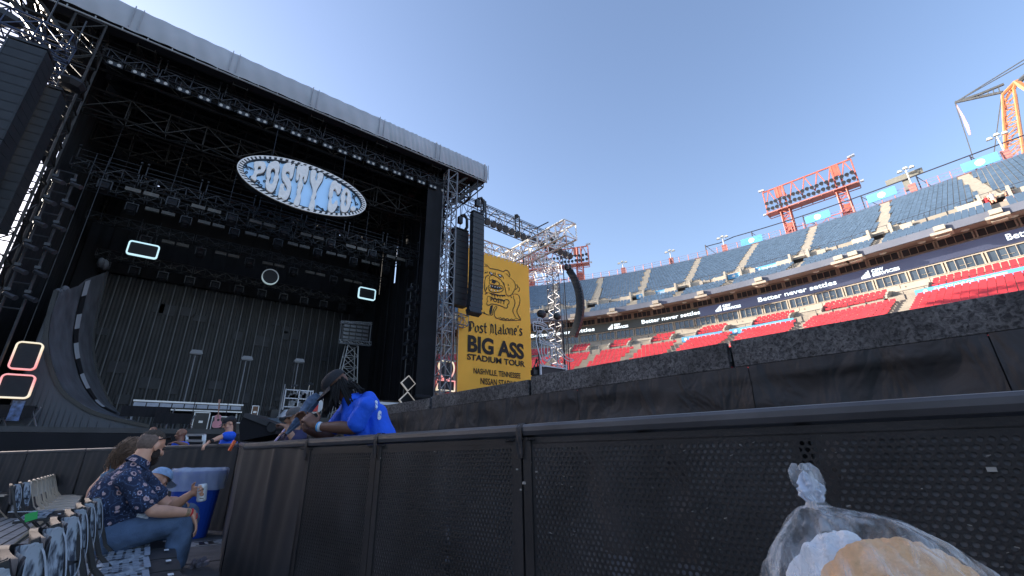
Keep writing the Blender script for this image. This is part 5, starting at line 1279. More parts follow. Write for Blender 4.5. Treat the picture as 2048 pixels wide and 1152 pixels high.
# joint patch: paint chips and bolt heads on the near barrier
m=MB(); rnd=random.Random(4)
d_=(BL(1.775)-BL(.15)).normalized(); nn=Vector((-d_.y,d_.x,0))
for y,z,s in((1.70,.98,.006),(1.73,1.02,.004),(.22,1.0,.010),(1.77,.93,.010),(1.79,.9,.006),(1.81,.99,.006),(2.9,1.05,.004),(2.4,1.08,.004)):
    q=BL(y)+nn*.0215+Vector((0,0,z)) if y<1.76 else BL(y)+nn*.0265+Vector((0,0,z)); m.obox(q,d_*s,nn*.001,(0,0,s*.6))
for k in range(60):
    y=rnd.uniform(.2,1.7); z=rnd.uniform(.7,1.1); q=BL(y)+nn*.0215+Vector((0,0,z)); s_=rnd.uniform(.0008,.0022); a_=rnd.uniform(-1,1); m.obox(q,d_*s_*(1+2*abs(a_))+Vector((0,0,a_*s_)),nn*.0006,(0,0,s_*.5))
tag(m.build('paint_chips',mat('chip_pale',(.40,.39,.36),.7,var=.3)),'pale scratches and chips on the black barrier paint','marks')
m=MB(); m.bar(Vector((.98,8.50,1.33)),Vector((.93,8.47,1.18)),.035); tag(m.build('orange_strap',mat('orange_tape',(.8,.13,.03),.6,var=.1)),'orange strap tied over the top of the barrier at the corner','strap')

# ================================================================ runway behind the barrier
RB=lambda y:Vector((4.82-.135*y,y,0))
def RWP(px,py): d=ray(px,py); return CAM+d*(4.82/(d.x+.135*d.y))
rwy=thing('runway','black stage runway draped in fabric along its side','runway',(5.8,5,0))
dR=(RB(10)-RB(0)).normalized(); nR=Vector((-dR.y,dR.x,0))
m=MB(); a,b=RB(-4),RB(26.0)
m.add([a-nR*.06+Vector((0,0,1.842)),b-nR*.06+Vector((0,0,1.842)),b-nR*2.6+Vector((0,0,1.842)),a-nR*2.6+Vector((0,0,1.842)),a-nR*.06+Vector((0,0,0.02)),b-nR*.06+Vector((0,0,.02)),b-nR*2.6+Vector((0,0,.02)),a-nR*2.6+Vector((0,0,.02))],[(0,1,2,3),(0,4,5,1),(2,6,7,3),(1,5,6,2),(3,7,4,0)])
m.build('deck',BLACK,rwy)
SK=mat('skirt_black_cloth',(.042,.040,.041),.72,var=.2,scale=1,bump=.25,bscale=12)
_n=SK.node_tree; _mp=_n.nodes.new('ShaderNodeMapping'); _mp.inputs['Scale'].default_value=(1,1.2,.55); _mp.inputs['Rotation'].default_value=(.35,0,0); _no=_n.nodes.new('ShaderNodeTexNoise'); _no.inputs['Scale'].default_value=2.6; _no.inputs['Detail'].default_value=3; _no.inputs['Distortion'].default_value=.7; _tc=_n.nodes.new('ShaderNodeTexCoord'); _bp=_n.nodes.new('ShaderNodeBump'); _bp.inputs['Strength'].default_value=.7; _bp.inputs['Distance'].default_value=.2
_n.links.new(_tc.outputs['Object'],_mp.inputs[0]); _n.links.new(_mp.outputs[0],_no.inputs['Vector']); _n.links.new(_no.outputs['Fac'],_bp.inputs['Height']); _ob=[x for x in _n.nodes if x.type=='BUMP' and x!=_bp][0]; _n.links.new(_bp.outputs[0],_ob.inputs['Normal'])
def skirt(y0,y1):
    m=MB(); n=max(20,int((y1-y0)*26))
    def fn(U,V):
        y=y0+(y1-y0)*U; h=1.838*V
        w=.055*math.sin(y*2.7+1.1*V+.6*math.sin(y*1.3))*(1-V*.7)+.034*math.sin(y*7.1+2*(1-V)+math.sin(y*3))*(1-V)+.045*noise.noise(Vector((y*2.2,h*1.6,1.3)))+.060*noise.noise(Vector((y*1.1-h*1.6,h*2.2,7)))+.040*abs(noise.noise(Vector((y*3.1+h*2.4,h*1.2,3))))
        if V>.93: w=.02+.006*math.sin(y*9)
        e=min(U,1-U)*(y1-y0); w+=.02*math.exp(-e/.04)
        p=RB(y)+nR*(.075+w*min(1,(1.0-V)*6)); return (p.x,p.y,h+.0)
    m.grid(fn,n,44); return m
ys=[RWP(2003,740).y,RWP(1515,800).y,RWP(1163,800).y]
bounds=[-4,ys[0],ys[1],ys[2],6.9,9.3,12,16,20,24]
for i in range(len(bounds)-1): skirt(bounds[i]+.004,bounds[i+1]-.004).build('skirt_panel',SK,rwy,smooth=True)
# speckled edge blocks
def speckle():
    m=bpy.data.materials.new('speckled_black_grit'); m.use_nodes=True; n=m.node_tree; b=n.nodes['Principled BSDF']; b.inputs['Roughness'].default_value=.75
    tc=n.nodes.new('ShaderNodeTexCoord'); no=n.nodes.new('ShaderNodeTexNoise'); no.inputs['Scale'].default_value=24; no.inputs['Detail'].default_value=8; no.inputs['Roughness'].default_value=.7; no.inputs['Distortion'].default_value=.8
    n2=n.nodes.new('ShaderNodeTexNoise'); n2.inputs['Scale'].default_value=2.2; n2.inputs['Detail'].default_value=3
    vo=n.nodes.new('ShaderNodeTexVoronoi'); vo.inputs['Scale'].default_value=26
    cr_=n.nodes.new('ShaderNodeValToRGB'); e=cr_.color_ramp.elements; e[0].position=.40; e[0].color=(.035,.035,.038,1); e[1].position=.60; e[1].color=(.18,.178,.178,1)
    c2=n.nodes.new('ShaderNodeValToRGB'); e=c2.color_ramp.elements; e[0].position=.16; e[0].color=(.12,.12,.12,1); e[1].position=.30; e[1].color=(1,1,1,1)
    c3=n.nodes.new('ShaderNodeMapRange'); c3.inputs[1].default_value=.35; c3.inputs[2].default_value=.65; c3.inputs[3].default_value=.6; c3.inputs[4].default_value=1.25
    for q in(no,n2,vo): n.links.new(tc.outputs['Object'],q.inputs['Vector'])
    n.links.new(no.outputs['Fac'],cr_.inputs[0]); n.links.new(vo.outputs['Distance'],c2.inputs[0]); n.links.new(n2.outputs['Fac'],c3.inputs[0])
    mx=n.nodes.new('ShaderNodeMix'); mx.data_type='RGBA'; mx.blend_type='MULTIPLY'; mx.inputs[0].default_value=.75
    n.links.new(cr_.outputs[0],mx.inputs[6]); n.links.new(c2.outputs[0],mx.inputs[7])
    vm=n.nodes.new('ShaderNodeVectorMath'); vm.operation='SCALE'; n.links.new(mx.outputs[2],vm.inputs[0]); n.links.new(c3.outputs[0],vm.inputs['Scale']); n.links.new(vm.outputs[0],b.inputs['Base Color'])
    bp=n.nodes.new('ShaderNodeBump'); bp.inputs['Strength'].default_value=.5; bp.inputs['Distance'].default_value=.008; n.links.new(no.outputs['Fac'],bp.inputs['Height']); n.links.new(bp.outputs[0],b.inputs['Normal'])
    return m
GRIT=speckle()
E_=[(-4,RWP(1466,700).y,2.115,'speckled black edge block at the right end of the runway'),(RWP(1457,700).y,RWP(1066,760).y,2.11,'long speckled black edge block in the middle of the runway'),(RWP(1062,770).y,RWP(868,800).y,2.07,'speckled black edge block below the yellow banner'),(RWP(864,800).y,RWP(761,820).y,2.04,'furthest speckled black edge block beside the man in blue')]
for y0,y1,zt2,lb in E_:
    P=RB(y0); L=(RB(y1)-P).length; m=MB()
    c0=P+dR*L/2-nR*.0; m.obox(c0+Vector((0,0,(1.845+zt2)/2)),dR*(L/2-.002),nR*.05,(0,0,(zt2-1.845)/2))
    tag(m.build('runway_edge_block',GRIT,bevel=.004),lb,'edge block','speckled edge blocks along the runway')
m=MB()
for px_ in(1463,1064.5,865): qg=RWP(px_,750); m.obox(Vector((qg.x,qg.y,1.97))-nR*.12,dR*.05,nR*.03,(0,0,.115))
m.build('gap_dark_filler',BLACK,rwy)  # added dark boxes behind the block joints so the gaps stay dark
# connectors in the gap between two blocks
q=RWP(1463,728); 
m=MB(); m.tube(q+Vector((0,0,-.03)),q+Vector((0,0,.02)),.014,8); m.tube(q+Vector((0,.03,.01)),q+Vector((0,.03,.16)),.012,6); m.path([q+Vector((0,.03,.15)),q+Vector((.01,.01,.2)),q+Vector((.02,-.02,.1))],.008,5)
b=tag(m.build('cable_plug',BLACKM),'small black cables in the gap between two runway blocks','cable')
m=MB(); m.tube(q+Vector((-.01,0,-.062)),q+Vector((-.01,0,-.03)),.013,8); m.build('red_ring',mat('ring_red',(.45,.02,.03),.5,var=0),b)
m=MB(); m.tube(q+Vector((-.01,-.045,-.06)),q+Vector((-.01,-.045,-.02)),.010,8); m.build('pale_ring',mat('ring_pale',(.55,.6,.7),.5,var=0),b)
# black wedge and low units where the runway meets the stage
wd=thing('camera_ramp','black wedge shaped unit with a round drum end left of the man in the cap','stage unit',(2.6,9.2,0))
def fz(px,py,f_): return fwd(px,py,f_)
F8=8.6
m=MB(); pl_=[(489,828),(500,828),(552,848),(551,868),(480,882),(478,850)]
P=[fz(x,y,F8) for x,y in pl_]; dd=Vector((.5,.75,0)); m.add(P+[p+dd for p in P],[tuple(range(5,-1,-1)),tuple(range(6,12))]+[(i,(i+1)%6,6+(i+1)%6,6+i) for i in range(6)])
m.build('wedge',DRAPE,wd)
m=MB(); P=[fz(x,y,F8-.03) for x,y in[(489,827),(493,826),(537,843),(533,852),(486,834)]]; dd2=dd*1.02; m.add(P+[p+dd2 for p in P],[tuple(range(4,-1,-1)),tuple(range(5,10))]+[(i,(i+1)%5,5+(i+1)%5,5+i) for i in range(5)]); m.build('padded_edge',mat('edge_grey',(.05,.05,.052),.7,var=.2),wd)
m=MB(); c0=fz(543,855,F8-.05); m.tube(c0,c0+dd,.085,16); m.build('drum',CASE,wd)
m=MB(); P=[fz(x,y,F8+.5) for x,y in[(505,836),(556,836),(566,850),(545,850)]]; m.add(P+[p-Vector((0,0,.05)) for p in P],[(0,1,2,3),(7,6,5,4),(0,4,5,1),(1,5,6,2),(2,6,7,3),(3,7,4,0)]); m.build('table_top',mat('pale_blue_grey_top',(.20,.25,.31),.5,var=.1),wd)
m=MB(); p0=fz(470,895,F8); p1=fz(556,880,F8); m.add([p0,p1,p1+dd,p0+dd]+[Vector((p.x,p.y,0)) for p in(p0,p1,p1+dd,p0+dd)],[(0,1,2,3),(0,4,5,1),(1,5,6,2),(2,6,7,3),(3,7,4,0)]); m.build('base',DRAPE,wd)
m=MB(); p=fz(560,872,6.2); q=fz(572,856,6.2); m.tube(fz(548,885,6.2),q,.013,6); tag(m.build('light_stick',mat('violet_stick',(.42,.36,.62),.4,var=0)),'slim pale violet stick leaning beside the man in the grey cap','stick')
# silver framed equipment in the pit behind the bald man
pt=thing('pit_rack','silver framed low rack in the pit between two staff in blue','rack',(2,11,0))
m=MB(); a=fz(374,870,10.6); b2=fz(410,870,10.4); c2_=fz(374,881,10.6); d2=fz(409,882,10.4)
for p,q in((a,b2),(c2_,d2),(b2,d2),(a,c2_),(fz(407,870,10.4),fz(406,882,10.4))): m.bar(p,q,.05)
for p in(c2_,d2): m.bar(p,Vector((p.x,p.y,0)),.05)
m.build('frame',ALU,pt)
m=MB(); P=[a,b2,d2,c2_]; off=Vector((.2,.3,0)); m.add([p+off*.1 for p in P],[(0,1,2,3)]); m.build('face',CASE,pt)

# ================================================================ folding chairs
def print_mat(name,seed,dark=False):
    m=bpy.data.materials.new(name); m.use_nodes=True; n=m.node_tree; b=n.nodes['Principled BSDF']; b.inputs['Roughness'].default_value=.7
    tc=n.nodes.new('ShaderNodeTexCoord'); mp=n.nodes.new('ShaderNodeMapping'); mp.inputs['Location'].default_value=(seed,seed*2,0); mp.inputs['Scale'].default_value=(1,1,.55)
    n1=n.nodes.new('ShaderNodeTexNoise'); n1.inputs['Scale'].default_value=9; n1.inputs['Detail'].default_value=2; n1.inputs['Distortion'].default_value=1.5
    n2=n.nodes.new('ShaderNodeTexNoise'); n2.inputs['Scale'].default_value=70; n2.inputs['Detail'].default_value=4
    mu=n.nodes.new('ShaderNodeMath'); mu.operation='MULTIPLY_ADD'; mu.inputs[1].default_value=.45; mu.inputs[2].default_value=0
    ad=n.nodes.new('ShaderNodeMath'); ad.operation='ADD'
    cr_=n.nodes.new('ShaderNodeValToRGB'); e=cr_.color_ramp.elements; e[0].position=.60; e[0].color=(.05,.06,.08,1); e[1].position=.80; e[1].color=(.50,.55,.60,1)
    n.links.new(tc.outputs['Object'],mp.inputs[0]); n.links.new(mp.outputs[0],n1.inputs['Vector']); n.links.new(mp.outputs[0],n2.inputs['Vector'])
    n.links.new(n2.outputs['Fac'],mu.inputs[0]); n.links.new(n1.outputs['Fac'],ad.inputs[0]); n.links.new(mu.outputs[0],ad.inputs[1]); n.links.new(ad.outputs[0],cr_.inputs[0]); n.links.new(cr_.outputs[0],b.inputs['Base Color']); return m
PRN=print_mat('printed_cover',1.3); PRS=print_mat('printed_seat',4.1)
PALE=mat('cover_pale_print',(.55,.58,.62),.6,var=.12,scale=20); CHB=mat('chair_black_plastic',(.028,.028,.031),.48,var=.15); CHT=mat('chair_tan_metal',(.46,.37,.28),.45,var=.12,scale=3); CHTS=mat('chair_tan_seat',(.52,.43,.34),.5,var=.12,scale=3)
def chair(kind):
    t=thing('folding_chair','','folding chair',(0,0,0)); blk=kind!='tan'; fm=CHB if blk else CHT; sm=CHB if blk else CHTS
    m=MB()
    def sf(U,V):
        x=-.17+.40*U; y=(V-.5)*.42*(1-.08*U); z=.445+.012*math.cos((V-.5)*3)-.03*(1-U)*.6-.02*max(0,U-.8)*5*.5; return (x,y,z)
    m.grid(sf,10,10); 
    n0=len(m.v); m.add([(x,y,z-.022) for x,y,z in m.v[:n0]],[tuple(reversed(f)) for f in m.f[:100]])
    w=11; rim=[(i,i+1) for i in range(10)]+[(10+11*i,21+11*i) for i in range(10)]+[(120-i,119-i) for i in range(10)]+[(110-11*i,99-11*i) for i in range(10)]
    for a,b in rim: m.f.append((a,n0+a,n0+b,b)); m.m.append(0)
    m.build('seat',sm,t,smooth=False)
    m=MB()
    def bf(U,V,o=0):
        y=(U-.5)*.43; z=.60+.212*V; x=-.245-.055*V-.045*math.cos((U-.5)*3.0)+.045+o; 
        k=1-.30*(max(0,V-.6)/.4)**2-.10*max(0,.3-V)*2; return (x,y*k,z-.02*abs(U-.5)*2*V)
    m.grid(lambda U,V:bf(U,V),12,6); m.grid(lambda U,V:bf(U,V,-.022),12,6); n0=13*7
    for i in range(12): m.f.append((i,i+1,n0+i+1,n0+i)); m.m.append(0); a=6*13+i; m.f.append((a,n0+a,n0+a+1,a+1)); m.m.append(0)
    for j in range(6): a=j*13; m.f.append((a,n0+a,n0+a+13,a+13)); m.m.append(0); a+=12; m.f.append((a,a+13,n0+a+13,n0+a)); m.m.append(0)
    m.build('backrest',fm,t,smooth=True)
    for sy in(-1,1):
        m=MB(); m.bar((.30,sy*.215,.0),(-.16,sy*.225,.50),.024,.018); m.bar((-.16,sy*.225,.50),(-.275,sy*.225,.80),.024,.018); m.build('front_leg',fm,t)
        m=MB(); m.bar((-.27,sy*.195,0),(.12,sy*.195,.43),.022,.018); m.build('rear_leg',fm,t)
    m=MB(); m.bar((-.16,-.195,.12),(-.16,.195,.12),.018); m.bar((.2,-.215,.11),(.2,.215,.11),.018); m.bar((.12,-.195,.42),(.12,.195,.42),.018); m.build('stretcher',fm,t)
    if blk:
        cv=MB(); cv.grid(lambda U,V:(bf(U,V)[0]+.012,(U-.5)*.385*(1-.30*(max(0,V-.65)/.35)**2-.12*max(0,.2-V)*3),.52+.272*V+.012*math.sin(U*math.pi)*V),14,10); cv.build('printed_cover',PRN,t,smooth=True)
        def onback(y,z,o=.0165): U=y/.40+.5; return (bf(U,(z-.6)/.235)[0]+o+.0,y,z)
        def loop(cy,cz,ry,rz,w,o=.0165,n=26,p=2.6,a0=0,a1=2*math.pi):
            e=MB(); A_=[];B_=[]
            for i in range(n+1):
                a=a0+(a1-a0)*i/n; k=(abs(math.cos(a))**p+abs(math.sin(a))**p)**(-1/p); ww=w*(1+.35*math.sin(a*2+1))
                A_.append(onback(cy+ry*k*math.cos(a),cz+rz*k*math.sin(a),o)); B_.append(onback(cy+(ry-ww)*k*math.cos(a),cz+(rz-ww)*k*math.sin(a),o))
            e.add(A_+B_,[(i,i+1,n+2+i,n+1+i) for i in range(n)]); return e
        loop(.095,.675,.083,.125,.009).build('pale_outline',PALE,t)
        loop(-.09,.68,.030,.045,.007,n=16,p=2).build('eye_outline',PALE,t)
        loop(-.09,.66,.092,.125,.010,a0=-.6,a1=1.9).build('side_outline',PALE,t)
        e=MB(); e.add([onback(-.09+.012*math.cos(a),.68+.028*math.sin(a),.017) for a in [k*.7 for k in range(9)]],[tuple(range(9))]); e.build('eye_pupil',DRAPE,t)
        s_=MB(); s_.grid(lambda U,V:(-.165+.245*U,(V-.5)*.385,sf((U*.245+.005)/.40,V)[2]+.005),8,8); s_.build('printed_seat_cover',PRS,t,smooth=True)
        s_=MB(); s_.box(.055,.085,-.18,.18,.4665,.468); 
        for k in range(4):
            for j in range(9): s_.box(-.13+.045*k,-.10+.045*k,-.17+.039*j,-.17+.039*j+.018+.01*((j*k)%2),.4625+.0008*k,.464+.0008*k)
        s_.build('seat_lettering',mat('seat_print_grey',(.26,.30,.36),.7,var=.2,scale=30),t)
        s_=MB(); s_.box(.16,.185,-.055,-.01,.4625,.4655); s_.build('number_tag',mat('tag_white',(.7,.72,.75),.5,var=0),t)
    return t
proto={'black':chair('black'),'tan':chair('tan')}; used={'black':False,'tan':False}
def put(kind,x,y,rz,label,group):
    o=proto[kind] if not used[kind] else copy_tree(proto[kind]); used[kind]=True
    o.location=(x,y,.03); o.rotation_euler=(0,0,rz); o['label']=label; o['group']=group; return o
nearY=[1.15,1.58,2.01,2.43,2.85,3.27,3.70,4.13]
nl=['nearest black chair of the front row, only its back showing in the bottom left corner']
rnd=random.Random(21)
labs=['black printed chair, %s from the viewer in the front row'%ORD[i] for i in range(6)]+['black chair with its printed seat showing, nearer of the two open seats','black chair with its printed seat showing beside the person in the floral shirt']
for y,l in zip(nearY,labs): put('black',.03,y,rnd.uniform(-.05,.05),l,'black printed chairs in the front row')
put('black',.03,4.56,0,'black chair under the man in the floral shirt','black printed chairs in the front row'); put('black',.02,5.05,.03,'black chair under the woman with the denim halter','black printed chairs in the front row'); put('black',.0,5.95,0,'black chair under the person in the pale blue cap','black printed chairs in the front row')
ordn=['first','second','third','fourth','fifth','sixth','seventh','eighth','ninth','tenth']
c1=put('black',-.90,7.75,.04,'black printed chair with a green tag, first of the second row','black printed chairs in the second row')
put('black',-.92,8.35,.0,'black printed chair just behind the one with the green tag','black printed chairs in the second row')
for k in range(9): put('tan',-.93-.035*k,8.95+.56*k,rnd.uniform(-.04,.04),'tan folding chair, %s from the viewer in the second row'%ordn[k],'tan folding chairs in the second row')
for k in range(5): put('black',-1.3-.05*k,14.2+.62*k,rnd.uniform(-.04,.04),'black printed chair at the far end of the second row, %s after the tan ones'%ordn[k],'black printed chairs in the second row')
for k,(kd,y) in enumerate((('tan',13.6),('black',14.4),('black',15.1),('tan',15.8),('black',17.6),('black',18.4),('black',19.2))): put(kd,-2.35-.08*k,y,rnd.uniform(-.04,.04),'%s folding chair, %s from the left in the third row'%(kd,ordn[k]),'folding chairs in the third row')
m=MB(); m.obox((-.93,7.53,.50),(.045,.0,.015),(0,.008,0),(-.01,0,.04)); tag(m.build('green_tag',mat('green_plastic',(.03,.45,.10),.5,var=.05)),'bright green tag tied to the side of the first second row chair','tag')
m=MB(); m.tube((-1.12,7.52,.56),(-.90,7.52,.55),.005,5); tag(m.build('zip_tie_strip',PALE),'thin pale strip tied across the chair with the green tag','strip')
t=thing('side_table','low table under a pale blue sheet behind the chair rows','table',(-2.3,18,0)); m=MB(); m.grid(lambda U,V:(-3.0+1.3*U,16.9+2.4*V+.05*math.sin(U*9),.80+.02*math.sin(U*7+V*5)),10,10); m.build('sheet',mat('pale_blue_sheet',(.38,.48,.60),.6,var=.12,scale=3),t,smooth=True); m=MB(); m.box(-3.0,-1.7,16.95,19.2,.70,.765); [m.bar((x,y,0),(x,y,.7),.05) for x in(-2.9,-1.8) for y in(17.1,19)]; m.build('frame',BLACKM,t)

# ================================================================ blue bin with clear liner
def clear(name,tint,rough,alpha,scale=8,bump=.6,lo=.55,hi=1.5,bd=.01):
    m=bpy.data.materials.new(name); m.use_nodes=True; n=m.node_tree; b=n.nodes['Principled BSDF']
    b.inputs['Base Color'].default_value=tint+(1,); b.inputs['Roughness'].default_value=rough; b.inputs['Specular IOR Level'].default_value=.8
    tc=n.nodes.new('ShaderNodeTexCoord'); no=n.nodes.new('ShaderNodeTexNoise'); no.inputs['Scale'].default_value=scale; no.inputs['Detail'].default_value=3; no.inputs['Distortion'].default_value=.5
    mp=n.nodes.new('ShaderNodeMapping'); mp.inputs['Scale'].default_value=(1,1,.4); n.links.new(tc.outputs['Object'],mp.inputs[0]); n.links.new(mp.outputs[0],no.inputs['Vector'])
    mr=n.nodes.new('ShaderNodeMapRange'); mr.inputs[1].default_value=.38; mr.inputs[2].default_value=.66; mr.inputs[3].default_value=alpha*lo; mr.inputs[4].default_value=min(1,alpha*hi); n.links.new(no.outputs['Fac'],mr.inputs[0]); n.links.new(mr.outputs[0],b.inputs['Alpha'])
    bp=n.nodes.new('ShaderNodeBump'); bp.inputs['Strength'].default_value=bump; bp.inputs['Distance'].default_value=bd; n.links.new(no.outputs['Fac'],bp.inputs['Height']); n.links.new(bp.outputs[0],b.inputs['Normal']); return m
BX,BY=.60,8.30
bi=thing('trash_bin','tall blue bin lined with a clear plastic bag by the barrier corner','trash bin',(BX,BY,.04))
BLUEB=mat('bin_blue_plastic',(.018,.08,.46),.35,var=.12,scale=2)
m=MB()
def sq(r,z,n=40,p=3.2):
    out=[]
    for i in range(n):
        a=2*math.pi*i/n; c_,s_=math.cos(a),math.sin(a); k=(abs(c_)**p+abs(s_)**p)**(-1/p); out.append((BX+r*k*c_,BY+r*k*s_,z))
    return out
prf=[(.235,.04),(.24,.06),(.285,.60),(.305,.84),(.33,.85),(.33,.90),(.30,.90),(.27,.5),(.22,.08)]
vs=[p for r,z in prf for p in sq(r,z)]; m.add(vs,[(i*40+k,i*40+(k+1)%40,(i+1)*40+(k+1)%40,(i+1)*40+k) for i in range(len(prf)-1) for k in range(40)]+[tuple(range(39,-1,-1)),tuple(range(320,360))]); m.build('bin_body',BLUEB,bi,smooth=False)
LIN=clear('bin_liner_plastic',(.60,.66,.80),.25,.50,7,.5,.85,1.15)
def lf(U,V):
    a=2*math.pi*U; pr=[(.25,.5),(.295,.80),(.30,.925),(.335,.945),(.352,.92),(.345,.80),(.338,.70),(.34,.655)]
    k=V*(len(pr)-1); i=min(int(k),len(pr)-2); f=k-i; r=pr[i][0]*(1-f)+pr[i+1][0]*f; z=pr[i][1]*(1-f)+pr[i+1][1]*f
    r+=.008*noise.noise(Vector((math.cos(a)*6,math.sin(a)*6,z*5)))+.006*math.sin(a*17+z*9)*(V>.5); z+=.015*noise.noise(Vector((math.cos(a)*3,math.sin(a)*3,V*2)))*(1 if V>.35 else 0)
    c_,s_=math.cos(a),math.sin(a); q=(abs(c_)**3.2+abs(s_)**3.2)**(-1/3.2); return (BX+r*q*c_,BY+r*q*s_,z)
m=MB(); m.grid(lf,90,28); m.build('liner_bag',LIN,bi,smooth=True)

# ================================================================ food bag at the lower right
bgp=thing('takeaway_bag','brown paper wrapped food in a knotted clear plastic bag by the near barrier','bag',(.73,.22,.70))
C0=fwd(1735,1200,.62); KN=fwd(1652,1018,.60)
PAPER=mat('brown_paper',(.80,.46,.22),.8,var=.14,scale=16,bump=.8,bscale=22)
rt=Vector((math.cos(HEAD),-math.sin(HEAD),0)); fw_=Vector((math.sin(HEAD),math.cos(HEAD),0))
def blob(c,a,b,h,n1,n2,fn):
    m=MB()
    def g(U,V):
        th=2*math.pi*U; ph=math.pi*V; x=math.sin(ph)*math.cos(th); y=math.sin(ph)*math.sin(th); z=math.cos(ph); k=fn(x,y,z)
        return tuple(c+rt*x*a*k+fw_*y*b*k+Vector((0,0,z*h*k)))
    m.grid(g,n1,n2); return m
P0=Vector((C0.x,C0.y,.838)); P0+=rt*.022
def pf(x,y,z): v=Vector((x*2.6,y*2.6,z*2.6)); return 1+.05*noise.noise(v)+.03*abs(noise.noise(v*2.3))+ (.05*x if z>.3 else 0)
blob(P0+rt*.016-Vector((0,0,.002)),.130,.066,.116,120,80,lambda x,y,z:pf(x,y,z)*(1+.07*abs(noise.noise(Vector((x*4+2,y*4,z*4-x*3))))+.025*abs(noise.noise(Vector((x*11,y*11,z*9)))))-.03).build('paper_wrap',PAPER,bgp,smooth=True)
TIS=mat('white_tissue',(.78,.80,.84),.7,var=.12,scale=30,bump=.8,bscale=30)
blob(P0-rt*.026+Vector((0,0,.004))+fw_*.024,.084,.045,.112,70,50,lambda x,y,z:pf(x,y,z)*(1+.08*noise.noise(Vector((x*5,y*5,z*5)))+.04*abs(noise.noise(Vector((x*11,y*11,z*11)))))).build('tissue',TIS,bgp,smooth=True)
CLR=clear('bag_clear_plastic',(.92,.94,.97),.07,.24,42,1.0,.25,1.5,.02)
def plast(U,V):
    th=2*math.pi*U
    # profile from knot flare down to body: (height above P0, radius side, radius depth, side shift)
    pr=[(.200,.004,.004,-.064),(.201,.012,.009,-.063),(.194,.019,.012,-.062),(.182,.020,.013,-.060),(.170,.016,.011,-.058),(.160,.010,.009,-.056),(.153,.015,.012,-.054),(.148,.030,.020,-.050),(.143,.046,.030,-.038),(.135,.064,.040,-.025),(.112,.094,.056,-.014),(.087,.116,.070,-.006),(.059,.135,.078,.006),(0,.155,.085,.014),(-.08,.155,.085,.018),(-.15,.11,.06,.015),(-.155,.05,.03,.015)]
    k=V*(len(pr)-1); i=min(int(k),len(pr)-2); f=k-i; z,r1,r2,sx=[pr[i][c]*(1-f)+pr[i+1][c]*f for c in range(4)]
    n_=noise.noise(Vector((math.cos(th)*1.6,math.sin(th)*1.6,z*22)))*.10+.07*abs(math.sin(th*6+V*9+noise.noise(Vector((th,z*30,0)))*2))*(V>.4)+.05*noise.noise(Vector((th*3,z*9,2)))+.05*math.sin(th*19+z*60+3*noise.noise(Vector((th*2,z*20,4))))*(.25<V<.75)
    r1*=1+n_; r2*=1+n_; z+=.006*noise.noise(Vector((th*1.5,V*6,0)))*(V>.4)+.004*math.sin(th*3+1)*(V<.2)
    return tuple(P0+rt*(sx+r1*math.cos(th))+fw_*(r2*math.sin(th))+Vector((0,0,z)))
m=MB(); m.grid(plast,170,170); m.build('clear_plastic',CLR,bgp,smooth=True)
m=MB()
def kf(U,V): th=2*math.pi*U; z=.158+.038*V; r=.013*math.sin(math.pi*min(1,V*.8+.2))*(1+.25*math.sin(th*5+V*7)+.35*noise.noise(Vector((math.cos(th)*2,math.sin(th)*2,V*7)))); return tuple(P0+rt*(-.056-.006*V+r*math.cos(th)*1.1)+fw_*(r*.7*math.sin(th))+Vector((0,0,z)))
m.grid(kf,70,50); m.build('knot',clear('knot_plastic',(.70,.78,.92),.2,.62,30,1.0),bgp,smooth=True)
m=MB(); m.box(P0.x-.3,P0.x+.22,P0.y-.28,P0.y+.2,.04,.70); b=tag(m.build('road_case',CASE,bevel=.01),'black case below the picture that the food bag stands on','case')
# ================================================================ people
def organic(name,parts,voxel,m,parent=None,smooth=6,noise_amp=0,noise_sc=8,cut=None):
    mb=MB()
    for p in parts:
        if p[0]=='c':                  # tapered capsule
            _,a,b,r1,r2=p; a=Vector(a);b=Vector(b); d=(b-a); L=d.length
            if L<1e-5: continue
            d/=L; k=6; prof=[(r1*math.sin(R_(90*i/k)),-r1*math.cos(R_(90*i/k))) for i in range(k+1)]+[(r2*math.cos(R_(90*i/k)),L+r2*math.sin(R_(90*i/k))) for i in range(k+1)]
            prof[0]=(.0006,-r1); prof[-1]=(.0006,L+r2); mb.lathe(prof,a,14,d)
        elif p[0]=='e':                # ellipsoid with axes
            _,c,ax,ay,az=p; c=Vector(c);ax=Vector(ax);ay=Vector(ay);az=Vector(az); vs=[];n=16;h=10
            for i in range(h+1):
                ph=math.pi*i/h
                for k in range(n): t=2*math.pi*k/n; vs.append(c+ax*max(math.sin(ph),.02)*math.cos(t)+ay*max(math.sin(ph),.02)*math.sin(t)+az*math.cos(ph))
            mb.add(vs,[(i*n+k,(i+1)*n+k,(i+1)*n+(k+1)%n,i*n+(k+1)%n) for i in range(h) for k in range(n)]+[tuple(range(n)),tuple(range(h*n+n-1,h*n-1,-1))])
    o=mb.build(name,m,parent)
    md=o.modifiers.new('r','REMESH'); md.mode='VOXEL'; md.voxel_size=voxel
    s=o.modifiers.new('s','SMOOTH'); s.iterations=smooth; s.factor=.5
    evaluated(o); me=o.data
    if noise_amp:
        off=ORG.get(o.name,Vector((0,0,0)))
        for v in me.vertices:
            q=v.co*noise_sc; n_=noise.noise(q)+.5*noise.noise(q*2.1+Vector((3,1,2))); v.co+=v.normal*noise_amp*n_
    me.polygons.foreach_set('use_smooth',[True]*len(me.polygons)); me.update()
    return o
def basis3(f,up=(0,0,1)):
    f=Vector(f).normalized(); up=Vector(up); s=f.cross(up).normalized(); u=s.cross(f).normalized(); return f,s,u      # s = right
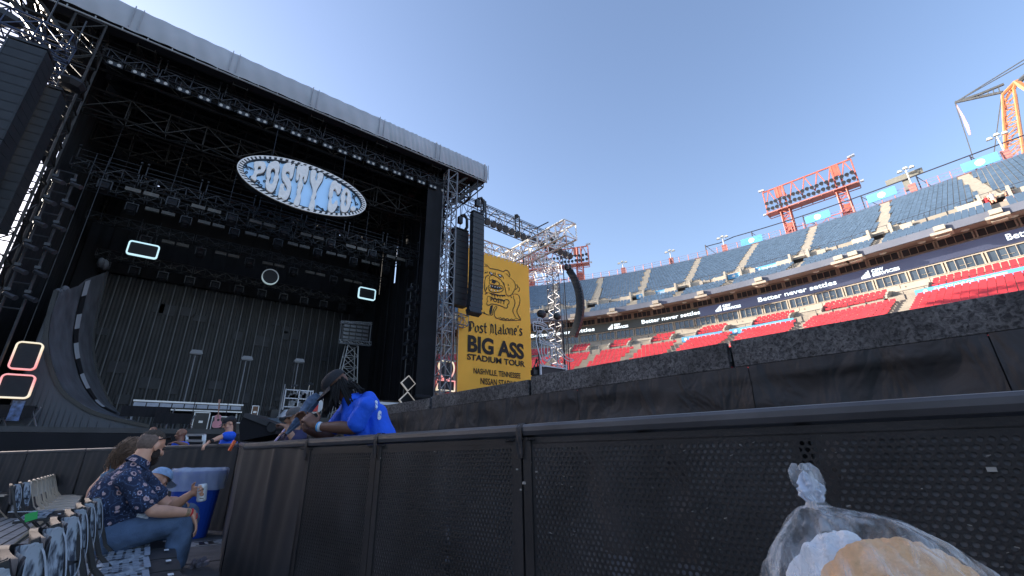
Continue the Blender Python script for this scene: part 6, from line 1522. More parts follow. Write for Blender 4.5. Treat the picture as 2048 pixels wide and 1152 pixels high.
def headparts(c,f,up=(0,0,1),k=1.):
    c=Vector(c); f,s,u=basis3(f,up); P=[]
    P.append(('e',c+u*.03*k-f*.012*k,s*.073*k,f*.095*k,u*.088*k))
    P.append(('e',c-u*.03*k+f*.022*k,s*.058*k,f*.068*k,u*.085*k))
    P.append(('e',c-u*.085*k+f*.052*k,s*.030*k,f*.030*k,u*.025*k))
    P.append(('c',c+u*.012*k+f*.088*k,c-u*.025*k+f*.108*k,.010*k,.015*k))
    P.append(('e',c+u*.025*k+f*.078*k,s*.048*k,f*.016*k,u*.010*k))
    P.append(('e',c-u*.058*k+f*.082*k,s*.024*k,f*.012*k,u*.007*k)); P.append(('e',c-u*.070*k+f*.080*k,s*.020*k,f*.012*k,u*.006*k))
    for sg in(-1,1): P.append(('e',c+s*sg*.075*k-f*.005*k-u*.005*k,s*.012*k,f*.020*k,u*.033*k)); P.append(('e',c+s*sg*.045*k+f*.06*k-u*.03*k,s*.02*k,f*.02*k,u*.02*k))
    return P
def eyes(c,f,parent,up=(0,0,1),k=1.):
    c=Vector(c); f,s,u=basis3(f,up); m=MB()
    for sg in(-1,1): m.ball(c+s*sg*.031*k+f*.079*k+u*.004*k,.011*k,8)
    m.build('eyes',mat('eye_dark',(.05,.04,.035),.2,var=0),parent)
def hand(w,d,n,s,curl=.5,k=1.,thumb=.6,spread=.12):
    # w wrist, d finger direction, n palm normal (palm side), s thumb side
    w=Vector(w); d=Vector(d).normalized(); n=Vector(n); n=(n-d*n.dot(d)).normalized(); s_=d.cross(n)*(1 if d.cross(n).dot(Vector(s))>0 else -1); P=[]
    P.append(('e',w+d*.045*k,s_*.040*k,n*.015*k,d*.052*k)); P.append(('c',w,w+d*.03*k,.024*k,.022*k))
    for i,(o_,L) in enumerate(((.030,.072),(.010,.080),(-.010,.075),(-.029,.060))):
        b=w+d*.085*k+s_*o_*k; dd=(d+s_*(o_*spread*12)).normalized(); a=0; seg=[.45,.32,.23]; r=[.0090,.0082,.0074,.0062]
        for j in range(3):
            a+=curl*(.65 if j==0 else .95)+.03*i; v=dd*math.cos(a)+n*math.sin(a); e=b+v*L*seg[j]*k; P.append(('c',b,e,r[j]*k,r[j+1]*k)); b=e
        P.append(('c',w+d*.03*k+s_*o_*.7*k,w+d*.085*k+s_*o_*k,.011*k,.0095*k))
    b=w+d*.025*k+s_*.025*k; v=(d*.55+s_*.75+n*.25*thumb).normalized(); e=b+v*.042*k; P.append(('c',b,e,.013*k,.010*k)); v2=(d*.85+s_*.25+n*.5*thumb).normalized(); e2=e+v2*.032*k; P.append(('c',e,e2,.010*k,.0085*k)); P.append(('c',e2,e2+(v2+n*.3).normalized()*.022*k,.0085*k,.0068*k))
    return P
SKD=mat('skin_dark',(.16,.075,.048),.45,var=.12,scale=14,bump=.1,bscale=200); SKL=mat('skin_fair',(.70,.36,.235),.5,var=.10,scale=14,bump=.1,bscale=200); SKM=mat('skin_tan',(.38,.20,.13),.5,var=.1,scale=14); SKB=mat('skin_brown',(.26,.12,.075),.45,var=.1,scale=14)
POLO=mat('polo_royal_blue',(.012,.115,.78),.75,var=.12,scale=6,bump=.35,bscale=30); CAPB=mat('cap_black_cloth',(.020,.020,.025),.85,var=.2,scale=10,bump=.3,bscale=120)
JEAN=mat('jeans_denim',(.11,.17,.28),.85,var=.35,scale=7,bump=.4,bscale=160); PANTB=mat('trousers_black',(.012,.012,.016),.85,var=.1)
def lerp(a,b,t): return Vector(a)+(Vector(b)-Vector(a))*t

# ---- man in the black cap leaning on the barrier
D=3.72
def F_(x,y,dd=0): return fwd(x,y,D+dd)
mn=thing('person','person with dreadlocks, black cap and royal blue polo leaning on the barrier with rolled denim','person',(F_(725,860).x,F_(725,860).y,0))
hc=F_(676,772); hf=(F_(640,800,-.05)-F_(676,772)).normalized(); hf=(hf+Vector((0,0,-.18))).normalized()
nk=F_(704,800); shN=F_(733,812,-.20); shF=F_(694,818,.22); ch=F_(722,838,.0); pv=Vector((F_(775,950,.1).x,F_(775,950,.1).y,.95)); waist=F_(748,900,.03)
elN=F_(706,860,-.20); wrN=F_(634,853,-.16); elF=F_(655,874,.20); wrF=F_(612,858,.02)
arm=[('c',shN,lerp(shN,elN,.5),.062,.055),('c',lerp(shN,elN,.5),elN+Vector((0,0,.012)),.055,.046),('c',elN+Vector((0,0,.012)),lerp(elN,wrN,.35)+Vector((0,0,.01)),.047,.050),('c',lerp(elN,wrN,.35)+Vector((0,0,.01)),wrN,.050,.029),
     ('c',shF,elF,.058,.044),('c',elF,lerp(elF,wrF,.35),.046,.046),('c',lerp(elF,wrF,.35),wrF,.046,.028)]
left=(F_(600,850)-F_(700,850)).normalized(); upv=Vector((0,0,1)); toc=(CAM-F_(650,850)); toc.z=0; toc.normalize()
hN=hand(wrN,(left*.75+upv*.62),-toc*.9+left*.35,toc*.3+upv*.7,curl=.80,k=1.18)
hF=hand(wrF,(left*.35+upv*.9),toc*.6+left*.5,-left*.4+toc*.2,curl=.85,k=1.18)
body=headparts(hc,hf)+[('c',hc-Vector((0,0,.06))-hf*.03,nk,.060,.066),('c',nk,ch,.055,.13),('c',ch,pv,.13,.14),('c',shN,shF,.05,.05)]+arm+hN+hF
body+=[('c',pv+toc*.1,Vector((pv.x,pv.y,.5))+toc*.1,.085,.06),('c',Vector((pv.x,pv.y,.5))+toc*.1,Vector((pv.x,pv.y,.08))+toc*.1,.06,.04),('c',pv-toc*.1,Vector((pv.x,pv.y,.5))-toc*.1,.085,.06),('c',Vector((pv.x,pv.y,.5))-toc*.1,Vector((pv.x,pv.y,.08))-toc*.1,.06,.04)]
organic('body',body,.0065,SKD,mn,4)
eyes(hc,hf,mn)
slv=lerp(shN,elN,.72); slf=lerp(shF,elF,.65)
sh_=[('c',nk-Vector((0,0,.03)),ch,.080,.155),('c',ch,waist,.160,.165),('c',waist,pv,.165,.165),('c',shN,shF,.072,.07),('c',shN,slv,.068,.074),('c',shF,slf,.066,.070),('e',lerp(shN,shF,.5)+F_(745,825)-F_(722,825),toc*.15,left*.10,upv*.13),('c',F_(752,830,-.05),F_(766,880,-.05),.09,.11)]
polo=organic('polo_shirt',sh_,.009,POLO,mn,5,.009,8)
m=MB(); cl=nk+Vector((0,0,.012)); f_,s_,u_=basis3(hf*1+Vector((0,0,0)))
fx=Vector((left.x,left.y,-.35)).normalized(); a_,b_,c_=basis3(fx)
def colf(U,V): t_=2*math.pi*U; r=.075+.012*V; p=cl+a_*math.cos(t_)*r*1.05+b_*math.sin(t_)*r+c_*(.022-.05*V+.0*U); return tuple(p)
m.grid(colf,28,4); m.build('collar',POLO,mn,smooth=True)
# trousers
organic('trousers',[('c',pv,pv-Vector((0,0,.05)),.165,.165)]+[('c',pv+toc*q,Vector((pv.x,pv.y,.5))+toc*q*1.1,.105,.085) for q in(-.1,.1)]+[('c',Vector((pv.x,pv.y,.5))+toc*q*1.1,Vector((pv.x,pv.y,.09))+toc*q*1.1,.085,.07) for q in(-.1,.1)],.012,PANTB,mn,3)
m=MB(); [m.obox(Vector((pv.x,pv.y,.045))+toc*q+left*.05,left*.14,toc*.05,(0,0,.045)) for q in(-.11,.11)]; m.build('shoes',BLACK,mn,bevel=.02)
# cap
f_,s_,u_=basis3(hf)
m=MB()
def capf(U,V): t_=2*math.pi*U; ph=math.pi/2*V; r=.104*math.sin(ph)**.8 if V>0 else .001; return tuple(hc+u_*(.045+.088*math.cos(ph)**.9)+f_*(math.cos(t_)*r*1.08-.006)+s_*math.sin(t_)*r*.92)
m.grid(capf,32,12); 
def brim(U,V): a=(U-.5)*2.2; r=.100+.095*V*math.cos(a*.62); return tuple(hc+u_*(.050-.015*V-.02*abs(a)*V)+f_*(math.cos(a)*r)+s_*math.sin(a)*r*.86)
m.grid(brim,16,5); m.grid(lambda U,V:tuple(Vector(brim(U,V))-u_*.004),16,5)
m.build('cap',CAPB,mn,smooth=True)
m=MB(); m.ball(hc+u_*.133,.009,8); m.path([tuple(hc+u_*(.045+.088*math.cos(ph)**.9+.002)+f_*(.104*math.sin(ph)**.8*1.08*c1-.006)+s_*(.104*math.sin(ph)**.8*.92*s1)) for c1,s1 in((.2,-.98),) for ph in[.02+1.5*i/10 for i in range(11)]],.002,4); m.build('cap_button',CAPB,mn)
DRD=mat('dreadlock_hair',(.012,.010,.010),.8,var=.4,scale=60,bump=1,bscale=250)
m=MB(); rnd=random.Random(14)
for i in range(230):
    t_=rnd.uniform(-2.9,2.9); r=.084+rnd.uniform(-.012,.008)
    st_=hc+u_*rnd.uniform(-.01,.03)+f_*math.cos(t_)*r*1.0+s_*math.sin(t_)*r*.92
    out=(f_*math.cos(t_)+s_*math.sin(t_)); L=rnd.uniform(.12,.19)+(.05 if abs(t_)>1.8 else 0)
    pts=[st_]; v=(out*.6-upv*.7); 
    for k in range(6):
        v=(v*.7+Vector((0,0,-1))*.45+Vector((rnd.uniform(-.2,.2),rnd.uniform(-.2,.2),0))*.4-(left*.25 if abs(t_)>1.8 else Vector((0,0,0)))).normalized(); pts.append(pts[-1]+v*L/6)
    m.path(pts,.008,6,rs=[.009,.0095,.0095,.009,.0085,.008,.005])
for i in range(14):
    y=.0; st_=F_(700+rnd.uniform(-6,6),768+rnd.uniform(-6,8),rnd.uniform(-.08,.08)); en=F_(714+rnd.uniform(-6,14),775+rnd.uniform(-4,10),rnd.uniform(-.1,.1)); m.path([st_,lerp(st_,en,.5)+Vector((0,0,.01)),en,en+Vector((0,0,-.02))],.008,6,rs=[.009,.009,.008,.004])
m.build('dreadlocks',DRD,mn,smooth=True)
m=MB(); ax=(wrN-elN).normalized(); m.lathe([(.036,-.016),(.038,0),(.036,.016)],wrN-ax*.025,20,ax); m.build('wristband',mat('wristband_white',(.62,.68,.75),.5,var=.05),mn)
m=MB(); m.lathe([(.0372,-.007),(.039,0),(.0372,.007)],wrN-ax*.018,20,ax); m.build('wristband_stripe',mat('wristband_blue',(.03,.35,.75),.5,var=0),mn)
# white print on the shirt back
from mathutils.bvhtree import BVHTree
def decal(m,target,direction):
    off=ORG.get(target.name,Vector((0,0,0))); bv=BVHTree.FromPolygons([v.co+off for v in target.data.vertices],[tuple(p.vertices) for p in target.data.polygons])
    nv=[]
    for v in m.v:
        v=Vector(v); h=bv.ray_cast(v+direction*.4,-direction,.8); nv.append(tuple((h[0]+direction*.006) if h[0] else v))
    m.v=nv
def shirt_text(txt,px,py,sz,dep,parent,tilt=(0,0,1)):
    pass
# denim roll
dn=thing('rolled_denim','rolled piece of blue denim cloth held by the person in the black cap','cloth',F_(605,825))
DEN=mat('denim_cloth_light',(.13,.20,.33),.85,var=.4,scale=30,bump=.6,bscale=200)
q0=F_(573,868,.10);q1=F_(598,838,.08);q2=F_(628,800,.06);q3=F_(637,789,.06)
def dnm(U,V):
    k=V*3; pts=[q0,q1,q2,q3]; i=min(int(k),2); f=k-i; p=lerp(pts[i],pts[i+1],f); w=[.012,.040,.050,.022]; r=w[i]*(1-f)+w[i+1]*f; t_=2*math.pi*U
    d_=(q2-q0).normalized(); a=d_.cross(toc).normalized(); r*=1+.15*math.sin(t_*3+V*6)+.1*noise.noise(Vector((t_,V*6,0))); return tuple(p+a*math.cos(t_)*r+toc*math.sin(t_)*r*.55)
m=MB(); m.grid(dnm,36,40); m.build('denim_roll',DEN,dn,smooth=True)
m=MB(); m.path([q0+toc*.03,q1+toc*.035-Vector((0,0,.035)),q2+toc*.03-Vector((0,0,.04))],.006,5); m.build('hem',DEN,dn)

# ---- generic simple standing staff behind the walls
def staff(label,head_px,D2,facing,skin,shirt,hair=None,cap=None,arm_to=None,height=None,beard=False,hairlen=0,arm2=None,trz=PANTB):
    hc=fwd(head_px[0],head_px[1],D2); t=thing('person',label,'person',(hc.x,hc.y,0))
    f=Vector((facing[0],facing[1],facing[2] if len(facing)>2 else 0)).normalized(); ff,s,u=basis3(Vector((f.x,f.y,0)))
    nk=hc-u*.15-ff*.02; ch=nk-u*.25; pv=Vector((nk.x,nk.y,0))-ff*.08; zf=0
    pv.z=max(.55,nk.z-.62); H=[]
    for sg in(-1,1): H.append(nk+s*sg*.17-u*.06)
    B=headparts(hc,f)+[('c',hc-u*.05-ff*.02,nk,.055,.06),('c',nk,ch,.055,.11),('c',ch,pv,.11,.12),('c',H[0],H[1],.05,.05)]
    SH=[('c',nk-u*.03,ch,.075,.14),('c',ch,pv,.14,.15),('c',H[0],H[1],.075,.075)]
    for j,sg in enumerate((-1,1)):
        tgt=(arm_to if (arm_to and arm_to[0]==sg) else (arm2 if (arm2 and arm2[0]==sg) else None))
        if tgt:
            w=fwd(*tgt[1]); e=fwd(*tgt[2]) if len(tgt)>2 else lerp(H[j],w,.5)-u*.08
        else: e=H[j]-u*.28+s*sg*.05; w=e-u*.2+ff*.12
        B+=[('c',H[j],e,.05,.04),('c',e,lerp(e,w,.3),.042,.042),('c',lerp(e,w,.3),w,.042,.026)]
        d=(w-e).normalized(); B+=hand(w,d+(Vector((0,0,-.5)) if tgt else Vector((0,0,0))),-u,-s*sg,curl=.45)
        SH+=[('c',H[j],lerp(H[j],e,.75),.075,.068)]
    for sg in(-1,1): 
        hp=pv+s*sg*.09; kn=Vector((hp.x,hp.y,pv.z*.52))+ff*.03; ft=Vector((hp.x,hp.y,.08)); B+=[('c',hp,kn,.08,.058),('c',kn,ft,.058,.04),('c',ft,ft+ff*.14-Vector((0,0,.03)),.04,.03)]
    organic('body',B,.010,skin,t,3)
    organic('shirt',SH,.014,shirt,t,4,.005,9)
    L=[('c',pv+u*.02,pv-u*.02,.14,.14)]
    for sg in(-1,1): hp=pv+s*sg*.09; kn=Vector((hp.x,hp.y,pv.z*.52))+ff*.03; L+=[('c',hp,kn,.10,.075),('c',kn,Vector((kn.x,kn.y,.1)),.075,.06)]
    organic('trousers',L,.016,trz,t,3)
    f3,s3,u3=basis3(f); eyes(hc,f,t)
    if hair:
        P=[('e',hc+u3*.036-f3*.026,s3*.079,f3*.090,u3*.087)]
        if hairlen: P+=[('c',hc-f3*.06,hc-f3*.10-Vector((0,0,hairlen)),.05,.03)]
        organic('hair',P,.009,hair,t,3,.004,40)
    if cap:
        m=MB(); 
        def cf(U,V): t_=2*math.pi*U; ph=math.pi/2*V; r=.098*math.sin(ph)**.8 if V>0 else .001; return tuple(hc+u3*(.04+.085*math.cos(ph)**.9)+f3*(math.cos(t_)*r*1.08-.006)+s3*math.sin(t_)*r*.9)
        m.grid(cf,24,8)
        def bf(U,V): a=(U-.5)*2; r=.092+.07*V*math.cos(a*.62); return tuple(hc+u3*(.04-.02*V)+f3*(math.cos(a)*r)+s3*math.sin(a)*r*.86)
        m.grid(bf,12,3); m.build('cap',cap,t,smooth=True)
    if beard: organic('beard',[('e',hc-u3*.085+f3*.055,s3*.045,f3*.04,u3*.035)],.008,mat('beard_grey',(.12,.11,.10),.9,var=.3),t,2,.003,60)
    return t,hc,nk,ff,s,u
HB=mat('hair_dark_brown',(.035,.022,.016),.7,var=.35,scale=40,bump=.8,bscale=150); HBL=mat('hair_light_brown',(.20,.12,.075),.6,var=.4,scale=50,bump=.8,bscale=150)
LETW=mat('shirt_print_white',(.72,.76,.85),.6,var=0)
t,hc2,nk2,ff,s,u=staff('bald person in a royal blue polo looking left behind the far barrier',(362,869),9.6,(-.75,.35,-.05),SKB,POLO,arm_to=(1,(352,884,9.3),(372,890,9.4)))
m=MB(); m.path([nk2+s*.07+ff*.08+u*.0,nk2+ff*.16-u*.22,nk2-s*.07+ff*.08],.007,5); m.build('lanyard',LETW,t)
t,hc3,nk3,ff3,s3_,u3_=staff('person in black cap and blue polo resting a wrist with watch on the barrier corner',(459,847),7.9,(-.80,-.10,-.35),SKL,POLO,hair=HB,cap=CAPB,hairlen=.18,arm_to=(-1,(418,884,7.55),(448,872,7.75)))
m=MB(); w=fwd(424,882,7.55); m.lathe([(.031,-.015),(.032,.015)],w,12,(fwd(448,872,7.75)-fwd(418,884,7.55)).normalized()); m.build('watch',BLACK,t)
vs,fs=text2d('S',.20,.02); m=MB(); P=nk3-ff3*.15-u3_*.30; m.add([P-s3_*(-(x-.07))*1+u3_*y-ff3*.0 for x,y in vs],fs); P2=P-u3_*.10; vs,fs=text2d('STAFF',.07,.004); 
m.build('shirt_print',LETW,t)
staff('person in a grey cap and dark purple shirt with a hand at the mouth',(590,836),5.3,(-.72,-.12,-.12),SKM,mat('shirt_dark_purple',(.030,.028,.085),.8,var=.2,bump=.3,bscale=30),cap=mat('cap_grey',(.10,.09,.09),.8,var=.2,scale=20),arm_to=(-1,(573,853,5.15),(590,884,5.1)),arm2=(1,(582,866,5.4),(600,880,5.5)))
staff('person whose bare crown just shows above the head of the floral shirt wearer',(306,864),10.5,(.2,.9,0),SKB,mat('shirt_black',(.02,.02,.02),.8,var=.1))
# shirt print of the leaning man: large pale letters low on the back
vs,fs=text2d('S',.16,.02); bk=F_(752,800,-.10); 
m=MB()
nrm=toc.copy(); sx=-left; sx.z=0; sx.normalize()
def place(txt,px,py,size):
    vs,fs=text2d(txt,size,.012); c0=F_(px,py,-.16); m.add([c0+sx*x*.6+Vector((0,0,y))+nrm*.035 for x,y in vs],fs)
place('S',750,815,.075); place('S',757,836,.07)
decal(m,polo,nrm); tb=m.build('shirt_print',LETW,mn)

# ---- seated figures of the front row
def YP(x,y,Y): return onY(x,y,Y)
sm=thing('person','bearded seated person in a navy floral shirt and jeans holding a white can','person',(-.1,4.55,0))
YM=4.55
hc=YP(302,893,YM+.02); hf=Vector((.80,.55,-.30)).normalized()
nk=YP(278,926,YM); hip=YP(212,1088,YM); hip.z=.56
chs=YP(232,985,YM)
shR=YP(254,958,YM-.17); shL=YP(284,955,YM+.19)
elR=YP(306,1022,YM-.24); wrR=YP(384,1026,YM-.20)
elL=YP(340,1018,YM+.14); wrL=YP(383,987,YM+.02)
knR=YP(374,1040,YM-.15); anR=YP(330,1165,YM-.14); knL=YP(352,1022,YM+.20); anL=YP(330,1120,YM+.22)

def _toz(a,b,z): return b+(b-a)*((z-b.z)/(b.z-a.z))
anR=_toz(knR,YP(334,1150,YM-.15),.12); anL=_toz(knL,YP(325,1140,YM+.20),.12)
def arms(sh,el,wr,r=1.): return [('c',sh,lerp(sh,el,.5),.052*r,.048*r),('c',lerp(sh,el,.5),el,.048*r,.040*r),('c',el,lerp(el,wr,.3),.041*r,.043*r),('c',lerp(el,wr,.3),wr,.043*r,.026*r)]
fwx=Vector((1,.05,0)); 
B=headparts(hc,hf)+[('c',hc-Vector((0,0,.05))-hf*.03,nk,.060,.066),('c',nk,chs,.055,.12),('c',chs,hip,.12,.13),('c',shR,shL,.05,.05)]
B+=arms(shR,elR,wrR)+arms(shL,elL,wrL)+hand(wrR,Vector((.45,-.05,-.9)),Vector((-.9,0,-.3)),Vector((.1,.9,0)),curl=.28,k=1.05)
canC=YP(404,985,YM-.06)
B+=hand(wrL,(canC-wrL).normalized()+Vector((0,0,.25)),Vector((.1,-1,0)),Vector((0,0,1)),curl=.7,k=1.05)
B+=[('c',hip+Vector((.05,-.09,0)),knR,.085,.06),('c',knR,anR,.058,.04),('c',hip+Vector((.05,.1,0)),knL,.085,.06),('c',knL,anL,.058,.04)]
organic('body',B,.006,SKL,sm,4); eyes(hc,hf,sm)
FLOR=bpy.data.materials.new('floral_navy_cloth'); FLOR.use_nodes=True; n=FLOR.node_tree; b=n.nodes['Principled BSDF']; b.inputs['Roughness'].default_value=.85
tc=n.nodes.new('ShaderNodeTexCoord'); no=n.nodes.new('ShaderNodeTexNoise'); no.inputs['Scale'].default_value=26; no.inputs['Detail'].default_value=2
mx0=n.nodes.new('ShaderNodeVectorMath'); mx0.operation='MULTIPLY_ADD'; mx0.inputs[1].default_value=(.03,.03,.03)
n.links.new(tc.outputs['Object'],no.inputs['Vector']); n.links.new(no.outputs['Color'],mx0.inputs[0]); n.links.new(tc.outputs['Object'],mx0.inputs[2])
v1=n.nodes.new('ShaderNodeTexVoronoi'); v1.inputs['Scale'].default_value=17; n.links.new(mx0.outputs[0],v1.inputs['Vector'])
c1=n.nodes.new('ShaderNodeValToRGB'); e=c1.color_ramp.elements; e[0].position=0; e[0].color=(.03,.03,.06,1); e[1].position=.12; e[1].color=(.05,.04,.08,1)
for ps,cl_ in((.17,(.55,.34,.33,1)),(.27,(.50,.36,.38,1)),(.31,(.018,.028,.065,1)),(.55,(.018,.028,.070,1)),(.62,(.05,.08,.16,1)),(.70,(.018,.028,.065,1))): q=e.new(ps); q.color=cl_
n.links.new(v1.outputs['Distance'],c1.inputs[0])
v2=n.nodes.new('ShaderNodeTexVoronoi'); v2.inputs['Scale'].default_value=48; n.links.new(mx0.outputs[0],v2.inputs['Vector'])
c2=n.nodes.new('ShaderNodeValToRGB'); e=c2.color_ramp.elements; e[0].position=.14; e[0].color=(.16,.22,.36,1); e[1].position=.26; e[1].color=(0,0,0,1); n.links.new(v2.outputs['Distance'],c2.inputs[0])
mx=n.nodes.new('ShaderNodeMix'); mx.data_type='RGBA'; mx.blend_type='ADD'; mx.inputs[0].default_value=1; n.links.new(c1.outputs[0],mx.inputs[6]); n.links.new(c2.outputs[0],mx.inputs[7]); n.links.new(mx.outputs[2],b.inputs['Base Color'])
bp=n.nodes.new('ShaderNodeBump'); bp.inputs['Strength'].default_value=.4; bp.inputs['Distance'].default_value=.02; n.links.new(no.outputs['Fac'],bp.inputs['Height']); n.links.new(bp.outputs[0],b.inputs['Normal'])
bk_=YP(228,1010,YM)
S=[('c',nk-Vector((.0,0,.015)),chs,.075,.145),('c',chs,hip+Vector((-.02,0,.03)),.155,.165),('c',shR,shL,.072,.070),('c',shR,lerp(shR,elR,.72),.066,.074),('c',shL,lerp(shL,elL,.55),.064,.070),('c',bk_+Vector((-.0,-.06,0)),bk_+Vector((-.0,.08,0)),.12,.12),('c',chs+Vector((.03,0,0)),hip+Vector((.10,0,.06)),.13,.135)]
organic('floral_shirt',S,.0085,FLOR,sm,5,.007,9)
m=MB(); a_,b_,c_=basis3(Vector((.8,.3,-.5)))
m.grid(lambda U,V:tuple(nk+Vector((0,0,.01))+a_*math.cos(2*math.pi*U)*(.072+.014*V)+b_*math.sin(2*math.pi*U)*(.068+.014*V)+c_*(.02-.05*V)),28,4); m.build('collar',FLOR,sm,smooth=True)
J=[('c',hip+Vector((0,-.08,-.01)),lerp(hip+Vector((0,-.09,0)),knR,.5),.115,.098),('c',lerp(hip+Vector((0,-.09,0)),knR,.5),knR,.098,.078),('c',knR,lerp(knR,anR,.5)+Vector((-.01,0,0)),.078,.072),('c',lerp(knR,anR,.5),anR,.070,.066),('c',hip+Vector((0,.08,-.01)),knL,.115,.078),('c',knL,anL,.078,.066),('c',hip+Vector((0,-.07,0)),hip+Vector((0,.07,0)),.12,.12)]
organic('jeans',J,.0085,JEAN,sm,4,.006,13)
m=MB(); 
for a in(anR,anL): m.obox(a+Vector((.06,0,-.07)),(.14,0,0),(0,.045,0),(0,0,.035))
m.build('shoes',mat('shoe_grey',(.10,.10,.10),.6,var=.1),sm,bevel=.02)
f3,s3,u3=basis3(hf)
organic('hair_fade',[('e',hc+u3*.026-f3*.026,s3*.0745,f3*.083,u3*.082),('e',hc-u3*.005-f3*.045,s3*.058,f3*.045,u3*.045)],.006,mat('hair_faded_sides',(.17,.115,.09),.8,var=.25,scale=60),sm,3,.001,80)
organic('hair',[('e',hc+u3*.062-f3*.012,s3*.066,f3*.086,u3*.062),('e',hc+u3*.05-f3*.045,s3*.060,f3*.055,u3*.055)],.007,mat('hair_short_brown',(.095,.070,.052),.85,var=.35,scale=90,bump=.8,bscale=300),sm,3,.0025,80)
organic('beard',[('e',hc-u3*.085+f3*.055,s3*.048,f3*.045,u3*.045),('e',hc-u3*.05+s3*.05+f3*.03,s3*.018,f3*.035,u3*.045),('e',hc-u3*.05-s3*.05+f3*.03,s3*.018,f3*.035,u3*.045)],.007,HB,sm,3,.003,70)
m=MB(); 
for sg in(-1,1): m.bar(hc+s3*sg*.080+u3*.045-f3*.02,hc+s3*sg*.078+u3*.090+f3*.05,.005,.008)
for sg in(-1,1): m.obox(hc+s3*sg*.034+u3*.086+f3*.076,s3*.024,(f3*.75-u3*.65)*.013,(f3*.65+u3*.75)*.002)
m.bar(hc-s3*.078+u3*.090+f3*.05,hc-s3*.05+u3*.10+f3*.066,.005); m.bar(hc+s3*.078+u3*.090+f3*.05,hc+s3*.05+u3*.10+f3*.066,.005); m.build('sunglasses',BLACK,sm)
m=MB(); ax=(wrR-elR).normalized(); m.lathe([(.0305,-.012),(.0315,0),(.0305,.012)],wrR-ax*.03,16,ax); m.build('bracelet',mat('bracelet_beads',(.35,.22,.12),.5,var=.4,scale=90),sm)
m=MB(); m.lathe([(.030,-.006),(.0312,0),(.030,.006)],wrR-ax*.006,16,ax); m.path([wrR+Vector((.03,-.03,0)),wrR+Vector((.035,-.035,-.03)),wrR+Vector((.02,-.035,-.05))],.004,5); m.build('red_bracelet',mat('bracelet_red',(.6,.02,.02),.6,var=0),sm)
m=MB(); q=YP(288,1028,YM-.17); m.obox(q,(.035,.0,-.01),(0,.006,0),(.006,0,.024)); m.build('pass_badge',mat('badge_white',(.65,.70,.78),.5,var=.3,scale=60),sm)
cn=thing('drink_can','white drink can with an orange emblem held by the person in the floral shirt','can',canC-Vector((0,0,.06)))
tl=Vector((-.12,.0,1)).normalized(); m=MB(); m.lathe([(.024,-.066),(.032,-.058),(.033,-.05),(.033,.045),(.030,.056),(.026,.062),(.025,.058)],canC,24,tl); m.build('can_body',mat('can_white',(.70,.71,.73),.3,metal=.2,var=.05),cn,smooth=False)
lk=(CAM-canC); lk.z=0; lk.normalize(); sd_=Vector((-lk.y,lk.x,0))
m=MB(); 
for k,(a,b,r) in enumerate(((0,-.012,.014),)):
    m.add([canC+lk*.0345*math.cos(math.sin(t_)*0)+sd_*(r*math.cos(t_)+a)*1+tl*(r*math.sin(t_)+b)+lk*(-.0+(math.sqrt(max(0,.0335**2-(r*math.cos(t_)+a)**2))-.0335)) for t_ in[i*math.pi/6 for i in range(12)]],[tuple(range(12))])
m.build('orange_emblem',mat('emblem_orange_brown',(.35,.12,.05),.5,var=.3,scale=80),cn)
m=MB()
for k in range(3): a=-.014+.010*k; m.obox(canC+lk*.0340+sd_*a*1+tl*.026,sd_*.0032,lk*.0012,tl*(.012-.002*k))
m.obox(canC+lk*.034+sd_*.0+tl*-.040,sd_*.012,lk*.001,tl*.003); m.build('dark_print',BLACK,cn)

# ---- woman beyond him
wm=thing('person','seated person with long brown hair and an open backed denim halter beyond the floral shirt','person',(-.15,5.1,0))
YW=5.12; hc=YP(266,903,YW); hf=Vector((.85,.45,-.25)).normalized(); nk=YP(240,936,YW); chs=YP(208,985,YW); hip=YP(205,1050,YW); hip.z=.55
sA=YP(212,957,YW-.13); sB=YP(250,958,YW+.16); eA=YP(268,1010,YW-.18); wA=YP(310,1000,YW-.1); eB=eA+Vector((0,.36,0)); wB=wA+Vector((0,.25,0)); kA=Vector((.34,YW-.1,.54)); kB=Vector((.34,YW+.12,.54))
B=headparts(hc,hf,k=.95)+[('c',hc-Vector((0,0,.05))-hf*.03,nk,.05,.055),('c',nk,chs,.075,.11),('c',chs,hip,.11,.13),('c',sA,sB,.045,.045)]+arms(sA,eA,wA,.85)+arms(sB,eB,wB,.85)+hand(wA,(1,0,-.4),(0,0,-1),(0,1,0),.4,.9)+hand(wB,(1,0,-.4),(0,0,-1),(0,-1,0),.4,.9)+[('c',hip+Vector((0,-.08,0)),kA,.085,.055),('c',kA,Vector((.28,YW-.1,.1)),.055,.035),('c',hip+Vector((0,.08,0)),kB,.085,.055),('c',kB,Vector((.28,YW+.12,.1)),.055,.035)]
organic('body',B,.008,SKL,wm,4); eyes(hc,hf,wm,k=.95)
DENL=mat('halter_denim_pale',(.16,.24,.33),.8,var=.3,scale=30,bump=.5,bscale=100)
organic('halter_top',[('c',chs+Vector((.05,0,0)),hip+Vector((.02,0,.08)),.115,.135),('c',hip+Vector((-.02,0,.08)),hip+Vector((-.02,0,.02)),.145,.15)],.012,DENL,wm,4,.004,12)
m=MB(); m.path([nk+Vector((-.02,-.05,.0)),YP(206,950,YW-.16),YP(190,985,YW-.2),YP(184,1025,YW-.18)],.014,6); m.path([nk+Vector((-.03,-.03,.02)),nk+Vector((-.07,-.06,.03)),nk+Vector((-.05,-.09,-.02)),nk+Vector((-.02,-.05,.0))],.012,6); m.build('halter_strap',DENL,wm,smooth=True)
organic('jeans',[('c',hip+Vector((0,-.08,0)),kA,.11,.075),('c',hip+Vector((0,.08,0)),kB,.11,.075),('c',kA,Vector((.28,YW-.1,.12)),.075,.06),('c',kB,Vector((.28,YW+.12,.12)),.075,.06)],.014,JEAN,wm,3)
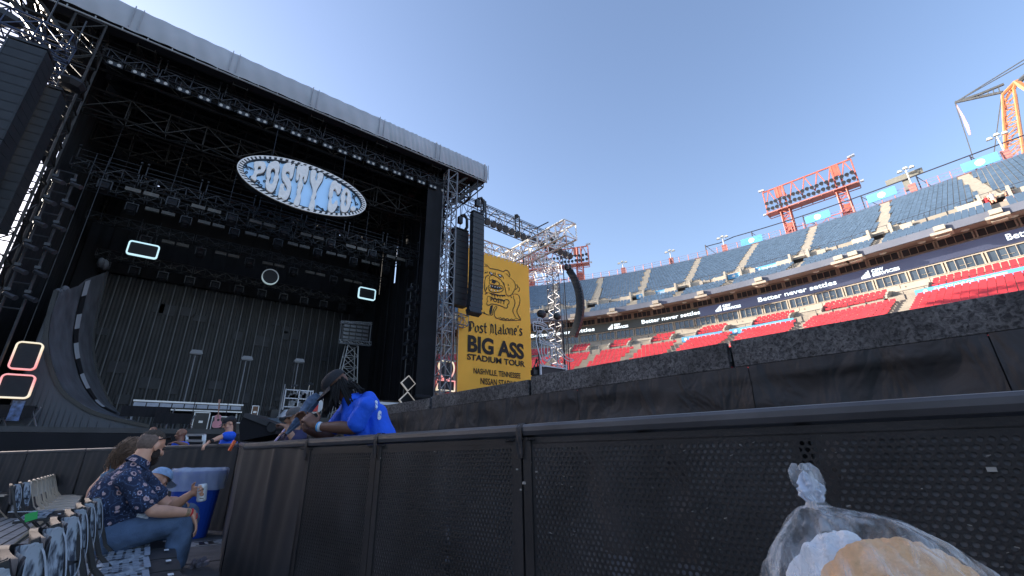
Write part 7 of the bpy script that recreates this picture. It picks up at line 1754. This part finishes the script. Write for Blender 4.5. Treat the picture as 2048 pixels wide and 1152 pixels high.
f3,s3,u3=basis3(hf); hr_=[('e',hc+u3*.032-f3*.02,s3*.078,f3*.092,u3*.086)]
q=[hc-f3*.04,YP(250,908,YW-.02),YP(243,918,YW-.04),YP(235,927,YW-.05),YP(230,938,YW-.04)]
for i in range(4): hr_.append(('c',q[i],q[i+1],[.06,.05,.04,.03][i],[.05,.04,.03,.015][i]))
organic('hair',hr_,.008,HBL,wm,3,.006,30)
m=MB(); rnd=random.Random(3)
for i in range(170):
    a=rnd.uniform(1.2,5.1); st_=hc+u3*rnd.uniform(-.02,.11)+f3*math.cos(a)*.085+s3*math.sin(a)*.08; pts=[st_]; tgt=q[rnd.choice((2,3,4))]+Vector((rnd.uniform(-.05,.04),rnd.uniform(-.06,.05),rnd.uniform(-.06,.02)))
    for k in range(1,7): f=k/6; pts.append(lerp(st_,tgt,f)-f3*.05*math.sin(f*3.1)+Vector((rnd.uniform(-.01,.01),rnd.uniform(-.01,.01),rnd.uniform(-.006,.006)+.008*math.sin(f*9+a))))
    m.path(pts,.004,4,rs=[.003,.0035,.0035,.0035,.003,.0025,.0015])
m.build('loose_strands',HBL,wm,smooth=True)
# ---- person in the pale blue cap beyond the woman
pb=thing('person','seated person in a pale blue cap and pale grey top beside the blue bin','person',(.0,6.0,0))
YB2=6.0; hc=YP(317,962,YB2); hf=Vector((.6,.7,-.5)).normalized(); nk=hc-Vector((.05,.02,.13)); hip=Vector((-.08,YB2,.54)); sA=nk+Vector((.02,-.17,-.06)); sB=nk+Vector((0,.17,-.06)); eA=YP(322,1010,YB2-.2); wA=YP(352,1000,YB2-.12)
B=headparts(hc,hf)+[('c',hc-Vector((0,0,.05)),nk,.055,.06),('c',nk,hip,.10,.14),('c',sA,sB,.05,.05)]+arms(sA,eA,wA)+arms(sB,eA+Vector((0,.36,0)),wA+Vector((0,.2,0)))+hand(wA,(1,0,-.3),(0,0,-1),(0,1,0),.4)+hand(wA+Vector((0,.2,0)),(1,0,-.3),(0,0,-1),(0,-1,0),.4)+[('c',hip+Vector((0,-.08,0)),(.42,YB2-.1,.56),.085,.06),('c',(.42,YB2-.1,.56),(.42,YB2-.1,.1),.06,.04),('c',hip+Vector((0,.08,0)),(.42,YB2+.1,.56),.085,.06),('c',(.42,YB2+.1,.56),(.42,YB2+.1,.1),.06,.04)]
organic('body',B,.010,SKL,pb,3); eyes(hc,hf,pb)
organic('shirt',[('c',nk,hip,.12,.165),('c',sA,sB,.07,.07),('c',sA,lerp(sA,eA,.6),.07,.065),('c',sB,lerp(sB,eA+Vector((0,.36,0)),.6),.07,.065)],.013,mat('shirt_pale_grey',(.33,.36,.38),.8,var=.3,scale=9,bump=.4,bscale=20),pb,4,.008,10)
organic('trousers',[('c',hip,hip+Vector((.02,0,0)),.14,.14),('c',hip+Vector((0,-.08,0)),(.42,YB2-.1,.56),.10,.075),('c',(.42,YB2-.1,.56),(.42,YB2-.1,.12),.075,.06),('c',hip+Vector((0,.08,0)),(.42,YB2+.1,.56),.10,.075),('c',(.42,YB2+.1,.56),(.42,YB2+.1,.12),.075,.06)],.014,JEAN,pb,3)
f3,s3,u3=basis3(hf); m=MB()
m.grid(lambda U,V:tuple(hc+u3*(.03+.10*math.cos(math.pi/2*V)**.9)+f3*(math.cos(2*math.pi*U)*.108*math.sin(math.pi/2*max(V,.01))**.8)+s3*math.sin(2*math.pi*U)*.10*math.sin(math.pi/2*max(V,.01))**.8),24,8)
m.grid(lambda U,V:tuple(hc+u3*(.03-.025*V)+f3*math.cos((U-.5)*2)*(.10+.075*V)+s3*math.sin((U-.5)*2)*(.10+.06*V)),12,3); m.build('cap',mat('cap_pale_blue',(.30,.42,.60),.7,var=.2,scale=25),pb,smooth=True)
# ---- a few spectators at the upper deck gangway on the right
SPC=[('person in a red shirt climbing out of the upper gangway at the right edge',1974,404,(.5,.04,.05)),('person in a white shirt by the upper gangway at the right edge',1985,396,(.6,.6,.6)),('person in dark clothes seated right of the upper gangway',2020,388,(.03,.03,.05)),('person in a pale pink shirt seated below the upper gangway wall',2018,404,(.55,.35,.3)),('person in a white and pink top at the extreme right of the upper deck',2043,400,(.6,.45,.42))]
for lb,px,py,cl_ in SPC:
    s_,z_=fac(px,py,O0-1.0); n_,t_=BN(s_); base=BP(s_,O0-1.0,z_-.65); p=thing('person',lb,'person',base,'spectators on the upper deck')
    organic('body',[('e',base+Vector((0,0,1.15)),t_*.10,n_*.11,Vector((0,0,.13))),('c',base+Vector((0,0,1.0)),base+Vector((0,0,.5)),.12,.15),('c',base+Vector((0,0,.5))+t_*.1,base+t_*.12-n_*.3+Vector((0,0,.1)),.10,.07),('c',base+Vector((0,0,.5))-t_*.1,base-t_*.12-n_*.3+Vector((0,0,.1)),.10,.07),('c',base+Vector((0,0,.95))+t_*.2,base+t_*.28-n_*.15+Vector((0,0,.6)),.06,.05),('c',base+Vector((0,0,.95))-t_*.2,base-t_*.28-n_*.15+Vector((0,0,.6)),.06,.05)],.035,SKL,p,2)
    organic('shirt',[('c',base+Vector((0,0,.95)),base+Vector((0,0,.5)),.17,.19),('c',base+Vector((0,0,.93))+t_*.2,base+Vector((0,0,.93))-t_*.2,.09,.09)],.04,mat('spectator_shirt_'+str(px),cl_,.8,var=.1),p,2)

bpy.data.scenes.remove(TMP)
